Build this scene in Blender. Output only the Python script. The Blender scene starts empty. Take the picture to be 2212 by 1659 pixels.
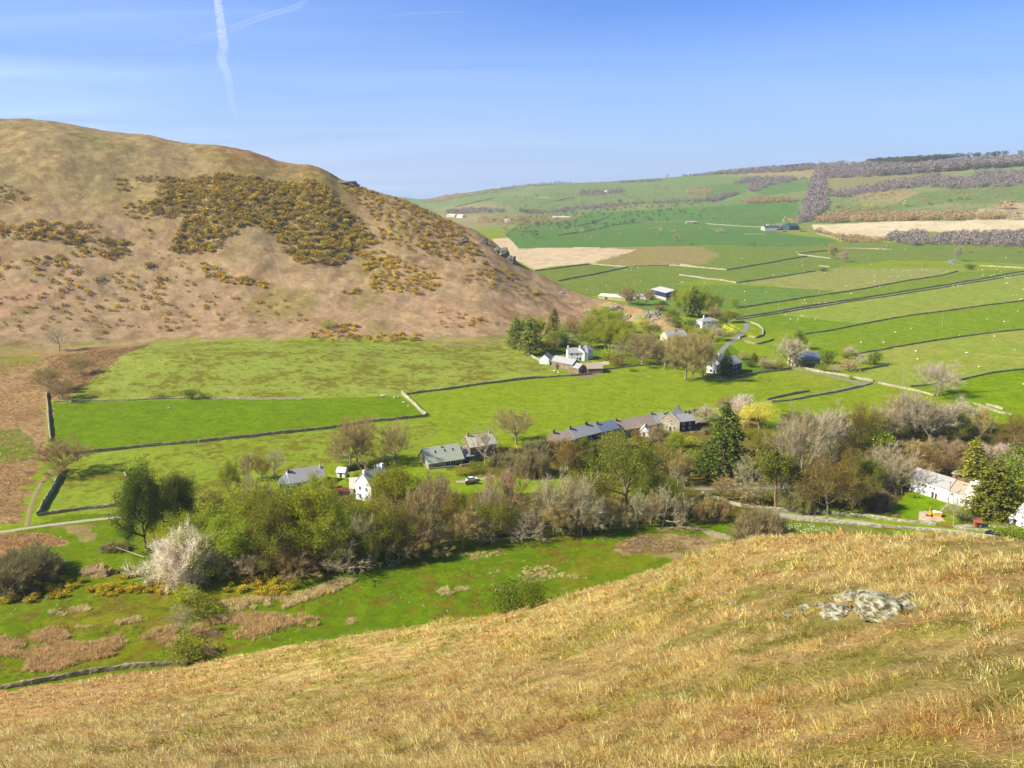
import bpy, bmesh, math, random
import numpy as np
from mathutils import Vector
R=math.radians
random.seed(7); rng=np.random.default_rng(11)
sc=bpy.context.scene
COL=sc.collection
# ------------------------------------------------------------------ camera frame
ZC=105.0; F=1841.0; CX,CY=1106.0,829.5; TH=R(12.7)
CT,ST=math.cos(TH),math.sin(TH)
cam=bpy.data.cameras.new('camera'); co=bpy.data.objects.new('camera',cam); COL.objects.link(co)
co.location=(0,0,ZC); co.rotation_euler=(R(90)-TH,0,0)
cam.sensor_fit='HORIZONTAL'; cam.sensor_width=36; cam.lens=18*F/CX; cam.clip_start=0.2; cam.clip_end=300000
sc.camera=co
def raydir(px,py):
    px=np.asarray(px,float); py=np.asarray(py,float)
    x=px-CX; u=CY-py
    d=np.stack([x,F*CT+u*ST,-F*ST+u*CT],-1)
    return d
def azel(px,py):
    d=raydir(px,py); return np.arctan2(d[...,0],d[...,1]), np.arctan2(d[...,2],np.hypot(d[...,0],d[...,1]))
def proj(p):
    x,y,z=p[0],p[1],p[2]-ZC
    f=y*CT-z*ST; u=y*ST+z*CT
    return CX+F*x/f, CY-F*u/f
# ------------------------------------------------------------------ noise
def _h(ix,iy,s):
    v=(ix.astype(np.int64)*374761393+iy.astype(np.int64)*668265263+s*1274126177)&0xffffffff
    v=((v^(v>>13))*1274126177)&0xffffffff
    v=(v^(v>>16))&0xffffff
    return v/16777215.0
def vn(x,y,s=0):
    ix=np.floor(x); iy=np.floor(y); fx=x-ix; fy=y-iy
    fx=fx*fx*fx*(fx*(fx*6-15)+10); fy=fy*fy*fy*(fy*(fy*6-15)+10)
    a=_h(ix,iy,s); b=_h(ix+1,iy,s); c=_h(ix,iy+1,s); d=_h(ix+1,iy+1,s)
    return (a+(b-a)*fx)*(1-fy)+(c+(d-c)*fx)*fy
def fbm(x,y,L,o=4,s=0):
    t=0; a=1; n=0
    x=np.asarray(x,float)/L; y=np.asarray(y,float)/L
    for k in range(o):
        t=t+a*(vn(x+17.3*k,y-9.1*k,s+k)-.5)*2; n+=a; a*=.5; x=x*2.03+y*.31; y=y*2.03-x*.11
    return t/n
def sst(a,b,x):
    t=np.clip((x-a)/(b-a),0,1); return t*t*(3-2*t)
# ------------------------------------------------------------------ terrain
# near hillside: crest of the slope the viewer stands on
cr=[(-700,1600,200),(-300,1530,190),(0,1492,185),(400,1437,168),(700,1377,138),(900,1347,112),(1060,1322,92),(1250,1277,78),(1400,1232,68),(1600,1170,60),(1750,1158,55),(1900,1153,52),(2212,1167,46),(2600,1210,40)]
cr=np.array(cr,float); cr[:,1]+=np.interp(cr[:,0],[0,900,1400,1700,2600],[7,6,5,5,6]); ca,ce=azel(cr[:,0],cr[:,1]); cR=cr[:,2]; cT=np.tan(-ce)
bt=np.array([(-700,1760,44),(-300,1700,42),(0,1665,38),(600,1665,30),(1106,1665,24),(1700,1665,19),(2212,1665,16),(2600,1700,14)],float)
ba,be=azel(bt[:,0],bt[:,1]); bR=bt[:,2]; bT=np.tan(-be)
# fell
fr=np.array([(-1500,270,1300),(-600,258,1200),(-200,250,1150),(0,256,1100),(60,256,1090),(120,262,1080),(240,284,1050),(320,291,1030),(400,309,1000),(470,313,1000),(540,325,990),(600,347,980),(640,355,970),(665,354,965),(690,361,960),(712,371,950),(728,382,940),(745,390,935),(775,404,920),(870,428,890),(950,466,870),(1030,499,840),(1062,520,820),(1110,560,800),(1150,586,790),(1190,605,780),(1240,630,765),(1290,645,745),(1340,655,725),(1392,668,700),(1431,676,690),(1470,698,680),(1520,740,670),(1700,900,660)],float)
fa,fe=azel(fr[:,0],fr[:,1]); fR=fr[:,2]; fz=ZC+fR*np.tan(fe)
ft=np.array([(-1500,800),(-600,775),(-200,765),(0,762),(300,738),(540,742),(800,738),(1000,738),(1110,737),(1200,722),(1300,700),(1400,697),(1480,700),(1700,700)],float)
fta,fte=azel(ft[:,0],ft[:,1]); ftR=ZC/np.tan(-fte)
# far skyline
fk=np.array([(-1500,430,7500),(600,428,7500),(870,424,7000),(905,432,4200),(960,424,4100),(1010,415,4000),(1100,403,3900),(1200,396,3800),(1300,393,3700),(1400,386,3600),(1500,379,3500),(1600,370,3400),(1770,357,3300),(1900,350,3300),(2050,342,3300),(2212,334,3400),(2600,315,3600),(3600,300,3600)],float)
fka,fke=azel(fk[:,0],fk[:,1]); fkR=fk[:,2]; fkz=ZC+fkR*np.tan(fke)
TB=np.radians(np.arange(-180,180.01,.1))
def table(xa,ya,sg):
    v=np.interp(TB,xa,ya); k=int(sg*10*4)
    w_=np.exp(-.5*(np.arange(-k,k+1)/(sg*10))**2); w_/=w_.sum()
    return np.convolve(np.pad(v,k,mode='edge'),w_,mode='valid')
tcR=table(ca,cR,2.); tcT=table(ca,cT,.7); tr1=table(ba,bR,3.); tT1=table(ba,bT,2.)
tfR=table(fa,fR,2.2); tfe=table(fa,fe,.13); tft=table(fta,ftR,1.6)
tkR=table(fka,fkR,1.5); tke=table(fka,fke,.6)
def comps(x,y,detail=True):
    x=np.asarray(x,float); y=np.asarray(y,float)
    r=np.hypot(x,y)+1e-6; az=np.arctan2(x,y)
    # near slope
    Rc=np.interp(az,TB,tcR); Tc=np.interp(az,TB,tcT); r1=np.interp(az,TB,tr1); T1=np.interp(az,TB,tT1)
    u=np.clip((np.log(r)-np.log(r1))/(np.log(Rc)-np.log(r1)),0,1)
    T=Tc+(T1-Tc)*(1-u)**1.35
    zn=ZC-r*T
    zin=ZC-1.65-(r/r1)*(r1*T1-1.65)
    d=np.maximum(r-Rc,0)
    zc=ZC-Rc*Tc
    zo=zc-Tc*d-(0.9-Tc)*(d-8*(1-np.exp(-d/8)))
    z1=np.where(r<r1,zin,np.where(r<Rc,zn,zo))
    if detail:
        w=sst(8,20,r)*(1-sst(0,25,r-Rc)*.6)
        z1=z1+w*(fbm(x,y,14,3,3)*.30+fbm(x*1.0,y*1.0,2.6,3,5)*.26+fbm(x,y,.9,2,6)*.06)
        # slumped terraces running across the slope
        q=(x*.55+y*.83)+fbm(x,y,9,2,21)*3.0
        z1=z1+w*.12*np.sin(q*0.9)*sst(-.1,.5,fbm(x,y,16,2,22))
    # valley and far land
    zv=np.where(r>700,(r-700)*.02,0.)
    Rk=np.interp(az,TB,tkR); zk=ZC+Rk*np.tan(np.interp(az,TB,tke))
    Rs=1950.; zs=(Rs-700)*.02
    t=np.clip((r-Rs)/(Rk-Rs),0,1)
    zfar=zs+(zk-zs)*(.75*t+.25*t*t*(3-2*t))
    dd=np.maximum(r-Rk,0)
    zfar=zfar-dd*.10
    zv=np.where(r>Rs,zfar,zv)
    zv=np.maximum(zv,-30)
    if detail:
        zv=zv+fbm(x,y,70,3,9)*.7*sst(120,260,r)+sst(900,2000,r)*fbm(x,y,420,3,10)*6*(1-sst(-400,0,r-Rk))
        # moraine humps in the field under the fell
        for (hx,hy,hr,hh) in HUMPS: zv=zv+hh*np.exp(-((x-hx)**2+(y-hy)**2)/(hr*hr))
    # fell
    rf=np.interp(az,TB,tft); rk=np.interp(az,TB,tfR); zk2=ZC+rk*np.tan(np.interp(az,TB,tfe))
    rf=np.minimum(rf,rk-25)
    t=(r-rf)/(rk-rf); tc=np.clip(t,0,1)
    s=.45*tc+.55*tc*tc*(3-2*tc)
    zf=zk2*s+np.minimum(t,0)*25
    d=np.maximum(r-rk,0)
    fall=np.where(az<azel(700,380)[0],.12,.55)
    zf=zf-fall*d
    zf=np.maximum(zf,-40)
    if detail:
        m=sst(.02,.3,t)*(1-sst(.80,.97,t))
        zf=zf+m*(fbm(x,y,110,4,14)*7*np.clip(zk2/120,0.12,1)+fbm(x,y,14,3,15)*.9)+sst(.02,.3,t)*fbm(x,y,9,3,16)*.5
    return z1,zv,zf
HUMPS=[]
def smax(a,b,k):
    h=np.clip(.5+.5*(a-b)/k,0,1); return b+(a-b)*h+k*h*(1-h)
def Hf(x,y):
    a,b,c=comps(x,y)
    return smax(smax(a,b,1.5),c,3.0)
def G(px,py,rmin=14.,rmax=9000.,far=False):
    d=raydir(px,py); h=math.hypot(d[0],d[1]); ux,uy,s=d[0]/h,d[1]/h,d[2]/h
    r=np.exp(np.linspace(math.log(rmin),math.log(rmax),2600))
    z=Hf(ux*r,uy*r); ray=ZC+s*r
    b=np.nonzero(ray<z)[0]
    if len(b)==0:
        q=np.where(r>(1500 if px>850 else 500),ray-z,1e9); i=int(np.argmin(q)); rr=r[i]
    else:
        i=b[0]
        if i==0: rr=r[0]
        else:
            f0=ray[i-1]-z[i-1]; f1=ray[i]-z[i]; rr=r[i-1]+(r[i]-r[i-1])*f0/(f0-f1)
    return np.array([ux*rr,uy*rr,float(Hf(np.array([ux*rr]),np.array([uy*rr]))[0])])
for (hx,hy,rad,hh) in [(450,790,55,5),(700,775,60,4),(250,780,45,4),(190,835,30,2)]:
    p=G(hx,hy); HUMPS.append((p[0],p[1],rad,hh))
# zoom-window helpers used to note down where things stand
ZW={1:(1050.4,576,.27573),2:(1592.6,576,.28002),3:(813.2,813.2,.21446),4:(1219.8,813.2,.24509),5:(1694.2,813.2,.23406),6:(237.2,881,.27573),7:(0,677.7,.27573),8:(0,1016.5,.28594),9:(542.2,1016.5,.337),10:(847.1,305,.30637),11:(1524.8,291.4,.31066),12:(0,237.2,.39828),13:(1558.7,1186,.2451),14:(576,982.7,.12255),15:(1931.4,1016.5,.12684),0:(0,0,1)}
def Z(k,x,y):
    a,b,s=ZW[k]; return a+x*s,b+y*s
def GZ(k,x,y):
    a,b=Z(k,x,y)
    # lane-side points just over the brow belong to the valley, not to the brow
    if a>1500 and 1090<b<1205: return G(a,b,rmin=float(np.interp(azel(a,b)[0],TB,tcR))+9)
    return G(a,b)
# ------------------------------------------------------------------ mesh helpers
def mesh_np(name,V,Fq,mat=None,cols=None,smooth=False,tris=None):
    """V (n,3); Fq (m,4) quads, tris (t,3)"""
    me=bpy.data.meshes.new(name)
    V=np.asarray(V,np.float32)
    nq=0 if Fq is None else len(Fq); nt=0 if tris is None else len(tris)
    loops=[];
    if nq: loops.append(np.asarray(Fq,np.int32).ravel())
    if nt: loops.append(np.asarray(tris,np.int32).ravel())
    L=np.concatenate(loops)
    me.vertices.add(len(V)); me.vertices.foreach_set('co',V.ravel())
    me.loops.add(len(L)); me.loops.foreach_set('vertex_index',L)
    me.polygons.add(nq+nt)
    st=np.concatenate([np.arange(nq)*4,nq*4+np.arange(nt)*3]).astype(np.int32)
    me.polygons.foreach_set('loop_start',st)
    me.polygons.foreach_set('use_smooth',np.full(nq+nt,bool(smooth)))
    me.update(calc_edges=True)
    if cols is not None:
        a=me.color_attributes.new('col','FLOAT_COLOR','POINT')
        c=np.ones((len(V),4),np.float32); c[:,:3]=cols
        a.data.foreach_set('color',c.ravel())
    if mat: me.materials.append(mat)
    return me
def link(name,me,parent=None,loc=None):
    o=bpy.data.objects.new(name,me); COL.objects.link(o)
    if parent is not None: o.parent=parent
    if loc is not None: o.location=loc
    return o
def tag(o,label=None,cat=None,group=None,kind=None):
    if label: o['label']=label
    if cat: o['category']=cat
    if group: o['group']=group
    if kind: o['kind']=kind
    return o
def empty(name,loc,rz=0,s=1):
    o=bpy.data.objects.new(name,None); COL.objects.link(o); o.location=loc; o.rotation_euler=(0,0,rz)
    o.scale=(s,s,s) if not hasattr(s,'__len__') else s
    o.empty_display_size=.1
    return o
class MB:
    def __init__(s): s.v=[]; s.q=[]; s.t=[]
    def quad(s,a,b,c,d):
        n=len(s.v); s.v+=[a,b,c,d]; s.q.append((n,n+1,n+2,n+3))
    def tri(s,a,b,c):
        n=len(s.v); s.v+=[a,b,c]; s.t.append((n,n+1,n+2))
    def box(s,x0,x1,y0,y1,z0,z1):
        n=len(s.v)
        s.v+=[(x0,y0,z0),(x1,y0,z0),(x1,y1,z0),(x0,y1,z0),(x0,y0,z1),(x1,y0,z1),(x1,y1,z1),(x0,y1,z1)]
        s.q+=[(n,n+3,n+2,n+1),(n+4,n+5,n+6,n+7),(n,n+1,n+5,n+4),(n+1,n+2,n+6,n+5),(n+2,n+3,n+7,n+6),(n+3,n,n+4,n+7)]
    def prism(s,pts,y0,y1):
        """polygon pts (x,z) extruded along y"""
        n=len(s.v); m=len(pts)
        s.v+=[(p[0],y0,p[1]) for p in pts]+[(p[0],y1,p[1]) for p in pts]
        for i in range(m):
            j=(i+1)%m; s.q.append((n+i,n+j,n+m+j,n+m+i))
        for k in range(1,m-1):
            s.t.append((n,n+k+1,n+k)); s.t.append((n+m,n+m+k,n+m+k+1))
    def tube(s,p0,p1,r0,r1,k=5,cap=False):
        p0=np.array(p0,float); p1=np.array(p1,float); d=p1-p0; L=np.linalg.norm(d)+1e-9; d/=L
        a=np.cross(d,(0,0,1) if abs(d[2])<.9 else (1,0,0)); a/=np.linalg.norm(a); b=np.cross(d,a)
        n=len(s.v)
        for p,r in ((p0,r0),(p1,r1)):
            for i in range(k):
                t=2*math.pi*i/k; s.v.append(tuple(p+r*(math.cos(t)*a+math.sin(t)*b)))
        for i in range(k):
            j=(i+1)%k; s.q.append((n+i,n+j,n+k+j,n+k+i))
        if cap:
            for i in range(1,k-1): s.t.append((n+k,n+k+i,n+k+i+1))
    def me(s,name,mat,smooth=False,cols=None):
        return mesh_np(name,np.array(s.v,float),s.q if s.q else None,mat,cols,smooth,s.t if s.t else None)
    def build(s,name,mat,parent=None,smooth=False,loc=None):
        return link(name,s.me(name,mat,smooth),parent,loc)
# ------------------------------------------------------------------ materials
def lin(r,g,b):
    f=lambda c:(c/255/12.92 if c/255<=.04045 else ((c/255+.055)/1.055)**2.4)
    return (f(r),f(g),f(b))
def newmat(name):
    m=bpy.data.materials.new(name); m.use_nodes=True; nt=m.node_tree; nt.nodes.clear()
    return m,nt,nt.nodes,nt.links
def mat_plain(name,col,rough=.85,var=.25,scale=1.5,bump=0.,spec=.25,attr=False,trans=0.,objvar=0.,stretch=None,metal=0):
    m,nt,N,Lk=newmat(name)
    out=N.new('ShaderNodeOutputMaterial'); b=N.new('ShaderNodeBsdfPrincipled')
    b.inputs['Roughness'].default_value=rough; b.inputs['Specular IOR Level'].default_value=spec; b.inputs['Metallic'].default_value=metal
    tc=N.new('ShaderNodeTexCoord'); no=N.new('ShaderNodeTexNoise'); no.inputs['Scale'].default_value=scale; no.inputs['Detail'].default_value=5; no.inputs['Roughness'].default_value=.65
    if stretch:
        mp=N.new('ShaderNodeMapping'); mp.inputs['Scale'].default_value=stretch; Lk.new(tc.outputs['Object'],mp.inputs[0]); Lk.new(mp.outputs[0],no.inputs['Vector'])
    else: Lk.new(tc.outputs['Object'],no.inputs['Vector'])
    mr=N.new('ShaderNodeMapRange'); mr.inputs[1].default_value=.25; mr.inputs[2].default_value=.75; mr.inputs[3].default_value=1-var; mr.inputs[4].default_value=1+var
    Lk.new(no.outputs['Fac'],mr.inputs[0])
    mx=N.new('ShaderNodeMix'); mx.data_type='RGBA'; mx.blend_type='MULTIPLY'; mx.inputs[0].default_value=1
    if attr:
        at=N.new('ShaderNodeAttribute'); at.attribute_name='col'
        if col is not None:
            m0=N.new('ShaderNodeMix'); m0.data_type='RGBA'; m0.blend_type='MULTIPLY'; m0.inputs[0].default_value=1
            m0.inputs[7].default_value=(*col,1); Lk.new(at.outputs['Color'],m0.inputs[6]); src=m0.outputs[2]
        else: src=at.outputs['Color']
        Lk.new(src,mx.inputs[6])
    else: mx.inputs[6].default_value=(*col,1)
    Lk.new(mr.outputs[0],mx.inputs[7]); cur=mx.outputs[2]
    if objvar:
        oi=N.new('ShaderNodeObjectInfo'); hs=N.new('ShaderNodeHueSaturation')
        a=N.new('ShaderNodeMapRange'); a.inputs[3].default_value=1-objvar; a.inputs[4].default_value=1+objvar; Lk.new(oi.outputs['Random'],a.inputs[0]); Lk.new(a.outputs[0],hs.inputs['Value'])
        mu=N.new('ShaderNodeMath'); mu.operation='MULTIPLY'; mu.inputs[1].default_value=7.31; fr_=N.new('ShaderNodeMath'); fr_.operation='FRACT'
        Lk.new(oi.outputs['Random'],mu.inputs[0]); Lk.new(mu.outputs[0],fr_.inputs[0])
        c=N.new('ShaderNodeMapRange'); c.inputs[3].default_value=.5-.02; c.inputs[4].default_value=.5+.02; Lk.new(fr_.outputs[0],c.inputs[0]); Lk.new(c.outputs[0],hs.inputs['Hue'])
        Lk.new(cur,hs.inputs['Color']); cur=hs.outputs[0]
    Lk.new(cur,b.inputs['Base Color'])
    if bump:
        bp=N.new('ShaderNodeBump'); bp.inputs['Strength'].default_value=bump; bp.inputs['Distance'].default_value=.1; Lk.new(no.outputs['Fac'],bp.inputs['Height']); Lk.new(bp.outputs[0],b.inputs['Normal'])
    if trans:
        tr=N.new('ShaderNodeBsdfTranslucent'); Lk.new(cur,tr.inputs[0]); ms=N.new('ShaderNodeMixShader'); ms.inputs[0].default_value=trans
        Lk.new(b.outputs[0],ms.inputs[1]); Lk.new(tr.outputs[0],ms.inputs[2]); Lk.new(ms.outputs[0],out.inputs[0])
    else: Lk.new(b.outputs[0],out.inputs[0])
    return m
def mat_stone(name,c1,c2,scale=1.2,mortar=.5):
    """rubble stone: voronoi cells between two tones"""
    m,nt,N,Lk=newmat(name)
    out=N.new('ShaderNodeOutputMaterial'); b=N.new('ShaderNodeBsdfPrincipled'); b.inputs['Roughness'].default_value=.92; b.inputs['Specular IOR Level'].default_value=.2
    tc=N.new('ShaderNodeTexCoord'); mp=N.new('ShaderNodeMapping'); mp.inputs['Scale'].default_value=(1,1,1.8); Lk.new(tc.outputs['Object'],mp.inputs[0])
    v=N.new('ShaderNodeTexVoronoi'); v.inputs['Scale'].default_value=scale; Lk.new(mp.outputs[0],v.inputs['Vector'])
    r=N.new('ShaderNodeMix'); r.data_type='RGBA'; r.inputs[6].default_value=(*c1,1); r.inputs[7].default_value=(*c2,1)
    sp=N.new('ShaderNodeSeparateColor'); Lk.new(v.outputs['Color'],sp.inputs[0]); Lk.new(sp.outputs[0],r.inputs[0])
    v2=N.new('ShaderNodeTexNoise'); v2.inputs['Scale'].default_value=.25; v2.inputs['Detail'].default_value=4; Lk.new(tc.outputs['Object'],v2.inputs['Vector'])
    mr=N.new('ShaderNodeMapRange'); mr.inputs[1].default_value=.3; mr.inputs[2].default_value=.7; mr.inputs[3].default_value=.75; mr.inputs[4].default_value=1.2; Lk.new(v2.outputs[0],mr.inputs[0])
    mx=N.new('ShaderNodeMix'); mx.data_type='RGBA'; mx.blend_type='MULTIPLY'; mx.inputs[0].default_value=1; Lk.new(r.outputs[2],mx.inputs[6]); Lk.new(mr.outputs[0],mx.inputs[7])
    Lk.new(mx.outputs[2],b.inputs['Base Color'])
    bp=N.new('ShaderNodeBump'); bp.inputs['Strength'].default_value=.35; bp.inputs['Distance'].default_value=.06; bp.invert=True; Lk.new(v.outputs['Distance'],bp.inputs['Height']); Lk.new(bp.outputs[0],b.inputs['Normal'])
    Lk.new(b.outputs[0],out.inputs[0]); return m
# ground: colour of the sward comes from the 'col' attribute, broken up by several noises
def mat_ground(name,rough=.95,s1=.35,s2=2.5,v1=.18,v2=.3,bump=.4,bd=.25):
    m,nt,N,Lk=newmat(name)
    out=N.new('ShaderNodeOutputMaterial'); b=N.new('ShaderNodeBsdfPrincipled'); b.inputs['Roughness'].default_value=rough; b.inputs['Specular IOR Level'].default_value=0.
    at=N.new('ShaderNodeAttribute'); at.attribute_name='col'; tc=N.new('ShaderNodeTexCoord'); cur=at.outputs['Color']; fac=None
    for s,v in ((s1,v1),(s2,v2)):
        no=N.new('ShaderNodeTexNoise'); no.inputs['Scale'].default_value=s; no.inputs['Detail'].default_value=5; no.inputs['Roughness'].default_value=.7; Lk.new(tc.outputs['Object'],no.inputs['Vector'])
        mr=N.new('ShaderNodeMapRange'); mr.inputs[1].default_value=.3; mr.inputs[2].default_value=.7; mr.inputs[3].default_value=1-v; mr.inputs[4].default_value=1+v; Lk.new(no.outputs[0],mr.inputs[0])
        mx=N.new('ShaderNodeMix'); mx.data_type='RGBA'; mx.blend_type='MULTIPLY'; mx.inputs[0].default_value=1; Lk.new(cur,mx.inputs[6]); Lk.new(mr.outputs[0],mx.inputs[7]); cur=mx.outputs[2]
    Lk.new(cur,b.inputs['Base Color'])
    if bump:
        bp=N.new('ShaderNodeBump'); bp.inputs['Strength'].default_value=bump; bp.inputs['Distance'].default_value=bd; Lk.new(no.outputs[0],bp.inputs['Height']); Lk.new(bp.outputs[0],b.inputs['Normal'])
    Lk.new(b.outputs[0],out.inputs[0]); return m
EXPO=0.92
K=0.62   # albedo per displayed linear value at this exposure
def A(r,g,b,k=1.): # tone noted from the photo under full sun -> base colour
    if g>=r and g>b:
        e=(g-r)/g; r=r*(1+.35*max(0,e-.2)); g=g*(.87-.12*max(e-.2,0)); b=b*.8
    l=lin(r,g,b); return tuple(min(.82,c*K*k) for c in l)
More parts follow.
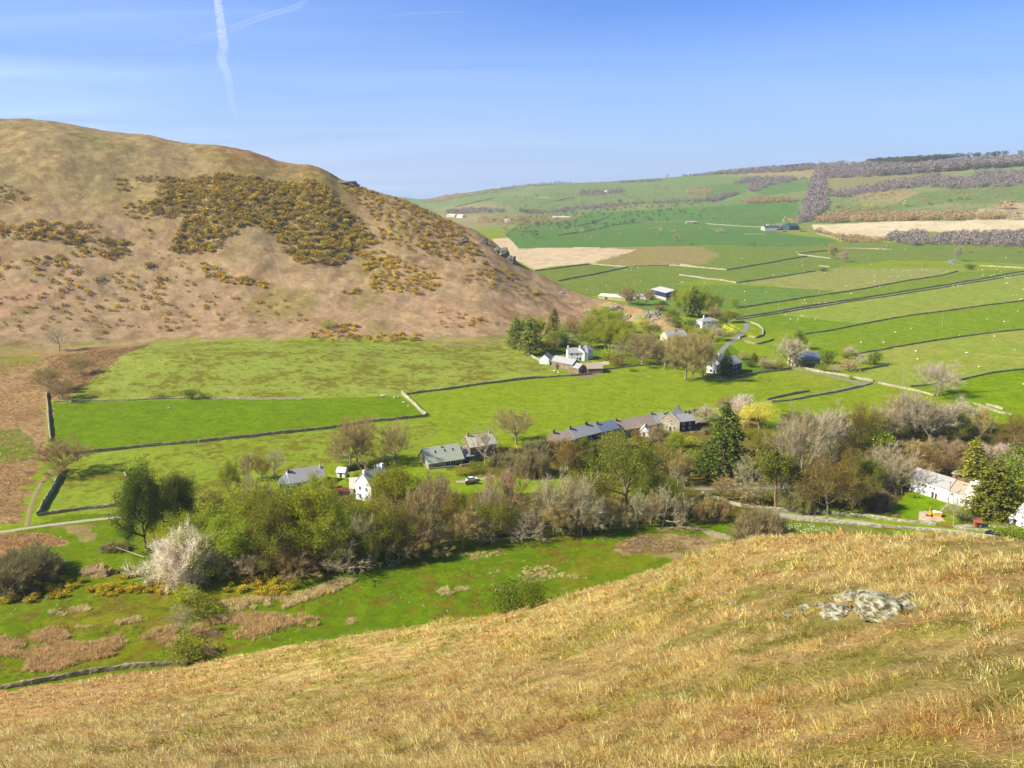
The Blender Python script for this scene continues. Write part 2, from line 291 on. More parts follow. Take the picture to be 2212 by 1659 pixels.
# ------------------------------------------------------------------ sward colours and field polygons
def zp(k,*pts): return [Z(k,a,b) for a,b in pts]
MEADOW=A(140,186,42); 
FIELDS=[ # (colour, mottle amount, mottle colour, polygon in view coordinates)
 # beyond the farm: cooler pasture, haze put into the colour
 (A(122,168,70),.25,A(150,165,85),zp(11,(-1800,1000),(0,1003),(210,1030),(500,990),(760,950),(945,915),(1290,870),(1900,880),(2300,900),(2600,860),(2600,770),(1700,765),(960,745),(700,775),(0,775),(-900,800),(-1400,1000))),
 (A(112,172,72),.1,A(130,165,75),zp(2,(-780,140),(0,140),(400,165),(760,185),(400,262),(0,325),(-900,330))),
 (A(156,186,100),.3,A(178,182,120),zp(2,(0,130),(400,75),(600,40),(800,10),(1500,10),(1800,15),(1560,72),(1300,112),(900,185),(780,188),(400,162))),
 (A(128,176,60),.15,A(150,175,75),zp(2,(0,325),(400,262),(700,215),(900,185),(1300,112),(1560,72),(1700,38),(2300,20),(2212,42),(1700,130),(1200,210),(600,300),(0,392))),
 (A(150,192,78),.3,A(170,186,96),zp(2,(300,370),(600,310),(1200,222),(1700,140),(2212,55),(2500,20),(2500,230),(2212,262),(2050,285),(1600,345),(1000,440),(700,415))),
 (A(118,178,42),.12,A(140,180,55),zp(2,(0,405),(300,368),(700,415),(960,440),(800,480),(520,525),(440,490),(200,500),(100,440))),
 (A(128,182,42),.12,A(145,180,55),zp(2,(520,525),(800,480),(1300,385),(1600,345),(2050,285),(2212,262),(2600,200),(2600,420),(2212,485),(1600,560),(1300,610),(1050,655),(870,680),(500,700),(480,600))),
 (A(156,194,78),.3,A(178,190,100),zp(2,(870,680),(1050,655),(1300,610),(1600,560),(2212,485),(2600,430),(2600,750),(2212,795),(1900,835),(1700,885),(1300,930),(1060,890),(860,830),(1160,770),(1100,690))),
 (A(126,186,22),.15,A(145,185,35),zp(2,(1300,945),(1500,915),(1700,885),(1900,835),(2212,795),(2700,740),(2700,1200),(1900,1200),(1700,1050),(1500,1000))),
 (A(118,165,66),.3,A(150,160,90),zp(10,(1005,915),(1390,868),(1660,888),(1400,950),(1175,990),(1060,950))),
 # tawny unimproved land
 (A(230,204,156,1.),.4,A(206,174,138),zp(10,(700,690),(900,672),(1085,680),(1085,705),(1350,745),(1735,762),(1560,820),(1400,866),(1150,880),(1000,905),(880,840),(740,730))),
 (A(162,172,100),.6,A(168,146,98),zp(10,(1090,703),(1350,690),(1700,690),(2000,700),(2150,735),(2300,790),(2212,868),(1830,880),(1660,888),(1390,866),(1735,762),(1350,742))),
 (A(232,212,164,1.05),.35,A(204,182,134),zp(11,(740,625),(1300,600),(1900,595),(2500,590),(2500,690),(2212,655),(1750,690),(1520,668),(1280,690),(1230,735),(960,700),(740,650))),
 (A(205,185,140),.5,A(160,160,100),zp(11,(1880,520),(2212,470),(2500,450),(2500,600),(1860,595))),
 # far bright pastures
 (A(96,164,76),.12,A(115,165,85),zp(11,(-1250,560),(0,500),(640,450),(650,560),(540,600),(400,640),(640,700),(860,720),(930,745),(700,775),(330,775),(0,770),(-1300,790),(-1400,690))),
 (A(118,168,92),.3,A(150,165,105),zp(11,(850,520),(1300,490),(1500,400),(1700,380),(2150,350),(2500,330),(2500,460),(2100,470),(1600,480),(1300,530),(860,560))),
 (A(150,170,110),.3,A(160,160,110),zp(11,(830,310),(1100,290),(1600,255),(1800,250),(1550,300),(1300,310),(1000,370),(850,400))),
 (A(130,172,105),.1,A(140,170,110),zp(11,(1420,208),(1700,160),(2212,125),(2400,120),(2400,140),(1900,180),(1500,205))),
 (A(104,164,88),.2,A(125,160,95),zp(11,(0,350),(300,330),(290,395),(120,435),(0,440))),
 (A(104,164,88),.2,A(125,160,95),zp(11,(490,340),(740,310),(740,390),(600,400),(400,420),(330,400))),
 # valley head on the left
 (A(112,168,2),.15,A(122,172,8),[(112,872),(170,867),(300,866),(500,862),(700,860),(862,855),(895,878),(925,902),(820,912),(700,925),(560,940),(400,955),(300,964),(200,974),(108,980),(104,940)]),
 (A(158,194,84),.4,A(142,174,60),[(130,866),(200,800),(280,750),(330,740),(400,738),(620,742),(800,742),(1000,740),(1105,740),(1150,775),(1205,800),(1190,812),(1000,832),(880,850),(860,856),(700,860),(500,861),(300,865)]),
 (A(146,188,62),.5,A(138,172,50),[(170,978),(300,966),(400,957),(560,942),(700,927),(820,914),(925,905),(960,930),(900,975),(760,1000),(640,1030),(520,1060),(400,1100),(90,1115),(110,1060),(140,1012)]),
 (A(178,146,96),.6,A(150,118,72),[(-900,745),(-300,745),(0,752),(140,752),(330,738),(300,750),(220,800),(170,835),(130,866),(104,868),(100,980),(88,1010),(60,1080),(50,1130),(0,1135),(-900,1150)]),
 (A(150,118,74),.5,A(170,145,90),[(140,755),(330,740),(270,765),(200,820),(140,860),(104,862),(100,800)]),
 (A(120,160,45),.5,A(150,150,70),[(-300,930),(0,930),(40,925),(72,950),(85,985),(40,1000),(-300,1010)]),
 (A(170,170,90),.6,A(130,160,50),zp(7,(-300,350),(60,330),(200,300),(330,330),(300,420),(150,450),(-300,480))),
 # in-bye meadow below the wood
 (A(112,158,24),.45,A(140,150,45),[(-900,1160),(0,1160),(150,1110),(330,1110),(420,1090),(600,1210),(800,1190),(1000,1175),(1100,1160),(1500,1128),(1600,1126),(2300,1180),(2300,1300),(1600,1300),(900,1480),(-900,1560)]),
 (A(104,158,6),.2,A(118,160,20),[(620,1240),(800,1205),(1000,1185),(1110,1165),(1300,1150),(1480,1130),(1590,1130),(1580,1150),(1400,1180),(1250,1200),(1180,1290),(1050,1330),(700,1378),(500,1415),(660,1330),(740,1260)]),
 (A(176,142,92),.6,A(150,122,70),zp(8,(-300,490),(0,480),(180,470),(330,480),(490,545),(480,580),(350,600),(200,580),(0,700),(-300,700))),
 (A(158,140,84),.6,A(120,140,40),zp(8,(330,420),(700,410),(700,540),(600,550),(520,450))),
 (A(140,150,70),.7,A(176,150,100),zp(4,(480,1480),(700,1380),(1000,1380),(1250,1400),(1480,1440),(1500,1520),(900,1600),(480,1560))),
 (A(186,170,128),.3,A(150,140,100),zp(4,(800,1335),(950,1310),(1160,1320),(1240,1340),(1480,1410),(1440,1445),(1280,1410),(1200,1360),(850,1362))),
 # gardens and verges
 (A(120,190,20),.15,A(135,185,40),zp(5,(760,1250),(1200,1080),(1260,1110),(1500,1170),(1430,1260),(1350,1340),(1120,1310))),
 (A(150,175,60),.2,A(135,185,40),zp(5,(1460,1200),(1780,1230),(2100,1260),(2100,1340),(1800,1360),(1650,1340),(1500,1330))),
 (A(120,165,40),.6,A(150,140,80),zp(5,(-100,1330),(600,1350),(1000,1420),(1900,1530),(2212,1560),(2400,1700),(1000,1600),(0,1560),(-300,1500))),
 (A(130,200,30),.1,A(120,190,25),zp(3,(820,1120),(1040,1100),(1050,1330),(900,1330))),
 (A(105,160,28),.3,A(125,140,50),zp(1,(430,600),(860,620),(1150,620),(1900,600),(2020,700),(2200,700),(2212,810),(1900,860),(1700,840),(1240,765),(910,800),(860,720),(620,690))),
 (A(128,132,62),.6,A(95,120,30),zp(4,(-1000,640),(0,640),(350,580),(900,500),(1270,420),(1600,330),(1850,480),(2400,900),(2212,1180),(1500,1130),(1180,1020),(0,900),(-1000,900))),
 (A(112,120,42),.6,A(98,84,42),[(450,1110),(700,1060),(900,1060),(1500,1070),(1760,1080),(1590,1120),(1300,1140),(1000,1165),(600,1215),(480,1180)]),
 (A(120,112,60),.6,A(98,104,42),zp(5,(0,300),(300,400),(1600,350),(2300,500),(2300,1180),(1800,1100),(1150,900),(1100,1080),(700,1230),(0,1200))),
 (A(178,160,128),.15,A(160,140,100),zp(4,(1060,1520-1100),(1180,350),(1270,400),(1110,500))),
 (A(232,206,172),.08,A(210,190,160),zp(5,(1245,1245),(1330,1240),(1440,1290),(1495,1340),(1240,1330))),
 (A(165,140,105),.5,A(140,120,85),zp(1,(620,800),(900,840),(780,880),(680,850))),
 (A(222,200,165),.2,A(190,170,130),zp(1,(740,760),(960,740),(960,765),(800,790))),
]
def inpoly(x,y,P):
    P=np.asarray(P); c=np.zeros(x.shape,bool); n=len(P); j=n-1
    for i in range(n):
        xi,yi=P[i]; xj,yj=P[j]
        if yi!=yj:
            c^=((yi>y)!=(yj>y))&(x<(xj-xi)*(y-yi)/(yj-yi)+xi)
        j=i
    return c
FW=[(c,m,c2,np.array([G(*p)[:2] for p in P])) for c,m,c2,P in FIELDS]
GORSE_D=zp(12,(900,400),(1000,380),(1180,350),(1330,370),(1500,395),(1660,390),(1780,420),(1830,520),(1950,600),(2000,680),(2060,720),(1900,780),(1850,850),(1620,840),(1540,760),(1500,700),(1380,615),(1230,690),(1180,770),(910,775),(960,680),(1000,590),(900,590),(780,540),(850,480))
SPECK=[(np.array([G(*p)[:2] for p in P]),a) for P,a in (([(140,860),(300,750),(400,738),(1105,740),(1190,800),(1000,830),(880,848),(500,861)],.9),([(400,957),(700,927),(925,905),(960,930),(760,1000),(520,1060),(130,1110),(140,1010)],.5),([(0,1290),(450,1270),(620,1240),(1100,1165),(1500,1130),(1580,1150),(1250,1200),(1050,1330),(700,1370),(400,1430),(0,1480)],.5))]
def mixc(a,b,t): return a+(np.asarray(b)-a)*t[:,None]
def near_col(x,y):
    """dead grass, bracken litter and moss on the near slope"""
    c=np.tile(np.array(A(214,182,112)),(len(x),1))
    u=(x*.80-y*.60); v=(x*.60+y*.80)   # litter lies in streaks down the slope
    n1=fbm(u/1.3,v,1.5,4,31); n2=fbm(u/1.3,v,3.0,4,32); n3=fbm(x,y,16,3,33); n4=fbm(u/1.5,v,.6,3,34)
    c=mixc(c,A(200,154,96),sst(.05,.4,n2+.25*n1)*.75)            # bracken
    c=mixc(c,A(226,192,122),sst(.05,.4,n1-.2*n2)*.7)         # bleached grass
    az=np.arctan2(x,y); r=np.hypot(x,y)
    gr=sst(.06,.38,fbm(u/1.4,v,2.6,4,35)+.4*n3+.06)
    c=mixc(c,A(164,158,70),gr*.75)
    c=mixc(c,A(212,160,108),sst(-.28,-.5,az)*sst(40,90,r)*.55)
    c=c*(1+.38*n4)[:,None]
    return c
def valley_col(x,y):
    n=len(x); c=np.tile(np.array(MEADOW),(n,1))
    r=np.hypot(x,y)
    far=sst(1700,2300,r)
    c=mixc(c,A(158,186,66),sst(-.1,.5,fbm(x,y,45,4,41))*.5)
    c=mixc(c,A(150,178,112),far)  # far land paled with distance: haze put into the sward colour
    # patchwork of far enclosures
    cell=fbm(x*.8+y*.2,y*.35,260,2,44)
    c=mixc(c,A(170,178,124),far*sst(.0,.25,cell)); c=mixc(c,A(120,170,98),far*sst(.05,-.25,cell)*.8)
    n1=fbm(x,y,18,4,42); n2=fbm(x,y,5,3,43); n3=fbm(x,y,1.6,2,45)
    for col,m,col2,P in FW:
        b=(x>P[:,0].min())&(x<P[:,0].max())&(y>P[:,1].min())&(y<P[:,1].max())
        idx=np.nonzero(b)[0]
        if len(idx)==0: continue
        wob=np.clip(r[idx]*.004,.3,4) if m>.5 else 0.
        k=inpoly(x[idx]+wob*n2[idx]*4,y[idx]+wob*n1[idx]*4,P); idx=idx[k]
        if len(idx)==0: continue
        t=np.clip(m*sst(-.15,.35,n1[idx]+.5*n2[idx])*1.4,0,1)
        c[idx]=np.array(col)+(np.array(col2)-np.array(col))*t[:,None]
    # rush tussocks speckle the rougher pastures
    n4=fbm(x,y,3.2,2,46)
    for P,a in SPECK:
        b=np.nonzero((x>P[:,0].min())&(x<P[:,0].max())&(y>P[:,1].min())&(y<P[:,1].max()))[0]; b=b[inpoly(x[b],y[b],P)]
        if len(b): c[b]=mixc(c[b],A(126,128,48),sst(.15,.33,n4[b]+a*.9*n1[b]+.12*n2[b])*.7)
    c=c*(1+(.14*n2+.24*n3)*sst(2500,700,r))[:,None]
    return c
EDG=None
def fell_col(x,y,z):
    az=np.arctan2(x,y)
    c=np.tile(np.array(A(172,146,96)),(len(x),1))
    n1=fbm(x,y,120,4,51); n2=fbm(x,y,28,4,52); n3=fbm(x,y,7,3,53)
    c=mixc(c,A(164,146,88),sst(.0,.4,n1+.4*n2)*.6)
    lo=sst(105,30,z+n1*30)
    c=mixc(c,A(192,158,118),lo*.8*sst(-.5,.3,n2+.4))
    c=mixc(c,A(190,166,108),sst(.1,.45,n2+n3*.3)*.45*sst(90,140,z))
    c=mixc(c,A(206,160,120),sst(.1,.5,fbm(x,y,55,3,54)+.3*n3)*lo*.6)
    c=mixc(c,A(142,152,64),sst(.2,.5,fbm(x,y,60,3,55)+.2*n2)*.6)
    c=mixc(c,A(165,108,62),sst(azel(420,300)[0],azel(560,330)[0],az)*sst(110,150,z)*.6)
    c=mixc(c,A(150,118,72),sst(.12,.4,fbm(x,y,11,4,57)+.3*n2)*.55)
    c=mixc(c,A(206,180,124),sst(.12,.4,fbm(x,y*1.6,8,3,58))*.4)
    c=c*(1+.22*n3+.2*fbm(x,y,2.5,2,56))[:,None]
    return c
# ------------------------------------------------------------------ terrain mesh
def build_terrain():
    dense=np.arange(-37.5,37.51,.075); left=-np.concatenate([np.linspace(180,60,25)[:-1],np.arange(60,37.6,-.75)]); right=-left[::-1]
    az=np.radians(np.concatenate([left,dense,right[:-1]])); nA=len(az)
    rr=[.6]
    while rr[-1]<11000:
        r=rr[-1]
        k=.03 if r<12 else .0105 if r<60 else .0050 if r<240 else .0036 if r<1150 else .008 if r<4500 else .03
        rr.append(r*(1+k))
    r=np.array(rr); nR=len(r)
    AA,RR=np.meshgrid(az,r,indexing='ij')
    x=(np.sin(AA)*RR).ravel(); y=(np.cos(AA)*RR).ravel()
    a,b,c=comps(x,y)
    z=smax(smax(a,b,1.5),c,3.0)
    comp=np.argmax(np.stack([a,b,c]),0); zone=np.where(comp==1,np.where(RR.ravel()>1950,3,1),comp)
    vis=np.abs(AA.ravel())<R(40)
    cols=np.zeros((len(x),3))
    blend_b=sst(-1.5,1.5,a-np.maximum(b,c)); blend_c=sst(-2.5,2.5,c-np.maximum(a,b)+fbm(x,y,12,2,77)*2)
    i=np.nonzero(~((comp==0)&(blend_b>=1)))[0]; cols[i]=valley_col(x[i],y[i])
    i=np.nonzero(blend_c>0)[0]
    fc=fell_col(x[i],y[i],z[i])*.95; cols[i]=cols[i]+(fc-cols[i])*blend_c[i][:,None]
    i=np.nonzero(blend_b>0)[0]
    nc=near_col(x[i],y[i])*(.62+.36*sst(35,85,RR.ravel()[i]))[:,None]; cols[i]=cols[i]+(nc-cols[i])*blend_b[i][:,None]  # darker thatch, plus shade between the blades put into its colour
    # craggy rock where the fell is steep or broken
    cols=np.clip(cols,.004,.8)
    # faces
    ia=np.arange(nA); ja=np.arange(nR-1)
    I,J=np.meshgrid(ia,ja,indexing='ij'); I2=(I+1)%nA
    F4=np.stack([I*nR+J,I*nR+J+1,I2*nR+J+1,I2*nR+J],-1).reshape(-1,4)[:,::-1]
    fz=np.stack([zone[F4[:,k]] for k in range(4)]).min(0)
    V=np.stack([x,y,z],-1)
    mats={0:mat_ground('dead_grass_ground',s1=.5,s2=6,v1=.15,v2=.35,bump=.8,bd=.12),1:mat_ground('pasture_ground',s1=.12,s2=1.1,v1=.10,v2=.22,bump=.5,bd=.3),2:mat_ground('fell_ground',s1=.09,s2=.7,v1=.12,v2=.25,bump=.7,bd=.8),3:mat_ground('far_pasture_ground',s1=.02,s2=.12,v1=.12,v2=.14,bump=0)}
    names={0:'hillside',1:'ground',2:'fell',3:'distant_hills'}
    for k in range(4):
        f=F4[fz==k]
        u,inv=np.unique(f,return_inverse=True)
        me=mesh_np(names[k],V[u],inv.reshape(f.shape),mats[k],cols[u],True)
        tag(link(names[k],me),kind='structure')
build_terrain()
# ------------------------------------------------------------------ light, sky, air
SUN_AZ=R(253)   # compass-style, measured from +Y towards +X
SUN_EL=R(38)
sd=Vector((math.sin(SUN_AZ)*math.cos(SUN_EL),math.cos(SUN_AZ)*math.cos(SUN_EL),math.sin(SUN_EL)))
sl=bpy.data.lights.new('sun','SUN'); sl.energy=4.9; sl.angle=R(.5); sl.color=(1,.94,.80)
so=bpy.data.objects.new('sun',sl); COL.objects.link(so); so.rotation_euler=sd.to_track_quat('Z','Y').to_euler(); so.location=(0,0,400)
w=bpy.data.worlds.new("World"); sc.world=w; w.use_nodes=True; nt=w.node_tree; nt.nodes.clear(); N=nt.nodes; Lk=nt.links
wo=N.new('ShaderNodeOutputWorld'); bg=N.new('ShaderNodeBackground'); bg.inputs[1].default_value=.080
sky=N.new('ShaderNodeTexSky'); sky.sky_type='NISHITA'; sky.sun_disc=False; sky.sun_elevation=SUN_EL; sky.sun_rotation=SUN_AZ
sky.altitude=250; sky.air_density=1.0; sky.dust_density=.35; sky.ozone_density=2.2
hs=N.new('ShaderNodeHueSaturation'); hs.inputs['Saturation'].default_value=1.08; tn=N.new('ShaderNodeMix'); tn.data_type='RGBA'; tn.blend_type='MULTIPLY'; tn.inputs[0].default_value=1; tn.inputs[7].default_value=(.50,.68,1.16,1)
Lk.new(sky.outputs[0],tn.inputs[6]); Lk.new(tn.outputs[2],hs.inputs['Color'])
tc=N.new('ShaderNodeTexCoord')
# high thin cirrus: noise stretched over a flat layer seen in perspective
sx=N.new('ShaderNodeSeparateXYZ'); Lk.new(tc.outputs['Generated'],sx.inputs[0])
ad=N.new('ShaderNodeMath'); ad.operation='ADD'; ad.inputs[1].default_value=.06; Lk.new(sx.outputs[2],ad.inputs[0])
def md(a,b):
    m=N.new('ShaderNodeMath'); m.operation='DIVIDE'; Lk.new(a,m.inputs[0]); Lk.new(b,m.inputs[1]); return m.outputs[0]
cb=N.new('ShaderNodeCombineXYZ'); Lk.new(md(sx.outputs[0],ad.outputs[0]),cb.inputs[0]); Lk.new(md(sx.outputs[1],ad.outputs[0]),cb.inputs[1])
mp=N.new('ShaderNodeMapping'); mp.inputs['Rotation'].default_value=(0,0,R(35)); mp.inputs['Scale'].default_value=(.2,.5,1); Lk.new(cb.outputs[0],mp.inputs[0])
n1=N.new('ShaderNodeTexNoise'); n1.inputs['Scale'].default_value=1.3; n1.inputs['Detail'].default_value=7; n1.inputs['Distortion'].default_value=.7; Lk.new(mp.outputs[0],n1.inputs['Vector'])
mr=N.new('ShaderNodeMapRange'); mr.inputs[1].default_value=.38; mr.inputs[2].default_value=.75; mr.inputs[3].default_value=0; mr.inputs[4].default_value=.4; Lk.new(n1.outputs[0],mr.inputs[0])
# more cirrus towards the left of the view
lf=N.new('ShaderNodeMapRange'); lf.inputs[1].default_value=.15; lf.inputs[2].default_value=-.55; lf.inputs[3].default_value=.15; lf.inputs[4].default_value=1; Lk.new(sx.outputs[0],lf.inputs[0])
mu=N.new('ShaderNodeMath'); mu.operation='MULTIPLY'; Lk.new(mr.outputs[0],mu.inputs[0]); Lk.new(lf.outputs[0],mu.inputs[1])
mc=N.new('ShaderNodeMix'); mc.data_type='RGBA'; hz=N.new('ShaderNodeMapRange'); hz.inputs[1].default_value=0.; hz.inputs[2].default_value=.21; hz.inputs[3].default_value=.8; hz.inputs[4].default_value=.0; Lk.new(sx.outputs[2],hz.inputs[0])
hm=N.new('ShaderNodeMix'); hm.data_type='RGBA'; Lk.new(hz.outputs[0],hm.inputs[0]); Lk.new(hs.outputs[0],hm.inputs[6]); hm.inputs[7].default_value=(3.5,4.7,6.6,1)
Lk.new(mu.outputs[0],mc.inputs[0]); Lk.new(hm.outputs[2],mc.inputs[6]); mc.inputs[7].default_value=(7.5,9.0,11.,1)
Lk.new(mc.outputs[2],bg.inputs[0]); Lk.new(bg.outputs[0],wo.inputs[0])
def haze(dens=7.5e-5):
    mb=MB(); mb.box(-9000,9000,-300,10500,-60,420)
    m,nt,N,Lk=newmat('haze_air'); out=N.new('ShaderNodeOutputMaterial'); v=N.new('ShaderNodeVolumePrincipled')
    v.inputs['Color'].default_value=(.76,.86,1,1); v.inputs['Density'].default_value=dens; v.inputs['Anisotropy'].default_value=.2
    Lk.new(v.outputs[0],out.inputs['Volume'])
    o=mb.build('haze',m); tag(o,kind='stuff')
haze()
vs=sc.view_settings; vs.view_transform='Standard'; vs.look='None'; vs.exposure=EXPO; vs.gamma=1; vs.use_curve_mapping=False
# ------------------------------------------------------------------ roads, tracks, paths
M={}
M['tarmac']=mat_plain('tarmac',A(165,158,150,.9),.9,.12,2.)
M['gravel']=mat_plain('gravel',A(196,184,150),.95,.2,1.5)
M['dirt']=mat_plain('dirt',A(160,145,90),.95,.35,.8)
def gpts(k,pts): return [GZ(k,*p) for p in pts]
def resample(P,step):
    P=np.array([p[:2] for p in P]); out=[P[0]]
    # Catmull-Rom so that roads bend gently
    n=len(P)
    for i in range(n-1):
        p0=P[max(i-1,0)]; p1=P[i]; p2=P[i+1]; p3=P[min(i+2,n-1)]; L=np.linalg.norm(p2-p1); m=max(1,int(L/step))
        for j in range(1,m+1):
            t=j/m
            out.append(.5*((2*p1)+(-p0+p2)*t+(2*p0-5*p1+4*p2-p3)*t*t+(-p0+3*p1-3*p2+p3)*t**3))
    return np.array(out)
def strip(name,k,pts,width,mat,lift=.10,kind='structure'):
    P=resample(gpts(k,pts),2.0); d=np.gradient(P,axis=0); d/=np.linalg.norm(d,axis=1)[:,None]+1e-9; nrm=np.stack([-d[:,1],d[:,0]],1)
    m=5; V=[]
    for j in range(m):
        u=(j/(m-1)-.5)*width; wv=np.array([random.uniform(-.12,.12) for _ in P])*(1 if j in(0,m-1) else 0)
        q=P+nrm*(u+wv)[:,None] if hasattr(u+wv,'__len__') else P+nrm*u
        z=Hf(q[:,0],q[:,1])+lift-(.25 if j in(0,m-1) else 0)
        V.append(np.column_stack([q,z]))
    V=np.stack(V,1); n=len(P); I=np.arange(n-1)[:,None]*m+np.arange(m-1)[None,:]; I=I.ravel()
    Fq=np.stack([I,I+1,I+m+1,I+m],1)[:,::-1]
    o=link(name,mesh_np(name,V.reshape(-1,3),Fq,M[mat],None,True)); tag(o,kind=kind); return o
strip('lane_road',2,[(2600,-30),(2212,48),(1700,136),(1200,217),(600,307),(60,392),(-60,440),(20,470),(30,520),(-30,570),(-120,640),(-190,690),(-160,760),(100,860)],4.5,'tarmac') if False else None
strip('lane_road',1,[(2030,440),(2045,475),(2000,520),(1930,580),(1870,630),(1830,680)],5.5,'tarmac')
strip('lane_road',2,[(2700,-35),(2212,47),(1700,135),(1200,217),(600,306),(60,392),(-20,405),(-60,420)],3.2,'tarmac')
strip('lane_road',2,[(430,785),(560,810),(700,838),(830,868),(930,893),(1050,900)],5.,'tarmac')
strip('lane_road',2,[(1060,898),(960,910),(860,935),(700,970),(540,1000),(380,1028),(240,1045),(120,1075)],3.6,'tarmac')
strip('lane_road',4,[(1480,325),(1300,365),(1180,370),(1060,360)],4.,'tarmac')
strip('farm_track',8,[(-500,500),(-200,478),(0,465),(200,435),(420,405),(700,372),(900,352),(1060,340),(1300,320)],3.0,'gravel')
strip('farm_track',8,[(205,425),(215,370),(225,310),(250,230),(285,150),(340,60),(400,-10)],2.4,'dirt')
strip('lane_road',4,[(1050,985),(1300,990),(1600,985),(1900,980),(2200,960),(2450,930),(2800,900)],4.,'tarmac')
strip('lane_road',4,[(1730,1192),(1900,1207),(2050,1222),(2212,1240)],3.6,'tarmac')
strip('lane_road',5,[(-150,1262),(0,1275),(250,1295),(500,1318),(800,1355),(960,1385),(1200,1400),(1400,1412),(1700,1445),(1900,1478),(2100,1500),(2500,1560)],4.0,'gravel')
strip('garden_path',15,[(930,570),(860,630),(790,690)],1.0,'gravel')
strip('driveway',5,[(1560,1385),(1750,1372),(1850,1378),(2000,1385),(2100,1350),(2160,1300)],3.2,'gravel')
strip('driveway',3,[(-100,1000),(0,985),(120,960)],3.,'gravel')
strip('driveway',3,[(800,1062),(950,1052),(1090,1025),(1180,1000)],3.,'gravel')
strip('far_lane',2,[(1150,-15),(1230,-3),(1350,5)],3.,'tarmac') if False else None
strip('far_lane',11,[(1810,905),(1740,902),(1698,888),(1705,872),(1740,862)],6.,'tarmac',.3)
# ------------------------------------------------------------------ dry stone walls
M['stone_wall']=mat_stone('dry_stone',A(200,188,146),A(142,130,96),1.3)
M['stone_light']=mat_stone('dry_stone_light',A(214,206,172),A(158,148,112),1.3)  # pale stone; on sun-facing walls it puts sunlight into the colour
M['hedge']=mat_plain('hedge_leaf',A(84,98,44),.9,.5,.9,bump=1.)
def wall(k,pts,label,h=1.35,wd=.6,mat='stone_wall',name='dry_stone_wall',cat='stone wall',group=None,jit=.16,step=1.2,beyond=None):
    P0=gpts(k,pts) if beyond is None else [G(*Z(k,*q),rmin=float(np.interp(azel(*Z(k,*q))[0],TB,tcR))+beyond) for q in pts]; P=resample(P0,step); n=len(P)
    d=np.gradient(P,axis=0); d/=np.linalg.norm(d,axis=1)[:,None]+1e-9; nr=np.stack([-d[:,1],d[:,0]],1)
    nr=nr+0
    prof=[(-.5,-.4),(-.46,.55),(-.36,.95),(-.1,1.06),(.2,1.03),(.36,.93),(.47,.5),(.5,-.4)]
    V=[]; z0=Hf(P[:,0],P[:,1]); hh=h*.85*(1+fbm(P[:,0],P[:,1],7,3,len(pts))*.35)
    for u,v in prof:
        j=rng.normal(0,jit*.35,n)*(v>.3); q=P+nr*(u*wd+rng.normal(0,jit*.25,n))[:,None]
        V.append(np.column_stack([q,z0+hh*v+j]))
    m=len(prof); V=np.stack(V,1).reshape(-1,3); I=(np.arange(n-1)[:,None]*m+np.arange(m-1)[None,:]).ravel()
    Fq=np.stack([I,I+m,I+m+1,I+1],1)
    me=mesh_np(name,V,Fq,M[mat],None,False)
    a=P[n//2]; c=np.array([a[0],a[1],float(z0[n//2])])
    me.transform(__import__('mathutils').Matrix.Translation(-Vector(c)))
    o=link(name,me,None,c); tag(o,label,cat,group); return o
W='dry stone wall '
wall(3,[(310,185),(500,158),(700,135),(1000,90),(1250,60),(1500,30),(1750,10),(2000,-5),(2180,-20)],'long grey '+W+'between the rushy field and the big central meadow')
wall(3,[(255,172),(330,235),(400,300),(450,355),(500,395)],'short sunlit '+W+'closing the right end of the vivid green field',h=1.7,wd=1.0,mat='stone_light')
wall(3,[(515,402),(300,425),(150,440),(-20,455),(-260,492),(-500,530),(-750,556),(-960,579)],'right half of the '+W+'along the near side of the vivid green field',h=1.5)
wall(7,[(1550,1010),(1150,1043),(900,1070),(720,1090),(560,1105)],'left half of the '+W+'along the near side of the vivid green field',h=1.5)
wall(7,[(250+1950,940),(1900,975),(1720,992),(1560,1008)],'middle stretch of the '+W+'along the near side of the vivid green field',h=1.5)
wall(7,[(2380,672),(2212,672),(2000,672),(1800,668),(1640,668)],'low pale '+W+'along the far side of the vivid green field',h=1.0,mat='stone_light')
wall(7,[(1450,668),(1250,670),(1000,680),(700,682),(480,690),(420,695)],'broken overgrown '+W+'below three bare trees at the vivid field corner',h=.8)
wall(7,[(360,620),(372,700),(378,780),(384,860),(392,940),(398,1000)],'pale upright '+W+'along the left end of the vivid green field',h=1.6,wd=.9)
wall(8,[(480,-10),(440,70),(400,150),(350,230),(290,340)],'leaning '+W+'running down beside the curved dirt track',h=1.9,wd=.8)
wall(8,[(290,345),(420,325),(600,300),(800,278),(960,262)],W+'beside the gravel track left of the dark pines',h=1.3)
wall(8,[(940,20),(960,60),(985,100)],'short tumbled '+W+'left of the dark pine top',h=.8,mat='stone_light')
wall(8,[(-500,1730),(-200,1690),(0,1652),(250,1612),(500,1566),(700,1530),(900,1502),(1200,1476),(1420,1462)],'long low boundary '+W+'between bracken slope and green meadow in front',h=1.25,wd=.7,jit=.2,step=.8,beyond=6)
wall(1,[(205,580),(270,635),(330,690),(410,735),(500,772)],'sunlit diagonal '+W+'leading to the white farmhouse',h=1.5,wd=.9,mat='stone_light')
wall(1,[(-10,578),(100,578),(205,580)],'thin '+W+'under the fell left of the farmhouse',h=.9,mat='stone_light')
wall(1,[(905,815),(1000,802),(1240,775),(1400,765),(1480,770)],W+'under the garden shrubs right of the farmhouse barns',h=1.1)
wall(1,[(1720,848),(1800,860),(1880,876),(2000,858),(2100,842),(2240,812)],'garden '+W+'in front of the gabled white villa',h=1.3)
wall(2,[(0,852),(150,825),(300,808),(415,790)],'garden '+W+'below the pale tree and the navy roofed chapel house',h=1.3)
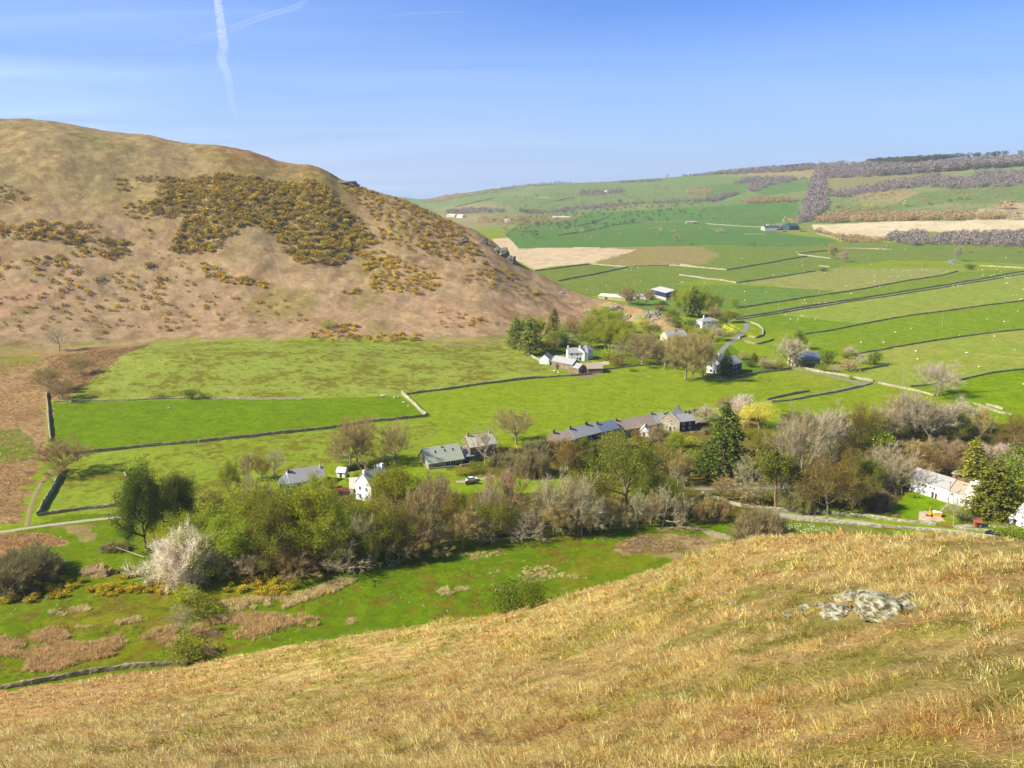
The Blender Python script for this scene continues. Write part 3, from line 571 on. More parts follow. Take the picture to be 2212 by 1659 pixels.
wall(2,[(930,803),(1020,790),(1100,775),(1165,766)],'short '+W+'at the right end of the chapel house garden',h=1.4)
wall(2,[(525,790),(620,812),(740,830),(860,850),(960,872),(1050,890)],'broad pale '+W+'along the far side of the lane bend',h=1.3,wd=1.2,mat='stone_light')
wall(2,[(1090,900),(1180,922),(1300,945),(1420,970),(1520,1000)],'pale '+W+'leading from the lane bend to the lone pale tree',h=1.2,wd=1.,mat='stone_light')
wall(2,[(270,1048),(430,1030),(600,1000),(760,972),(900,940),(1040,905)],'lit '+W+'along the near side of the lane below the bend',h=1.2,wd=.8,mat='stone_light')
wall(2,[(235,1030),(330,1008),(440,985),(555,966)],'dark '+W+'along the far side of the lower lane',h=1.5)
wall(2,[(1340,930),(1480,915),(1640,890)],W+'just left of the lone pale tree',h=1.1)
wall(2,[(1710,882),(1900,836),(2050,812),(2212,795),(2500,760)],W+'running right from behind the lone pale tree',h=1.2)
wall(2,[(870,682),(1050,656),(1180,632),(1300,610),(1600,562),(1900,520),(2212,485),(2500,440)],W+'running right from the chapel house garden across the pasture',h=1.25)
wall(2,[(520,525),(650,505),(800,480),(1000,440),(1300,385),(1600,345),(1850,310),(2050,285),(2212,265),(2500,220)],W+'crossing the pasture behind the right utility pole',h=1.3)
wall(2,[(-10,398),(150,375),(300,352),(600,300),(900,255),(1200,207),(1450,168),(1700,128),(1950,85),(2212,38),(2500,-10)],'far one of the two parallel '+W+'s lining the straight lane'.replace('wall s','walls'),h=1.4)
wall(2,[(-10,412),(150,388),(300,366),(600,316),(900,268),(1200,225),(1450,185),(1700,144),(1950,103),(2212,58),(2500,10)],'near one of the two parallel '+W+'s lining the straight lane'.replace('wall s','walls'),h=1.2)
wall(2,[(0,325),(200,292),(400,262),(700,215),(900,185),(1100,150),(1300,112),(1560,72),(1700,38)],W+'next beyond the walled straight lane',h=1.4)
wall(2,[(0,430),(60,428),(110,436),(160,455),(195,485),(200,515),(190,540)],'pale curved '+W+'round the grassy corner by the road',h=1.4,wd=1.3,mat='stone_light')
wall(2,[(60,580),(100,592),(150,600),(200,590),(280,566)],W+'curving along the pasture left of the pale budding tree',h=1.4)
wall(1,[(1985,560),(2040,545),(2110,560),(2150,545)],'short dark '+W+'beside the road with the white car',h=1.4)
for k,pts,lab in [(11,[(-300,905),(0,928),(145,940)],'pale far '+W+'nearest left of the two lone field trees'),(11,[(145,940),(300,915),(450,890),(705,845)],'dark far '+W+'slanting up to the two lone field trees'),
 (11,[(640,834),(760,848),(870,862)],'pale '+W+'ending at the foot of the lone field trees'),(11,[(645,830),(760,815),(870,806)],'dark '+W+'behind the lone field trees'),
 (11,[(-50,998),(100,1012),(215,1032)],'pale '+W+'left of the pale sheep pasture'),(11,[(215,1032),(350,1012),(500,990),(760,950)],'dark '+W+'along the far side of the pale sheep pasture'),
 (11,[(785,914),(860,920)],'short white '+W+'by the dark field bushes'),(11,[(0,618),(150,630),(390,643)],'thin pale '+W+'left of the distant green roofed farm'),
 (11,[(770,688),(850,705),(910,722),(950,742)],'pale curved '+W+'below the distant farm and the tawny moor'),(11,[(260,693),(420,693)],'thin pale '+W+'in front of the distant green roofed farm'),
 (11,[(950,790),(1120,793),(1290,798)],'thin pale '+W+'beyond the lone field trees'),(11,[(1900,912),(2050,920),(2250,932)],'pale '+W+'at the far right end of the straight lane'),
 (10,[(1010,916),(1200,893),(1390,869)],'dark '+W+'at the near edge of the tawny moss beside the fell'),(10,[(1390,866),(1520,878),(1655,890)],'pale thin '+W+'right of the tawny moss'),
 (10,[(1175,988),(1350,955),(1500,925),(1662,890)],'dark straight '+W+'ending behind the fell foot'),(10,[(2025,946),(2212,970)],'pale '+W+'crossing the pasture behind the larch grove'),
 (10,[(2030,873),(2212,897)],'pale '+W+'two fields beyond the larch grove'),(10,[(1700,884),(2030,873)],'faint '+W+'edging the pasture beyond the blue barn'),
 (10,[(1290,602),(1400,578),(1530,535)],'dark distant '+W+'climbing below the white distant houses'),(10,[(1370,635),(1520,600),(1700,580),(1900,570),(2070,568)],'long distant '+W+'ending at the small far barn'),
 (10,[(1170,665),(1300,645),(1400,632)],'short distant '+W+'right of the dark round tree'),(10,[(1010,398),(1110,400)],'faint distant '+W+'high on the far pasture'),
 (10,[(440,465),(550,440),(700,402)],'dark distant hedge wall on the farthest left pasture'),(10,[(1150,420),(1280,395)],'dark distant hedge wall high in mid distance')]:
    wall(k,pts,lab,h=1.7,wd=1.1,mat='stone_light' if 'pale' in lab or 'white' in lab or 'faint' in lab else 'stone_wall',step=4,jit=.3)
wall(5,[(-160,1230),(0,1242),(250,1255),(500,1272),(760,1300),(1000,1332),(1200,1352),(1400,1372)],'tumbled pale '+W+'between the lane and the cottage lawn',h=1.1,wd=.8,mat='stone_light',step=.8,jit=.22)
wall(5,[(-170,1300),(0,1315),(250,1335),(500,1352),(900,1395)],'pale '+W+'on the near side of the lane before the gate',h=1.0,wd=.8,mat='stone_light',step=.8,jit=.22)
wall(5,[(1035,1402),(1300,1420),(1500,1440),(1750,1470),(1950,1495)],'pale '+W+'on the near side of the lane by the dark car',h=1.0,wd=.8,mat='stone_light',step=.8,jit=.22)
wall(5,[(1560,1402),(1700,1415),(1830,1425),(1960,1440)],'low '+W+'between the dark car and the driveway',h=.8,mat='stone_light',step=.8,jit=.2)
wall(4,[(1210,1030),(1330,1075),(1500,1135),(1650,1155),(1800,1170),(2000,1182),(2180,1192)],'long pale '+W+'curving under the bare wood to the lane',h=1.1,wd=.7,mat='stone_light',step=.8,jit=.2)
wall(4,[(1360,955),(1480,960),(1560,965)],'pale rubble '+W+'under the big dark spruce',h=1.1,mat='stone_light',step=.8,jit=.25)
wall(4,[(1170,1090),(1260,1125)],'short pale '+W+'in the bare wood left of the curving one',h=1.,mat='stone_light',step=.8)
wall(4,[(1060,330),(1180,308),(1215,305)],'dark '+W+'behind the slate gabled house',h=1.5)
wall(4,[(420,430),(700,372),(950,325),(1040,330)],'pale coped '+W+'behind the brown roofed terrace',h=1.4,mat='stone_light')
wall(5,[(1860,262),(1960,290),(2020,310)],'short pale '+W+'in the pasture right of the wood',h=1.2,mat='stone_light')
wall(5,[(1740,250),(1850,290),(1990,340),(2100,360)],'dark ditch-side '+W+'right of the bare wood top',h=1.2)
# trimmed hedges in the gardens
wall(4,[(1115,470),(1190,440),(1270,430)],'clipped yellow green hedge beside the slate gabled house',h=2.0,wd=1.6,mat='hedge',name='hedge',cat='hedge',jit=.4)
wall(3,[(900,1090),(960,1085),(1030,1080)],'dark low hedge below the long drive with the white car',h=1.6,wd=1.4,mat='hedge',name='hedge',cat='hedge',jit=.5)
wall(14,[(1250,330),(1500,270),(1800,190)],'long clipped hedge behind the white gabled house',h=2.2,wd=2.2,mat='hedge',name='hedge',cat='hedge',jit=.4)
# ------------------------------------------------------------------ trees: each prototype is trunk and limbs + crown, 10 m tall before scaling
rt=random.Random(5); nrg=np.random.default_rng(5)
def rv(): 
    v=nrg.normal(size=3); return v/np.linalg.norm(v)
def unit(v): return v/(np.linalg.norm(v)+1e-9)
def cards_leaf(C,size,flat=.3,dirs=None):
    """C (n,3) centres -> n random quads"""
    n=len(C); a=nrg.normal(size=(n,3)); a/=np.linalg.norm(a,axis=1)[:,None]
    b=nrg.normal(size=(n,3)); b-= (a*b).sum(1)[:,None]*a; b/=np.linalg.norm(b,axis=1)[:,None]
    s=size*nrg.uniform(.6,1.35,n)[:,None]; a=a*s; b=b*s*nrg.uniform(.45,.9,n)[:,None]
    V=np.stack([C-a,C-b*.8,C+a,C+b],1).reshape(-1,3); return V
def cards_twig(P,D,L,w):
    n=len(P)
    if n==0: return np.zeros((0,3))
    s=np.cross(D,nrg.normal(size=(n,3))); s/=np.linalg.norm(s,axis=1)[:,None]+1e-9
    w=(w*nrg.uniform(.6,1.3,n))[:,None]; L=(L*nrg.uniform(.5,1.25,n))[:,None]
    bend=nrg.normal(size=(n,3))*.15*L
    return np.stack([P-s*w*.5,P+s*w*.5,P+D*L+bend+s*w*.15,P+D*L+bend-s*w*.15],1).reshape(-1,3)
def crown_mesh(name,parts,mat):
    """parts: list of (V(4n,3), colour tint (3,), variation)"""
    Vs=[];Cs=[]
    for V,tint,var in parts:
        n=len(V)//4; k=1+nrg.uniform(-var,var,n); c=np.repeat((np.array(tint)[None,:]*k[:,None]),4,0); Vs.append(V); Cs.append(c)
    V=np.concatenate(Vs); n=len(V)//4
    return mesh_np(name,V,np.arange(4*n).reshape(-1,4),mat,np.concatenate(Cs))
class Skel:
    def __init__(s): s.mb=MB(); s.tips=[]; s.mids=[]
    def branch(s,p,d,L,r,lvl,cfg):
        segs=3 if lvl<2 else 2; k=6 if lvl==0 else 4 if lvl==1 else 3
        pts=[p]; dd=d.copy(); dirs=[]
        for i in range(segs):
            dd=unit(dd+rv()*cfg['wob']+np.array([0,0,cfg['up']*(lvl>0)]))
            dirs.append(dd.copy()); pts.append(pts[-1]+dd*L/segs)
        rad=[r*(1-(1-cfg['tap'])*i/segs) for i in range(segs+1)]
        for i in range(segs): s.mb.tube(pts[i],pts[i+1],rad[i],rad[i+1],k)
        mx=cfg['n']; 
        if lvl>=len(mx):
            s.tips.append((pts[-1],dirs[-1])); s.tips.append((pts[-2]*.5+pts[-1]*.5,dirs[-1])); return
        if lvl>=1: s.mids.append((pts[-2],dirs[-1]))
        n=mx[lvl]; st=cfg['start'] if lvl==0 else .35
        ph=rt.uniform(0,6.28)
        for i in range(n):
            t=st+(1-st)*(i+rt.uniform(0,.6))/n if i<n-1 else 1.
            t=min(t,1.); f=t*segs; j=min(int(f),segs-1); q=pts[j]+(pts[j+1]-pts[j])*(f-j)
            ax=dirs[j]; a=unit(np.cross(ax,rv())); a0=unit(np.cross(ax,(0.2,.9,.1))); b0=np.cross(ax,a0); an=ph+i*2.4+rt.uniform(-.4,.4)
            side=a0*math.cos(an)+b0*math.sin(an)
            sp=cfg['ang'][min(lvl,len(cfg['ang'])-1)]*rt.uniform(.7,1.25)*(.55 if i==n-1 else 1)
            if lvl==0: sp*=1.25-.6*(t-st)/(1-st+1e-6)
            nd=unit(ax*math.cos(sp)+side*math.sin(sp))
            LL=L*cfg['lr'][min(lvl,len(cfg['lr'])-1)]*rt.uniform(.75,1.15)*(1.1-.35*(t-st)/(1-st+1e-6) if lvl==0 else 1)
            s.branch(q,nd,LL,rad[j]*(.62 if i<n-1 else .8)*cfg.get('rr',1),lvl+1,cfg)
def finish(parts_xyz,H=10):
    pass
PROTO={}
def register(kind,trunk,crown,width): PROTO.setdefault(kind,[]).append((trunk,crown,width))
def norm_scale(V,Vt):
    """scale so that the top of the crown is at 10 m"""
    z=np.percentile(V[:,2],99.7); k=10/z; V*=k; Vt*=k
    w=np.percentile(V[:,0],98)-np.percentile(V[:,0],2); w2=np.percentile(V[:,1],98)-np.percentile(V[:,1],2); return (w+w2)/2
M['bark']=mat_plain('bark',A(190,172,128,.9),.9,.3,3.,stretch=(1,1,.3),objvar=.15)
M['bark_pale']=mat_plain('bark_pale',A(200,188,150,.85),.9,.3,3.,stretch=(1,1,.3),objvar=.12)
M['bark_pink']=mat_plain('bark_pink',A(206,160,128,.8),.9,.3,3.,stretch=(1,1,.3))
M['bark_dark']=mat_plain('bark_dark',A(124,104,76),.9,.3,3.,stretch=(1,1,.3))
def twigmat(n,c,ov=.14): return mat_plain(n,c,.9,.15,.5,attr=True,objvar=ov,trans=.25,spec=.1)
CR={'brown':twigmat('twigs_brown',A(196,172,108,1.3)),'grey':twigmat('twigs_grey',A(206,192,146,1.15)),'olivetwig':twigmat('twigs_olive',A(174,162,104,1.15)),'pink':twigmat('twigs_pink',A(214,192,150,1.2)),
 'palepink':twigmat('twigs_pale',A(226,206,172,1.15)),'maroon':twigmat('twigs_maroon',A(194,168,118,1.25))}
def leafmat(n,c,ov=.12,tr=.45): return mat_plain(n,c,.8,.18,.4,attr=True,objvar=ov,trans=tr,spec=.05)
LF={'olive':leafmat('leaves_olive',A(152,184,66,1.3)),'green':leafmat('leaves_green',A(170,204,52,1.45)),'bright':leafmat('leaves_bright',A(172,208,60,1.3)),
 'dark':leafmat('needles_dark',A(110,146,50,1.3),tr=.25),'pine':leafmat('needles_pine',A(126,150,54,1.35),tr=.25),'yellow':leafmat('leaves_yellow',A(236,226,70,2.0)),'gold':leafmat('leaves_gold',A(196,190,70,1.1)),
 'blossom':leafmat('blossom_white',A(252,234,210,1.4),ov=.05),'gorse':leafmat('gorse_green',A(150,152,60,1.8),tr=.3),'gorseflower':leafmat('gorse_flower',A(238,212,40,1.35),ov=.05),
 'budbrown':leafmat('buds_brown',A(168,174,84,1.2)),'larch':leafmat('larch_green',A(160,186,76,1.4),tr=.4),'reed':leafmat('rush_straw',A(196,156,108,1.))}
def bare(kind,seed,cfg,tw,twmat,bark,tint=(1,1,1),leaf=None,leafm=None,pale=None):
    rt.seed(seed); s=Skel(); s.branch(np.array([0,0,-.3]),unit(np.array([rt.uniform(-.05,.05),rt.uniform(-.05,.05),1.])),cfg['L'],cfg['r'],0,cfg)
    for (nx,ny) in cfg.get('stems',[]): s.branch(np.array([nx,ny,-.3]),unit(np.array([nx*.5,ny*.5,1.])),cfg['L']*rt.uniform(.8,1),cfg['r']*.8,0,cfg)
    nt_=tw['n']; P=[];D=[]
    for p,d in s.tips:
        for _ in range(nt_): P.append(p+nrg.normal(size=3)*.18); D.append(unit(d+rv()*tw['spread']+np.array([0,0,tw.get('up',.15)])))
    for p,d in s.mids:
        for _ in range(nt_//3): P.append(p+nrg.normal(size=3)*.2); D.append(unit(d+rv()*tw['spread']))
    P=np.array(P);D=np.array(D); parts=[]
    V=cards_twig(P,D,tw['L'],tw['w'])
    Vt=np.array(s.mb.v,float); allp=[V]
    if leaf:
        T=np.array([p for p,_ in s.tips]+[p for p,_ in s.mids]); C=np.repeat(T,leaf['n'],0)+nrg.normal(size=(len(T)*leaf['n'],3))*leaf['r']*np.array([1,1,.8])
        VL=cards_leaf(C,leaf['s']); allp.append(VL)
    VA=np.concatenate(allp); w=norm_scale(VA,Vt)
    k=len(V); parts=[(VA[:k],tint,.35)] if k else []
    tr=mesh_np('trunk',Vt,s.mb.q,bark,None,True)
    if leaf:
        parts=[(VA[k:],(1,1,1),.4)]
        if tw['n']>0: parts.append((VA[:k],leaf.get('twtint',(1,.85,.8)),.3))
        cm=crown_mesh('crown',parts,leafm)
    else: cm=crown_mesh('crown',parts,twmat)
    register(kind,tr,cm,w)
base=dict(L=4.2,r=.24,wob=.14,up=.10,tap=.6,n=[8,4,4],ang=[.95,.65,.6],lr=[.95,.6,.6],start=.35)
TW=dict(n=22,L=1.0,w=.042,spread=.8)
for sd_ in range(4):
    c=dict(base); c['ang']=[1.0+.1*(sd_%2),.65,.6]
    bare('bare_brown',20+sd_,c,TW,CR['brown'],M['bark'])
    bare('bare_maroon',30+sd_,c,dict(TW,n=18),CR['maroon'],M['bark'])
    bare('bare_grey',40+sd_,dict(c,wob=.24,r=.27),dict(TW,n=10,w=.045),CR['grey'],M['bark_pale'])
    bare('bare_pink',50+sd_,c,dict(TW,n=18),CR['pink'],M['bark_pale'])
    bare('bare_pale',60+sd_,c,dict(TW,n=18),CR['palepink'],M['bark_pale'])
for sd_ in range(2):
    bare('field_tree',70+sd_,dict(base,L=3.6,r=.26,n=[9,5,4],ang=[1.05,.6,.55],lr=[1.25,.62,.6],start=.55),dict(TW,n=26,w=.035,L=.95),CR['brown'],M['bark'])
    bare('thin_bare',75+sd_,dict(base,L=6.5,r=.16,n=[10,3,3],ang=[.8,.6,.6],lr=[.42,.6,.6],start=.35),dict(TW,n=8,w=.04,L=.8),CR['grey'],M['bark_pale'])
    bare('shrub_bare',80+sd_,dict(base,L=2.6,r=.08,n=[7,4,4],ang=[.9,.6,.6],lr=[1.1,.7,.6],start=.1,stems=[(1.6,0),(-1.5,.6),(.2,1.5),(-.3,-1.5),(2.6,1),(-2.5,-.8)]),dict(TW,n=12,w=.07,L=1.3),CR['olivetwig'],M['bark'])
    bare('gnarled',85+sd_,dict(base,L=3.2,r=.24,wob=.45,n=[6,4,4],ang=[1.1,.8,.7],lr=[1.,.65,.6],start=.5),dict(TW,n=8,w=.05,L=.7),CR['grey'],M['bark_pale'])
LFc=dict(n=38,r=.46,s=.10)
for sd_ in range(3):
    bare('olive_tree',90+sd_,base,dict(TW,n=5),None,M['bark'],leaf=dict(LFc,n=40,twtint=(.95,.8,.7)),leafm=LF['olive'])
    bare('budding_tree',100+sd_,base,dict(TW,n=10),None,M['bark'],leaf=dict(LFc,n=16,s=.08,twtint=(1,.85,.8)),leafm=LF['budbrown'])
    bare('green_tree',110+sd_,base,dict(TW,n=2),None,M['bark'],leaf=dict(LFc,n=46),leafm=LF['green'])
    bare('bright_tree',120+sd_,dict(base,n=[9,4,4],ang=[.8,.6,.6],start=.2),dict(TW,n=2),None,M['bark'],leaf=dict(LFc,n=44,r=.5),leafm=LF['bright'])
bare('yellow_tree',130,base,dict(TW,n=1),None,M['bark'],leaf=dict(LFc,n=30,r=.5),leafm=LF['yellow'])
for sd_ in range(2):
    bare('blossom_tree',132+sd_,dict(base,L=3.,start=.1,n=[10,5,4],ang=[1.15,.7,.6],lr=[1.35,.62,.6],stems=[(.5,.2),(-.5,.1)]),dict(TW,n=7,w=.08,L=1.2,up=.5),None,M['bark'],leaf=dict(LFc,n=14,s=.11,twtint=(1,.96,.96)),leafm=LF['blossom'])
    bare('scots_pine',136+sd_,dict(base,L=6.8,r=.17,n=[9,4,3],ang=[1.15,.6,.6],lr=[.38,.55,.6],start=.62),dict(TW,n=0),None,M['bark_pink'],leaf=dict(LFc,n=40,r=.30,s=.12),leafm=LF['pine'])
    bare('bushy_pine',138+sd_,dict(base,L=5.,r=.22,n=[16,4,4],ang=[1.3,.65,.6],lr=[.75,.6,.6],start=.15,up=.02),dict(TW,n=0),None,M['bark_dark'],leaf=dict(LFc,n=40,r=.4,s=.10),leafm=LF['pine'])
for sd_ in range(2):
    bare('round_pine',150+sd_,dict(base,L=4.4,start=.3,n=[12,5,4],ang=[1.15,.7,.6],lr=[.85,.6,.6]),dict(TW,n=0),None,M['bark_dark'],leaf=dict(LFc,n=70,r=.6,s=.10),leafm=LF['dark'])
def conifer(kind,seed,lm,wid,layers=26,dens=14,droop=.35,bark='bark_dark',top=1.,s=.16,lo=.06,power=.8,tube=True):
    rt.seed(seed); mb=MB(); mb.tube((0,0,-.3),(0,0,9.7),.22,.03,6); C=[]
    for i in range(layers):
        z=lo*10+(9.7-lo*10)*(i/(layers-1))**.92; rr=wid*(1-(i/(layers-1)))**power*(1+rt.uniform(-.15,.15))+.12
        if i<3: rr*=.75+.1*i
        nb=max(5,int(13*rr/wid+4))
        for b in range(nb):
            a=rt.uniform(0,6.28); L=rr*rt.uniform(.65,1.18)
            if tube and rr>.5: mb.tube((0,0,z),(math.cos(a)*L*.8,math.sin(a)*L*.8,z-droop*L*.8),.035,.01,3)
            m=int(dens*L/wid)+5
            for _ in range(m):
                t=rt.uniform(.3,1)**.7; C.append((math.cos(a)*L*t+rt.gauss(0,.09+.06*t),math.sin(a)*L*t+rt.gauss(0,.09+.06*t),z-droop*L*t*t+rt.gauss(0,.07)))
    C=np.array(C); V=cards_leaf(C,s); Vt=np.array(mb.v); w=norm_scale(V,Vt)
    register(kind,mesh_np('trunk',Vt,mb.q,M[bark],None,True),crown_mesh('crown',[(V,(1,1,1),.4)],lm),w)
for sd_ in range(2):
    conifer('spruce',200+sd_,LF['dark'],2.9,power=.75); conifer('cypress',205+sd_,LF['pine'],2.6,layers=30,dens=18,droop=.15,lo=.02,power=.45)
    conifer('larch',210+sd_,LF['larch'],1.9,dens=9,power=.6,lo=.12); conifer('gold_cone',215+sd_,LF['gold'],1.5,dens=12,power=.7,lo=.02,layers=24)
def bush(kind,seed,lm,n=1500,w=1.25,s=.26,lobes=9,flower=None,ff=.3,flat=.75,twigs=0,inner=.45):
    """10 m nominal mass of leaf cards built of several overlapping lobes"""
    nr=np.random.default_rng(seed); rt.seed(seed); C=[];mb=MB(); F_=[]
    for i in range(lobes):
        a=nr.uniform(0,6.28); r=nr.uniform(0,.62)*w*5; c=np.array([math.cos(a)*r,math.sin(a)*r,nr.uniform(1.5,6.2)]); q=nr.uniform(2.2,3.9)
        if i==0: c=np.array([0,0,5.8]); q=3.9
        mb.tube((c[0]*.1,c[1]*.1,-.3),tuple(c),.16,.05,4)
        m=n//lobes; d=nr.normal(size=(m,3)); d/=np.linalg.norm(d,axis=1)[:,None]; rad=q*nr.uniform(inner,1.05,m)**.6
        P=c+d*rad[:,None]*np.array([1,1,flat]); P=P[P[:,2]>.05]; C.append(P)
        F_.append((d[:len(P),2]>-.2)) if False else None
    C=np.concatenate(C); V=cards_leaf(C,s); Vt=np.array(mb.v); w_=norm_scale(V,Vt)
    n4=len(V)//4; parts=[(V,(1,1,1),.45)]
    if flower:
        k=n4; sel=nr.random(k)<ff; z=C[:,2]; patch=fbm(C[:,0]+seed*7,C[:,1]+C[:,2],3.0,2,seed)>(.25-ff*.6); sel=(nr.random(k)<.75)&patch&(z>2)
        V4=V.reshape(-1,4,3); col=np.ones((n4,3))*(1+nr.uniform(-.45,.45,n4))[:,None]
        me=mesh_np('crown',V,np.arange(4*n4).reshape(-1,4),lm,np.repeat(col,4,0)); me.materials.append(flower)
        mi=np.zeros(n4,np.int32); mi[sel]=1; me.polygons.foreach_set('material_index',mi)
    else: me=crown_mesh('crown',parts,lm)
    register(kind,mesh_np('trunk',Vt,mb.q,M['bark_dark'],None,True),me,w_)
for sd_ in range(3):
    bush('green_bush',300+sd_,LF['green']); bush('olive_bush',310+sd_,LF['olive']); bush('dark_bush',320+sd_,LF['dark']); bush('brown_bush',330+sd_,LF['budbrown'])
    bush('gorse_green',340+sd_,LF['gorse'],n=260,s=.62,lobes=6,w=.95); bush('gorse_mixed',350+sd_,LF['gorse'],n=320,s=.58,lobes=6,flower=LF['gorseflower'],ff=.35,w=.95)
    bush('gorse_gold',360+sd_,LF['gorse'],n=320,s=.58,lobes=6,flower=LF['gorseflower'],ff=1.1,w=.95)
bush('yellow_bush',371,LF['yellow']); bush('maroon_bush',372,CR['maroon']); bush('pale_bush',373,CR['palepink'],s=.2); bush('white_bush',374,LF['blossom'],s=.2); bush('bright_bush',375,LF['bright'])
bush('holly',376,LF['dark'],n=5000,s=.16,lobes=14)
def far_crown(kind,seed,mat,n=90,s=.85):
    nr=np.random.default_rng(seed); d=nr.normal(size=(n,3)); d/=np.linalg.norm(d,axis=1)[:,None]
    C=np.array([0,0,6.0])+d*(nr.uniform(.5,1,n)**.5)[:,None]*np.array([3.6,3.6,3.9])*(1+.25*np.sin(d[:,:1]*5+seed)); V=cards_leaf(C,s)
    mb=MB(); mb.tube((0,0,-1),(0,0,5),.3,.15,4); Vt=np.array(mb.v); w_=norm_scale(V,Vt)
    register(kind,mesh_np('trunk',Vt,mb.q,M['bark'],None),crown_mesh('crown',[(V,(1,1,1),.3)],mat),w_)
for sd_ in range(3):
    far_crown('far_bare',400+sd_,CR['brown']); far_crown('far_dark',410+sd_,LF['dark']); far_crown('far_purple',420+sd_,CR['maroon'])
def far_plain(kind,seed,mat): far_crown(kind,seed,mat)
NAME={'round_pine':('pine_tree','pine tree'),'spruce':('spruce_tree','spruce'),'cypress':('cypress_tree','conifer'),'larch':('larch_tree','larch'),'gold_cone':('conifer_tree','conifer'),'scots_pine':('pine_tree','pine tree'),'bushy_pine':('pine_tree','pine tree'),'blossom_tree':('blossom_tree','blossom tree')}
pick=random.Random(3)
def plant(kind,k,x,yb,yt,w,label,group=None,pos=None,name=None,cat=None):
    """yb base row, yt top row, w width: all in view window k"""
    s=ZW[k][2]
    p=pos if pos is not None else GZ(k,x,yb)
    _,py=Z(k,x,yt); px,pb=proj(p)
    dist=math.hypot(p[0],p[1],p[2]-ZC)
    # height whose top projects to the noted row
    h=1.
    for _ in range(12):
        q=(p[0],p[1],p[2]+h); cy=proj(q)[1]; g=(pb-cy)/h; h=max(.3,(pb-py)/g)
    tr,cr_,pw=pick.choice(PROTO[kind])
    W_=w*s*dist/F; sz=h/10; sxy=W_/pw
    sxy=min(max(sxy,sz*.45),sz*2.4)
    is_b='bush' in kind or 'shrub' in kind or 'gorse' in kind or kind=='holly'
    nm,ct=NAME.get(kind,('shrub' if is_b else 'tree','shrub' if is_b else 'tree'))
    if kind.startswith('gorse'): nm,ct='gorse_bush','gorse bush'
    if kind.startswith('bare') or kind in('field_tree','thin_bare','gnarled'): nm='bare_tree'
    nm=name or nm; ct=cat or ct
    o=empty(nm,p,pick.uniform(0,6.28),(sxy,sxy,sz)); tag(o,label,ct,group)
    link('trunk',tr,o); link('crown',cr_,o); return o
# ------------------------------------------------------------------ trees and shrubs, one by one: (kind, x, base row, top row, width, label)
def T(k,rows):
    for r in rows: plant(r[0],k,r[1],r[2],r[3],r[4],r[5],*(r[6:7]))
gw='bare trees of the wood below the village'
T(6,[('round_pine',285,1105,435,270,'large dark pine with a crooked ivy trunk by the white blossom tree'),
 ('round_pine',545,925,500,190,'smaller dark green pine just right of the crooked pine'),
 ('round_pine',420,930,575,170,'dark pine standing between the crooked pine and the smaller one'),
 ('green_tree',690,1200,740,340,'light green tree rising right behind the white blossom tree'),
 ('green_tree',930,1300,850,480,'broad yellow green tree right of the white blossom tree'),
 ('green_tree',1090,1120,560,400,'tall yellow green tree left of the white cottage'),
 ('bare_maroon',1150,1000,510,300,'brown topped bare tree beside the slate cottage gable'),
 ('budding_tree',1240,1270,770,430,'dark brown bare tree in front of the white cottage'),
 ('green_tree',1600,1180,560,400,'olive budding tree between cottage and gabled house'),
 ('green_tree',1620,1270,800,430,'shady green tree in the wood below the gabled house'),
 ('olive_tree',1420,1190,700,360,'mid green tree below the long slate cottage'),
 ('blossom_tree',570,1345,965,450,'large white blossom tree in front of the dark pines'),
 ('bare_pink',1120,1350,1120,220,'small pinkish bare tree right of the big blossom tree'),
 ('olive_tree',945,700,420,190,'small olive tree behind the wood left of the cottage'),
 ('bare_maroon',1090,570,350,140,'small reddish bare tree at the field edge above the wood'),
 ('budding_tree',1195,570,370,120,'small pale green tree between the reddish tree and the blossom one'),
 ('thin_bare',1300,555,310,160,'slim grey flowering tree just left of the slate cottage'),
 ('field_tree',1880,462,160,300,'left of the pair of big bare trees in the field'),
 ('field_tree',1945,448,55,320,'taller right one of the pair of bare field trees'),
 ('brown_bush',770,880,690,300,'low brown shrubbery right of the small dark pine'),
 ('brown_bush',820,740,640,150,'thin brown shrub at the field corner above the wood'),
 ('gnarled',1930,1300,1030,330,'tangled grey shrub at the wood foot under the gabled house'),
 ('bare_brown',1480,1330,1130,360,'brown tangled shrub at the wood edge above the meadow'),
 ('olive_tree',1830,1230,840,330,'olive tree among greens straight below the gabled house'),
 ('yellow_bush',1905,550,500,50,'round yellow green garden shrub above the gabled house'),
 ('green_bush',1945,550,495,60,'dark green garden shrub beside the round yellow one'),
 ('bright_bush',1860,575,545,60,'bright green low shrub in the cottage garden'),
 ('dark_bush',1360,760,640,220,'dark evergreen shrub under the slate cottage'),
 ('green_bush',1580,720,600,180,'green shrub by the slate cottage front')])
T(8,[('shrub_bare',170,850,600,420,'broad dome of brown thicket at the left edge'),
 ('shrub_bare',880,600,545,160,'small brown shrub under the crooked ivy trunk'),
 ('green_bush',1420,1010,860,170,'pale green shrub below the blossom tree by the stream'),
 ('olive_bush',1500,1110,960,260,'thin olive shrub beside the boulders in the rushes'),
 ('thin_bare',1385,1260,1020,170,'small pale leaning tree among the rush beds'),
 ('olive_bush',1390,1420,1290,260,'green scrub patch near the boundary wall')])
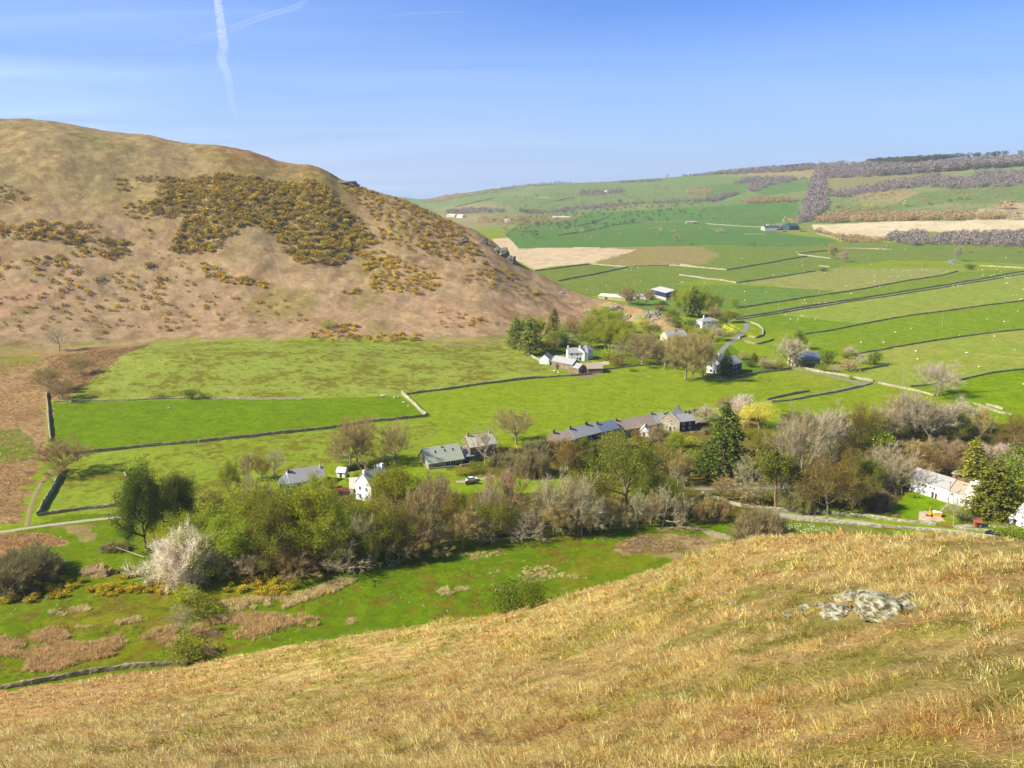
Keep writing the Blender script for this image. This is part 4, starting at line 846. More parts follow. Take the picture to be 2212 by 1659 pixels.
T(3,[('field_tree',200,885,450,350,'big bare tree just left of the skylight house'),
 ('field_tree',1410,685,330,400,'round headed bare tree standing alone above the village'),
 ('gnarled',1090,890,480,260,'pollarded grey tree in front of the stone house'),
 ('bright_tree',250,1340,860,440,'bright fresh green tree beside the white gabled house'),
 ('bright_tree',80,1260,960,260,'fresh green tree overlapping the white gabled house'),
 ('bare_maroon',600,1480,970,440,'brown headed bare tree below the skylight house'),
 ('green_tree',830,1500,1150,240,'green budding tree beside the striped lawn'),
 ('bare_maroon',1250,1540,920,500,'reddish brown bare tree right of the striped lawn'),
 ('bare_grey',1160,1560,1010,320,'pale limbed bare tree in front of the reddish one'),
 ('bare_grey',1800,1590,930,460,'broad pale twigged bare tree right of the reddish one'),
 ('bare_grey',2060,1590,960,420,'second broad pale bare tree towards the olive oak'),
 ('shrub_bare',1340,900,750,330,'pale grey shrub bank right of the pollarded tree'),
 ('shrub_bare',1620,800,640,360,'brown hedge shrubs left of the terraced cottages'),
 ('budding_tree',1850,780,610,300,'brown scrub at the left end of the terraced cottages'),
 ('budding_tree',1930,940,640,280,'pale budding tree in front of the terrace end'),
 ('shrub_bare',1560,1000,740,300,'grey brown shrub between the terrace and the bare trees'),
 ('green_bush',1130,900,810,70,'small dark green shrub at the stone house corner'),
 ('olive_bush',1280,760,680,170,'brown green shrub behind the pollarded tree'),
 ('yellow_bush',1400,740,690,100,'bright yellow green shrub under the round headed tree'),
 ('green_bush',860,1000,930,170,'green shrub on the skylight house lawn'),
 ('olive_bush',1000,980,850,150,'olive garden shrub right of the skylight house terrace'),
 ('green_bush',40,900,840,110,'shrub beside the parked white van'),
 ('maroon_bush',160,900,830,120,'reddish brown shrub by the parked white van'),
 ('maroon_bush',2170,820,730,110,'reddish garden shrub in front of the terrace')])
T(9,[('green_tree',560,540,160,280,'light green tree left of the gabled house foot'),('olive_tree',720,560,210,260,'olive tree in the deep wood under the gabled house'),('budding_tree',900,520,150,280,'budding tree below the fresh green one'),('bare_brown',1060,500,110,300,'tall bare tree between fresh green and brown headed ones'),('budding_tree',1290,470,150,230,'budding tree at the left edge of the striped lawn'),('bare_brown',430,600,230,300,'brown bare tree in the left wood centre'),('green_tree',300,560,170,320,'pale green tree in the left wood centre'),('olive_tree',440,470,110,260,'olive tree under the slate cottage wood side'),('olive_tree',1560,440,150,220,'pale olive tree left of the broad pale pair'),('bare_brown',1960,420,190,220,'brown bare tree behind the meadow fence left'),('bare_brown',2100,410,180,220,'brown bare tree behind the meadow fence right')])
T(4,[('olive_tree',150,800,540,230,'olive tree over the second terrace cottage front'),('budding_tree',330,760,510,200,'budding tree over the third terrace cottage front'),('bare_brown',20,790,560,200,'bare tree over the left terrace cottage front'),('bare_brown',120,1250,860,300,'brown bare tree in the gap under the terrace'),('budding_tree',330,1250,930,260,'budding tree left of the olive oak trunk'),('olive_tree',740,1230,830,300,'olive tree right of the oak trunk'),('olive_tree',980,1240,900,240,'olive tree between fence row and hollow'),('brown_bush',60,740,600,180,'brown hedge shrub under the left terrace cottage'),('olive_bush',200,730,600,150,'olive shrub under the second terrace cottage'),('maroon_bush',225,700,610,90,'reddish shrub under the second terrace cottage'),('olive_bush',340,660,560,130,'olive shrub against the third terrace cottage'),('budding_tree',470,640,470,160,'budding tree in front of the terrace barn left end'),('budding_tree',640,600,470,150,'budding tree hiding the terrace barn wall'),('pale_bush',770,570,450,130,'pale twiggy shrub by the little white porch'),('brown_bush',860,540,450,90,'brown shrub against the terrace right part'),('green_bush',960,560,490,90,'green shrub at the foot of the slate gabled house')])
T(6,[('green_tree',1640,700,520,200,'light green tree hiding the right half of the long slate cottage'),('olive_bush',1420,690,600,130,'olive shrub under the end room of the long slate cottage'),('green_tree',2040,900,700,240,'green tree at the foot of the tall white gabled house')])
T(1,[('green_tree',640,560,420,150,'bright green tree behind the farmhouse left wing'),('olive_tree',560,640,470,150,'olive tree between larch group and farmhouse'),('green_tree',980,520,330,200,'broad green tree at the top of the farmhouse wood'),('bright_tree',1060,560,420,140,'fresh green tree right of the top green one'),('green_tree',1260,640,520,150,'green tree in the orchard middle'),('olive_tree',1420,700,590,150,'olive tree behind the meadow edge of the orchard'),('green_tree',1330,760,650,140,'green tree at the orchard wall'),('bright_tree',1580,560,450,130,'bright green tree right of the peach bungalow'),('green_tree',1700,580,480,130,'green tree below the white hip roofed house left'),('olive_tree',1460,440,330,130,'olive tree above the peach bungalow'),('green_tree',1080,700,480,190,'green tree behind the low bright farmhouse shrub'),('green_tree',760,560,430,150,'green tree above the farmhouse right wing'),('olive_tree',1300,560,430,150,'olive tree left of the peach bungalow'),('green_tree',1120,560,430,130,'light green tree in the upper orchard'),('bright_tree',1160,700,560,130,'bright green tree in the lower orchard'),('larch',230,640,400,130,'outermost left larch of the group under the fell'),('green_tree',300,600,390,130,'green tree inside the larch group'),('olive_tree',1850,500,380,110,'olive tree beside the white hip roofed house'),('green_tree',1530,300,170,110,'leafy larch at the back of the tall grove'),('green_tree',1740,400,250,120,'lower tree at the front of the tall grove')])
T(9,[('bare_grey',680,600,250,250,'pale green twigged bare tree at the wood foot centre left'),
 ('olive_tree',870,590,230,260,'slanting grey bare tree beside the pale green twigged one'),
 ('gnarled',950,585,430,170,'low gnarled grey tree at the meadow edge'),
 ('thin_bare',770,600,260,120,'slender bare tree between the two grey leaning ones'),
 ('bare_brown',1080,560,380,260,'brown thicket below the brown headed tree'),
 ('bare_brown',1000,560,290,260,'dark brown bare tree left of the brown headed one'),
 ('thin_bare',1220,520,330,140,'slim dark stemmed tree in the shade below the striped lawn'),
 ('bare_brown',1360,500,230,240,'dark bare tree in the shade below the striped lawn'),
 ('thin_bare',1480,480,330,220,'brown undergrowth shrub left of the reddish tree foot'),
 ('bare_brown',330,620,290,330,'dark bare tree in the middle of the left wood'),
 ('bare_brown',260,640,420,240,'brown shrub at the meadow edge of the left wood'),
 ('olive_tree',120,650,180,330,'shady olive tree at the left wood end'),
 ('bare_grey',1740,460,280,260,'grey thicket at the wood edge mid picture'),
 ('holly',1650,905,725,340,'dark green holly thicket peeping over the near slope'),
 ('holly',1810,880,685,200,'taller dark holly at the right end of the thicket')])
T(4,[('olive_tree',540,1150,440,620,'large round olive green oak in the middle of the wood'),
 ('bare_grey',650,1335,1000,220,'small pale bare tree below the olive oak'),
 ('bare_brown',440,1345,1080,260,'brown bare tree under the left side of the olive oak'),
 ('bare_grey',860,1320,930,340,'spreading pale bare tree right below the olive oak'),
 ('thin_bare',1060,1300,1040,170,'slender bare tree in the row by the meadow fence'),
 ('budding_tree',1130,1240,975,220,'pale olive shrubby tree behind the fence row'),
 ('bare_brown',1280,1290,1030,190,'small brown bare tree near the curving pale wall'),
 ('bare_brown',1390,1285,1080,200,'brown bare shrub tree at the end of the fence row'),
 ('gnarled',1060,970,760,180,'small grey tree in the dark hollow beside the spruce'),
 ('spruce',1400,880,240,400,'big dark spreading cedar in the village centre'),
 ('bare_pale',1245,400,235,180,'pale blossoming tree behind the slate gabled house'),
 ('bare_maroon',1430,340,165,190,'reddish bare tree behind the big cedar top'),
 ('blossom_tree',1570,370,165,190,'white blossom tree left of the bright yellow tree'),
 ('yellow_tree',1715,460,200,290,'bright yellow leaved tree above the village'),
 ('olive_tree',1695,660,430,250,'olive brown tree under the bright yellow one'),
 ('bright_tree',960,690,470,160,'pale green willow in front of the slate gabled house'),
 ('bare_maroon',820,600,410,230,'brown twiggy tree between olive oak and slate gabled house'),
 ('budding_tree',900,860,600,320,'dark budding tree right of the olive oak'),
 ('bare_brown',1000,960,640,240,'dark brown bare tree in the hollow right of the oak'),
 ('olive_bush',1190,820,640,190,'yellowish olive shrub left of the cedar foot'),
 ('thin_bare',1590,1130,700,230,'slim pale tree alone in front of the road'),
 ('scots_pine',1860,1165,650,340,'tall scots pine with a pinkish trunk by the pale wall'),
 ('thin_bare',1900,1160,760,160,'thin dark stemmed tree touching the scots pine'),
 ('thin_bare',1760,1130,800,180,'slender twin stemmed tree left of the scots pine'),
 ('shrub_bare',1690,1465,1170,440,'rounded bare thicket on the meadow before the bracken slope'),
 ('maroon_bush',1235,510,440,90,'reddish purple shrub against the clipped hedge'),
 ('bare_brown',1430,1100,880,260,'low brown bare tree beside the road'),
 ('bare_brown',1660,1130,960,220,'brown thicket left of the slim pine'),
 ('green_bush',1090,620,530,220,'bright green shrub on the village garden slope'),
 ('bare_brown',760,1300,1010,260,'dark twiggy shrub under the right side of the oak'),
 ('bare_grey',220,1380,1040,360,'grey tangled shrub left of the small pale tree'),
 ('bare_grey',150,1400,900,360,'pale bare tree at the fence below the olive oak left side'),
 ('thin_bare',960,1300,1060,140,'thin bare sapling in the fence row'),
 ('bare_brown',1190,1300,1100,150,'dark bare sapling in the fence row')])
T(5,[('bare_pink',150,1110,250,430,'tall pinkish bare tree right of the scots pine'),
 ('bare_pale',420,730,205,330,'pale headed bare tree at the wood back left'),
 ('budding_tree',620,680,235,340,'brownish budding tree beside the pale headed one'),
 ('bare_pink',930,600,230,280,'light pinkish bare tree in the back row middle'),
 ('bare_maroon',1010,560,165,240,'dark reddish bare tree in the back row middle'),
 ('bare_pale',1190,580,130,330,'pale crowned bare tree tallest of the back row'),
 ('bare_grey',1330,620,170,400,'wide grey bare tree right of the tallest pale one'),
 ('bare_pale',1630,520,175,330,'pale pinkish bare tree at the right end of the back row'),
 ('olive_tree',1590,600,330,260,'dark olive tree under the right end back row'),
 ('bare_brown',1800,620,280,230,'brown bare tree at the edge of the right pasture'),
 ('bare_grey',1000,1000,600,400,'spreading pale bare tree left of the long white cottage'),
 ('budding_tree',660,960,650,320,'reddish brown bare tree in the middle of the right wood'),
 ('budding_tree',400,1270,730,420,'olive brown budding tree beside the lane left'),
 ('budding_tree',620,1265,800,340,'brownish budding tree left of the cottage lawn'),
 ('olive_tree',810,1080,760,260,'olive green tree behind the cottage lawn left'),
 ('bare_grey',1090,1080,690,320,'tall pale bare tree touching the cottage gable'),
 ('budding_tree',1350,900,650,340,'olive bare tree behind the long white cottage'),
 ('bare_maroon',1560,920,590,280,'brown bare tree behind the green shed'),
 ('gold_cone',1730,960,570,190,'narrow golden conifer behind the cottage chimney'),
 ('cypress',1900,1285,800,330,'big dense green conifer at the cottage right end'),
 ('budding_tree',2120,720,340,270,'bare budding tree at the right picture edge'),
 ('olive_bush',2120,1020,640,300,'olive scrub at the right edge above the conifer'),
 ('bare_pale',1960,800,600,230,'pale whitish bare shrub tree right of the golden conifer'),
 ('bare_grey',2140,900,700,200,'thin grey bare tree near the right edge'),
 ('green_bush',2180,1200,940,220,'green thicket right of the dense conifer'),
 ('thin_bare',1560,1378,1090,170,'small bare garden tree in front of the white cottage'),
 ('olive_bush',2100,1540,1360,260,'olive bush beside the dark parked car'),
 ('bare_pink',60,640,380,260,'pinkish bare tree behind the scots pine'),
 ('olive_tree',250,800,420,300,'dim olive tree behind the tall pinkish one'),
 ('olive_tree',780,620,330,300,'olive tree in the gap of the back row'),
 ('green_bush',820,700,480,260,'dark green ivy thicket in the wood middle'),
 ('bare_brown',1230,1000,760,240,'dark bare tree behind the cottage roof left'),
 ('shrub_bare',100,1240,1030,250,'brown thicket by the lane below the scots pine'),
 ('olive_bush',1960,1060,880,190,'green shrub behind the dense conifer'),
 ('dark_bush',1200,560,420,220,'dark evergreen under the tallest pale tree'),
 ('bare_maroon',1450,760,560,280,'brown bare tree in the right wood centre'),
 ('bare_brown',1230,780,560,260,'brown bare tree below the wide grey one'),
 ('shrub_bare',860,1200,1040,260,'dark thicket at the left of the cottage lawn'),
 ('maroon_bush',1690,985,925,120,'reddish brown shrub by the cottage chimney'),
 ('green_bush',1200,1115,1070,110,'bright green shrub at the cottage lawn top'),
 ('olive_bush',1640,1320,1220,160,'brown shrub in front of the cottage right wing'),
 ('bright_bush',1770,1310,1230,110,'bright green shrub at the foot of the dense conifer')])
T(1,[('olive_tree',260,620,365,140,'left larch of the group under the fell'),('larch',350,690,400,180,'brownish larch nearest the diagonal wall'),('green_tree',420,600,395,120,'slim larch right of the brownish one'),
 ('larch',525,500,325,95,'pale green young larch on the bracken slope'),('bare_pale',620,620,520,180,'greyish flowering tree behind the white farmhouse'),('bare_brown',690,580,380,170,'brown bare tree behind the white farmhouse'),
 ('green_tree',920,440,312,240,'green round tree on top above the farmhouse wood'),('green_tree',840,600,385,230,'bright green tree behind the farmhouse'),('green_tree',1010,640,385,210,'tall bright green tree right of the farmhouse'),
 ('olive_tree',800,630,510,190,'olive tree right behind the farmhouse roof'),('green_tree',930,650,450,210,'bright green tree in the middle of the farmhouse wood'),('pale_bush',1010,700,600,120,'pale blossoming shrub in the farmhouse garden'),
 ('yellow_tree',1220,490,380,120,'small yellow green tree under the rocky knoll'),('bare_maroon',1215,775,495,300,'brown bare tree in the farmhouse orchard'),('bare_brown',1400,780,560,210,'bare tree left of the giant field edge tree'),
 ('field_tree',1560,880,475,360,'giant bare tree at the far meadow edge'),('bare_brown',1615,885,560,200,'pale stemmed bare tree beside the giant one'),('bare_brown',1700,865,515,200,'leaning bare tree left of the gabled villa'),
 ('bare_pink',1770,580,460,200,'pinkish blossoming tree behind the leaning bare tree'),('bare_brown',1110,300,140,180,'dark bare tree left of the blue barn'),('bare_brown',1250,300,165,140,'bare tree touching the blue barn'),
 ('green_tree',1560,395,135,180,'left larch of the tall grove right of the blue barn'),('larch',1610,395,150,120,'slim larch inside the tall grove'),('green_tree',1670,390,150,190,'middle tree of the tall grove right of the blue barn'),
 ('green_tree',1780,385,195,160,'right tree of the tall grove right of the blue barn'),('bare_maroon',1785,410,300,150,'reddish bare tree right of the tall grove'),('green_tree',1900,440,320,130,'green tree above the road bend'),
 ('green_bush',1950,315,233,62,'small dark tree alone beyond the grove'),('spruce',1880,865,648,125,'dark conifer in front of the gabled villa'),('cypress',2095,748,675,48,'tiny cone shaped conifer right of the villa'),
 ('brown_bush',2190,795,720,110,'round brown shrub in the villa garden'),('maroon_bush',2010,730,665,90,'dark reddish shrub behind the villa wing'),('dark_bush',1500,475,400,95,'dark green shrub left of the white hip roofed house'),
 ('dark_bush',1600,478,412,100,'dark shrub touching the white hip roofed house'),('yellow_bush',1900,525,450,120,'yellow green shrub beside the road bend'),('green_bush',960,725,650,190,'low bright green shrub right of the farmhouse'),
 ('brown_bush',1050,775,700,160,'brown garden shrub beside the farmhouse wall'),('brown_bush',1360,345,290,110,'grey green shrub below the blue barn'),('shrub_bare',560,620,500,150,'brown shrub under the fell behind the farmhouse'),
 ('brown_bush',470,660,560,170,'brown thicket right of the brownish larch'),('brown_bush',1500,600,520,140,'brown shrub right of the peach gabled house'),
 ('green_bush',1150,640,540,120,'green shrub in the middle orchard'),('olive_bush',1300,720,640,160,'olive shrub in the orchard'),('dark_bush',1060,640,560,110,'dark shrub right of the tall green tree'),
 ('green_bush',1830,540,470,100,'green shrub below the white hip roofed house'),('bare_brown',1480,700,540,180,'bare tree between orchard and giant tree'),('dark_bush',1380,300,270,60,'dark low shrub beside the blue barn yard'),
 ('green_bush',1150,820,790,120,'low green shrubs along the garden wall')])
T(2,[('bare_pale',400,775,518,200,'pale budding tree in front of the chapel house'),('olive_tree',475,640,488,120,'olive green tree behind the pale budding one'),('dark_bush',685,745,640,130,'dark olive shrub right of the navy roof'),
 ('maroon_bush',860,805,705,150,'dark red shrub in the chapel house garden'),('olive_bush',840,710,655,90,'olive shrub behind the dark red one'),('pale_bush',750,812,750,85,'pale round shrub by the lane wall'),
 ('green_bush',670,808,740,100,'green shrub in front of the chapel house'),('dark_bush',1060,755,648,95,'dark round shrub at the garden end'),('pale_bush',970,745,670,100,'pale grey shrub left of the garden end'),
 ('dark_bush',550,775,712,100,'dark green shrub under the navy roof'),('bare_pink',230,795,700,120,'pinkish brown shrub tree in the villa garden corner'),('bare_pale',880,690,620,95,'pale bare shrub above the chapel house garden'),
 ('bare_pale',1545,995,733,290,'lone spreading pale bare tree in the right pasture'),('green_bush',875,868,835,40,'small green shrub on the pale lane wall'),('brown_bush',320,790,720,110,'brown green shrub left of the chapel house'),
 ('dark_bush',110,775,725,90,'dark shrub right of the villa')])
T(7,[('thin_bare',465,290,110,170,'upper bare tree above the vivid field corner'),('field_tree',632,475,320,170,'bare tree on the bracken bank above the vivid field'),('field_tree',385,610,400,200,'bare tree at the top of the pale upright wall'),
 ('field_tree',492,682,505,200,'bare tree at the vivid field corner'),('field_tree',510,1245,975,330,'wide bare tree at the lower vivid field corner'),('dark_bush',1510,665,590,110,'round dark bush on the vivid field edge'),
 ('olive_bush',1250,662,612,90,'small olive bush left of the round dark one'),('olive_bush',1600,664,605,90,'olive bush right of the round dark one'),('thin_bare',727,200,150,60,'tiny bare tree at the fell foot')])
T(12,[('bright_bush',1782,1185,1125,62,'fresh green bush among gorse at the fell foot'),('gorse_green',800,855,822,62,'grey green bush on the lower fell')])
gf='single trees far off in the fields'
T(11,[('field_tree',893,864,752,72,'taller of the two lone trees in the far pasture'),('bare_pink',966,882,798,62,'paler of the two lone trees in the far pasture'),('bare_pink',1745,880,765,55,'pale slim tree by the far curved lane'),
 ('far_bare',1245,792,755,42,'small dark round tree beyond the lone pair'),('far_dark',325,776,752,44,'small dark bush in the far green field'),('far_bare',1388,497,450,45,'lone bare tree on the far pasture'),
 ('far_bare',1775,450,408,60,'bare tree in the far bright pasture'),('far_bare',2150,590,528,62,'dark bare tree on the tawny moor at right'),('dark_bush',1847,936,898,60,'dark bush at the right end of the straight lane'),
 ('pale_bush',90,680,645,80,'pale bush left of the distant farm'),('dark_bush',820,948,922,110,'dark low bushes beside the short white wall'),('far_bare',580,620,568,80,'olive tree left of the distant farm roofs'),
 ('far_dark',2180,825,808,50,'dark low bush far right'),('far_dark',1840,825,808,26,'small dark bush beyond the curved lane'),('far_bare',530,770,755,30,'small brown bush in front of the farm pasture'),
 ('far_bare',790,680,640,50,'brown shrub right of the distant farm'),('far_bare',945,740,690,50,'brown bare shrub at the tawny moor edge'),('far_dark',835,768,755,60,'dark low bush by the pale curved wall'),
 ('far_dark',1560,490,470,100,'dark green bush line on the far pasture'),('far_bare',2080,515,455,90,'bare tree clump on the tawny rise'),('far_bare',930,510,478,60,'bare bush beside the tree belt'),('far_dark',1690,462,440,60,'low bush on the far pasture left of the bare tree')])
T(10,[('far_dark',1000,680,622,62,'dark round tree by the tawny moss'),('far_dark',930,513,478,56,'dark round tree in the far valley'),('far_bare',1020,398,368,36,'hazy tree high on the far pasture left'),('far_bare',1158,382,358,34,'hazy tree high on the far pasture right'),
 ('far_bare',912,640,590,72,'hazy bare tree above the dark round one'),('far_bare',800,632,582,60,'hazy bare tree left of the other one'),('far_bare',912,568,528,56,'bare tree in the far valley scrub'),('far_bare',1405,692,660,34,'small bare tree at the moss edge'),
 ('far_bare',1265,652,615,36,'small bare tree in the far meadow'),('far_dark',2005,452,425,34,'dark tree on the far hill pasture'),('bare_pale',2005,702,648,46,'pale bare tree on the brown field edge'),('far_dark',1610,440,410,34,'pointed dark tree on the far hill'),
 ('far_dark',815,668,652,36,'low dark bush beside the moss'),('far_dark',920,670,655,28,'low dark bush next to the round tree'),('far_dark',2115,735,715,36,'small dark bush on the brown field edge')])
# undergrowth of the wood: too tangled to count
def scatter_poly(P,n,seed):
    nr=np.random.default_rng(seed); lo=P.min(0); hi=P.max(0); out=np.zeros((0,2))
    while len(out)<n:
        q=nr.uniform(lo,hi,(n*3,2)); q=q[inpoly(q[:,0],q[:,1],P)]; out=np.concatenate([out,q])
    return out[:n]
def clump_mesh(name,pts,hts,mat,cards,size,tint=(1,1,1),flat=.8,seed=1,label=None,wid=.6,var=.3):
    nr=np.random.default_rng(seed); n=len(pts); d=nr.normal(size=(n*cards,3)); d/=np.linalg.norm(d,axis=1)[:,None]
    h=np.repeat(hts,cards); z=Hf(pts[:,0],pts[:,1]); c=np.column_stack([np.repeat(pts[:,0],cards),np.repeat(pts[:,1],cards),np.repeat(z,cards)+h*.48])
    rr=nr.uniform(.35,1,n*cards)**.5
    C=c+d*(rr*h)[:,None]*np.array([wid,wid,.5])
    V=cards_leaf(C,1.0).reshape(-1,4,3); V=(V-C[:,None])*(size*h)[:,None,None]+C[:,None]; V=V.reshape(-1,3)
    tv=np.repeat(nr.uniform(1-var,1+var,n),cards)*nr.uniform(1-var,1+var,n*cards)
    col=np.repeat(np.array(tint)[None]*tv[:,None],4,0)
    me=mesh_np(name,V,np.arange(len(V)).reshape(-1,4),mat,col); o=link(name,me); tag(o,label,kind='stuff'); return o
UW=[np.array([G(*p)[:2] for p in P]) for P in ([(440,1130),(520,1090),(760,1085),(1000,1080),(1500,1075),(1600,1105),(1500,1124),(1300,1138),(1100,1156),(1000,1170),(800,1188),(600,1212),(480,1200)],zp(5,(0,420),(300,480),(700,480),(1200,420),(1700,520),(2000,640),(2212,560),(2212,1000),(1850,900),(1150,930),(1080,1080),(860,1140),(700,1230),(0,1215)),zp(4,(-100,760),(150,700),(300,720),(900,620),(1000,800),(1050,960),(500,1050),(-100,900)))]
for i,(n,mt) in enumerate([(420,CR['brown']),(420,CR['brown']),(130,LF['olive'])]):  # tints below darken the clumps: shade inside the wood put into the colour
    p=scatter_poly(UW[i],n,50+i); clump_mesh('undergrowth',p,np.random.default_rng(i).uniform(1.8,4.5,n),mt,120,.06,tint=(.6,.6,.6),seed=i,wid=.75,label='brown tangled undergrowth filling the ground between the wood trees')
    p=scatter_poly(UW[i],n//3,60+i); clump_mesh('undergrowth',p,np.random.default_rng(i+9).uniform(1.5,3.8,n//3),LF['olive'] if i<2 else CR['brown'],120,.06,tint=(.65,.7,.6),seed=i+20,wid=.75,label='green low scrub between the wood trees')
# distant woods, each one a mass
def wood(k,pts,n,hgt,mat,label,seed,cards=70):
    n=int(n*1.5); hgt=hgt*.85
    P=np.array([G(*Z(k,*p))[:2] for p in pts]); q=scatter_poly(P,n,seed); nr=np.random.default_rng(seed)
    clump_mesh('distant_wood',q,hgt*nr.uniform(.6,1.25,n),mat,cards,.10,seed=seed,wid=.55,var=.12,label=label)
DB=mat_plain('far_twigs',A(160,144,128,1.15),.95,.1,.05,attr=True); DG=mat_plain('far_needles',A(96,112,70,1.1),.95,.1,.05,attr=True)
wood(11,[(640,612),(655,560),(700,440),(735,330),(795,215),(822,215),(825,330),(850,400),(835,500),(790,560),(740,600)],420,17,DB,'dense brown shelter belt running down the far hill',1)
wood(11,[(820,215),(1060,208),(1420,215),(1900,178),(2250,155),(2250,215),(1900,235),(1600,262),(1200,292),(830,305)],750,17,DB,'wide brown plantation along the far hill top',2)
wood(11,[(1150,262),(1600,240),(2100,205),(2250,195),(2250,218),(1600,262),(1200,290)],260,15,DG,'dark conifer strip along the lower edge of the plantation',3)
wood(11,[(1110,195),(1400,172),(1720,150),(2250,108),(2250,122),(1700,165),(1450,200),(1150,205)],420,17,DG,'dark conifer ridge on the far skyline right',4)
wood(11,[(860,425),(1000,385),(1300,325),(1600,285),(1800,315),(1900,270),(2250,255),(2250,345),(2000,368),(1700,378),(1500,358),(1100,412),(960,440)],560,15,DB,'long bare wood across the far right pastures',5)
wood(11,[(720,610),(760,580),(900,560),(1300,555),(1850,560),(1850,592),(1300,602),(900,612)],260,15,CR['brown'],'straight row of brown bare trees beyond the tawny moor',6)
wood(11,[(1250,742),(1280,705),(1520,690),(1540,745),(1650,710),(1750,700),(2300,675),(2300,790),(1700,768),(1450,772)],380,13,DB,'reddish birch wood at the right edge of the tawny moor',7)
wood(11,[(1890,590),(1900,568),(2060,560),(2065,588)],50,14,CR['brown'],'small brown copse on the tawny moor',8)
wood(11,[(-300,268),(0,258),(300,235),(520,232),(800,215),(800,242),(500,262),(200,278),(0,272)],380,15,DB,'bare wood along the middle of the far skyline',9)
wood(11,[(520,235),(700,220),(720,232),(530,250)],60,16,DG,'short dark conifer strip on the far skyline',10)
wood(11,[(160,348),(300,305),(480,300),(720,305),(480,348),(330,398),(290,394),(320,335)],230,13,DB,'purplish wood on the far slope left of the shelter belt',11)
wood(11,[(-10,462),(60,440),(230,402),(215,418),(60,468)],90,11,DB,'narrow wood line low on the far slope',12)
wood(11,[(230,468),(340,445),(640,448),(640,464),(300,478)],120,10,CR['brown'],'brown hedgerow trees along the far green field',13)
wood(11,[(720,655),(950,705),(1240,725),(1240,750),(960,748),(870,708)],150,7,CR['brown'],'brown scrub along the near side of the tawny moor',14)
wood(11,[(860,535),(1000,505),(1100,500),(1250,500),(1250,515),(900,545)],60,8,CR['brown'],'thin brown scrub with gorse above the tree row',15)
wood(11,[(1090,500),(1160,480),(1165,500),(1110,525)],16,7,LF['gorseflower'],'yellow gorse patch on the far slope',16)
wood(11,[(1080,432),(1300,400),(1310,420),(1100,440)],50,7,CR['brown'],'pale scrub line on the far right pasture',17)
wood(10,[(560,378),(700,350),(830,328),(1100,298),(1300,290),(1290,300),(1000,325),(780,352),(600,385)],160,13,DB,'trees along the crest of the far left hill',18,30)
wood(10,[(1310,388),(1330,360),(1450,352),(1620,345),(1640,362),(1500,382)],80,13,DB,'purplish wood high on the far slope',19)
wood(10,[(590,580),(620,545),(1000,528),(1340,528),(1300,560),(1150,585),(900,590)],170,10,CR['brown'],'scattered valley trees round the distant white houses',20)
wood(10,[(850,485),(1050,500),(1300,468),(1700,438),(2300,405),(2300,425),(1700,447),(1300,492),(1000,515)],230,10,DB,'broken tree line across the far slope',21)
wood(10,[(370,510),(420,492),(600,478),(800,490),(780,505),(500,515)],110,11,DB,'dim tree line below the farthest pasture',22)
wood(10,[(180,440),(300,412),(600,378),(740,352),(740,362),(500,400),(300,440)],190,14,CR['brown'],'dim trees on the far left hill end',23)
wood(10,[(2060,360),(2250,340),(2250,375),(2090,380)],60,10,CR['brown'],'pale tree clump on the far hill',24)
wood(10,[(1600,290),(1900,275),(1900,284),(1610,298)],70,10,DB,'thin tree line on the far skyline',25)
wood(10,[(2050,240),(2300,225),(2300,235),(2060,250)],60,10,DB,'tree line at the far skyline before the plantations',26)
wood(10,[(1040,442),(1280,398),(1300,400),(1060,450)],30,6,DG,'dark hedgerow high in the far pasture',27,20)
wood(10,[(430,470),(700,405),(740,400),(500,462)],40,7,DG,'dark hedgerow on the farthest left pasture',28,20)
wood(10,[(850,400),(1500,330),(2200,320),(2200,470),(1500,500),(900,520),(700,470)],170,9,CR['brown'],'scattered hedge trees over the far green slope',29)
wood(10,[(700,560),(1400,480),(2200,420),(2200,540),(1400,620),(800,640)],150,8,DG,'scattered dark hedge trees over the far valley floor',30)
wood(10,[(1000,600),(1600,600),(2250,560),(2250,650),(1200,680)],34,7,CR['brown'],'a few hedgerow trees in the far meadows',31)
wood(11,[(0,480),(640,440),(640,600),(0,640)],26,7,CR['brown'],'few hedgerow trees left of the distant farm',32)
wood(11,[(860,420),(2200,350),(2200,540),(900,540)],130,8,CR['brown'],'scattered scrub trees over the far right pastures',33)
# ------------------------------------------------------------------ gorse on the fell
cand=[]
def gz(k,poly,n,seed,lo,hi,yel=.2):
    P=np.array([G(*Z(k,*p))[:2] for p in poly]); q=scatter_poly(P,n,seed); nr=np.random.default_rng(seed)
    for a in q: cand.append((a[0],a[1],nr.uniform(lo,hi),yel,label_for[len(label_for)-1]))
label_for=['']
def gorse_area(lab,k,poly,n,lo,hi,yel,seed):
    label_for.append(lab); gz(k,poly,n,seed,lo,hi,yel)
main=[(870,400),(930,365),(1000,380),(1180,350),(1330,370),(1500,395),(1660,385),(1780,420),(1830,520),(1950,600),(2000,680),(2060,720),(1900,780),(1850,850),(1620,840),(1540,760),(1500,700),(1380,615),(1230,690),(1180,770),(910,775),(960,680),(1000,600),(900,590),(780,540),(850,480)]
gorse_area('gorse bush in the dense dark thicket across the middle of the fell',12,main,2300,1.3,4.4,.24,1)
gorse_area('gorse bush in the belt down the right shoulder of the fell',12,[(1850,425),(1950,420),(2060,465),(2212,505),(2350,560),(2500,640),(2600,760),(2660,850),(2300,800),(2212,760),(2050,700),(2060,620),(1980,540)],520,1.5,3.2,.35,2)
gorse_area('yellow flowering gorse bush in the golden patch on the right of the fell',12,[(1920,780),(2060,740),(2212,830),(2400,900),(2400,990),(2212,1000),(2020,990),(1990,900),(1960,830)],190,1.8,3.2,.95,3)
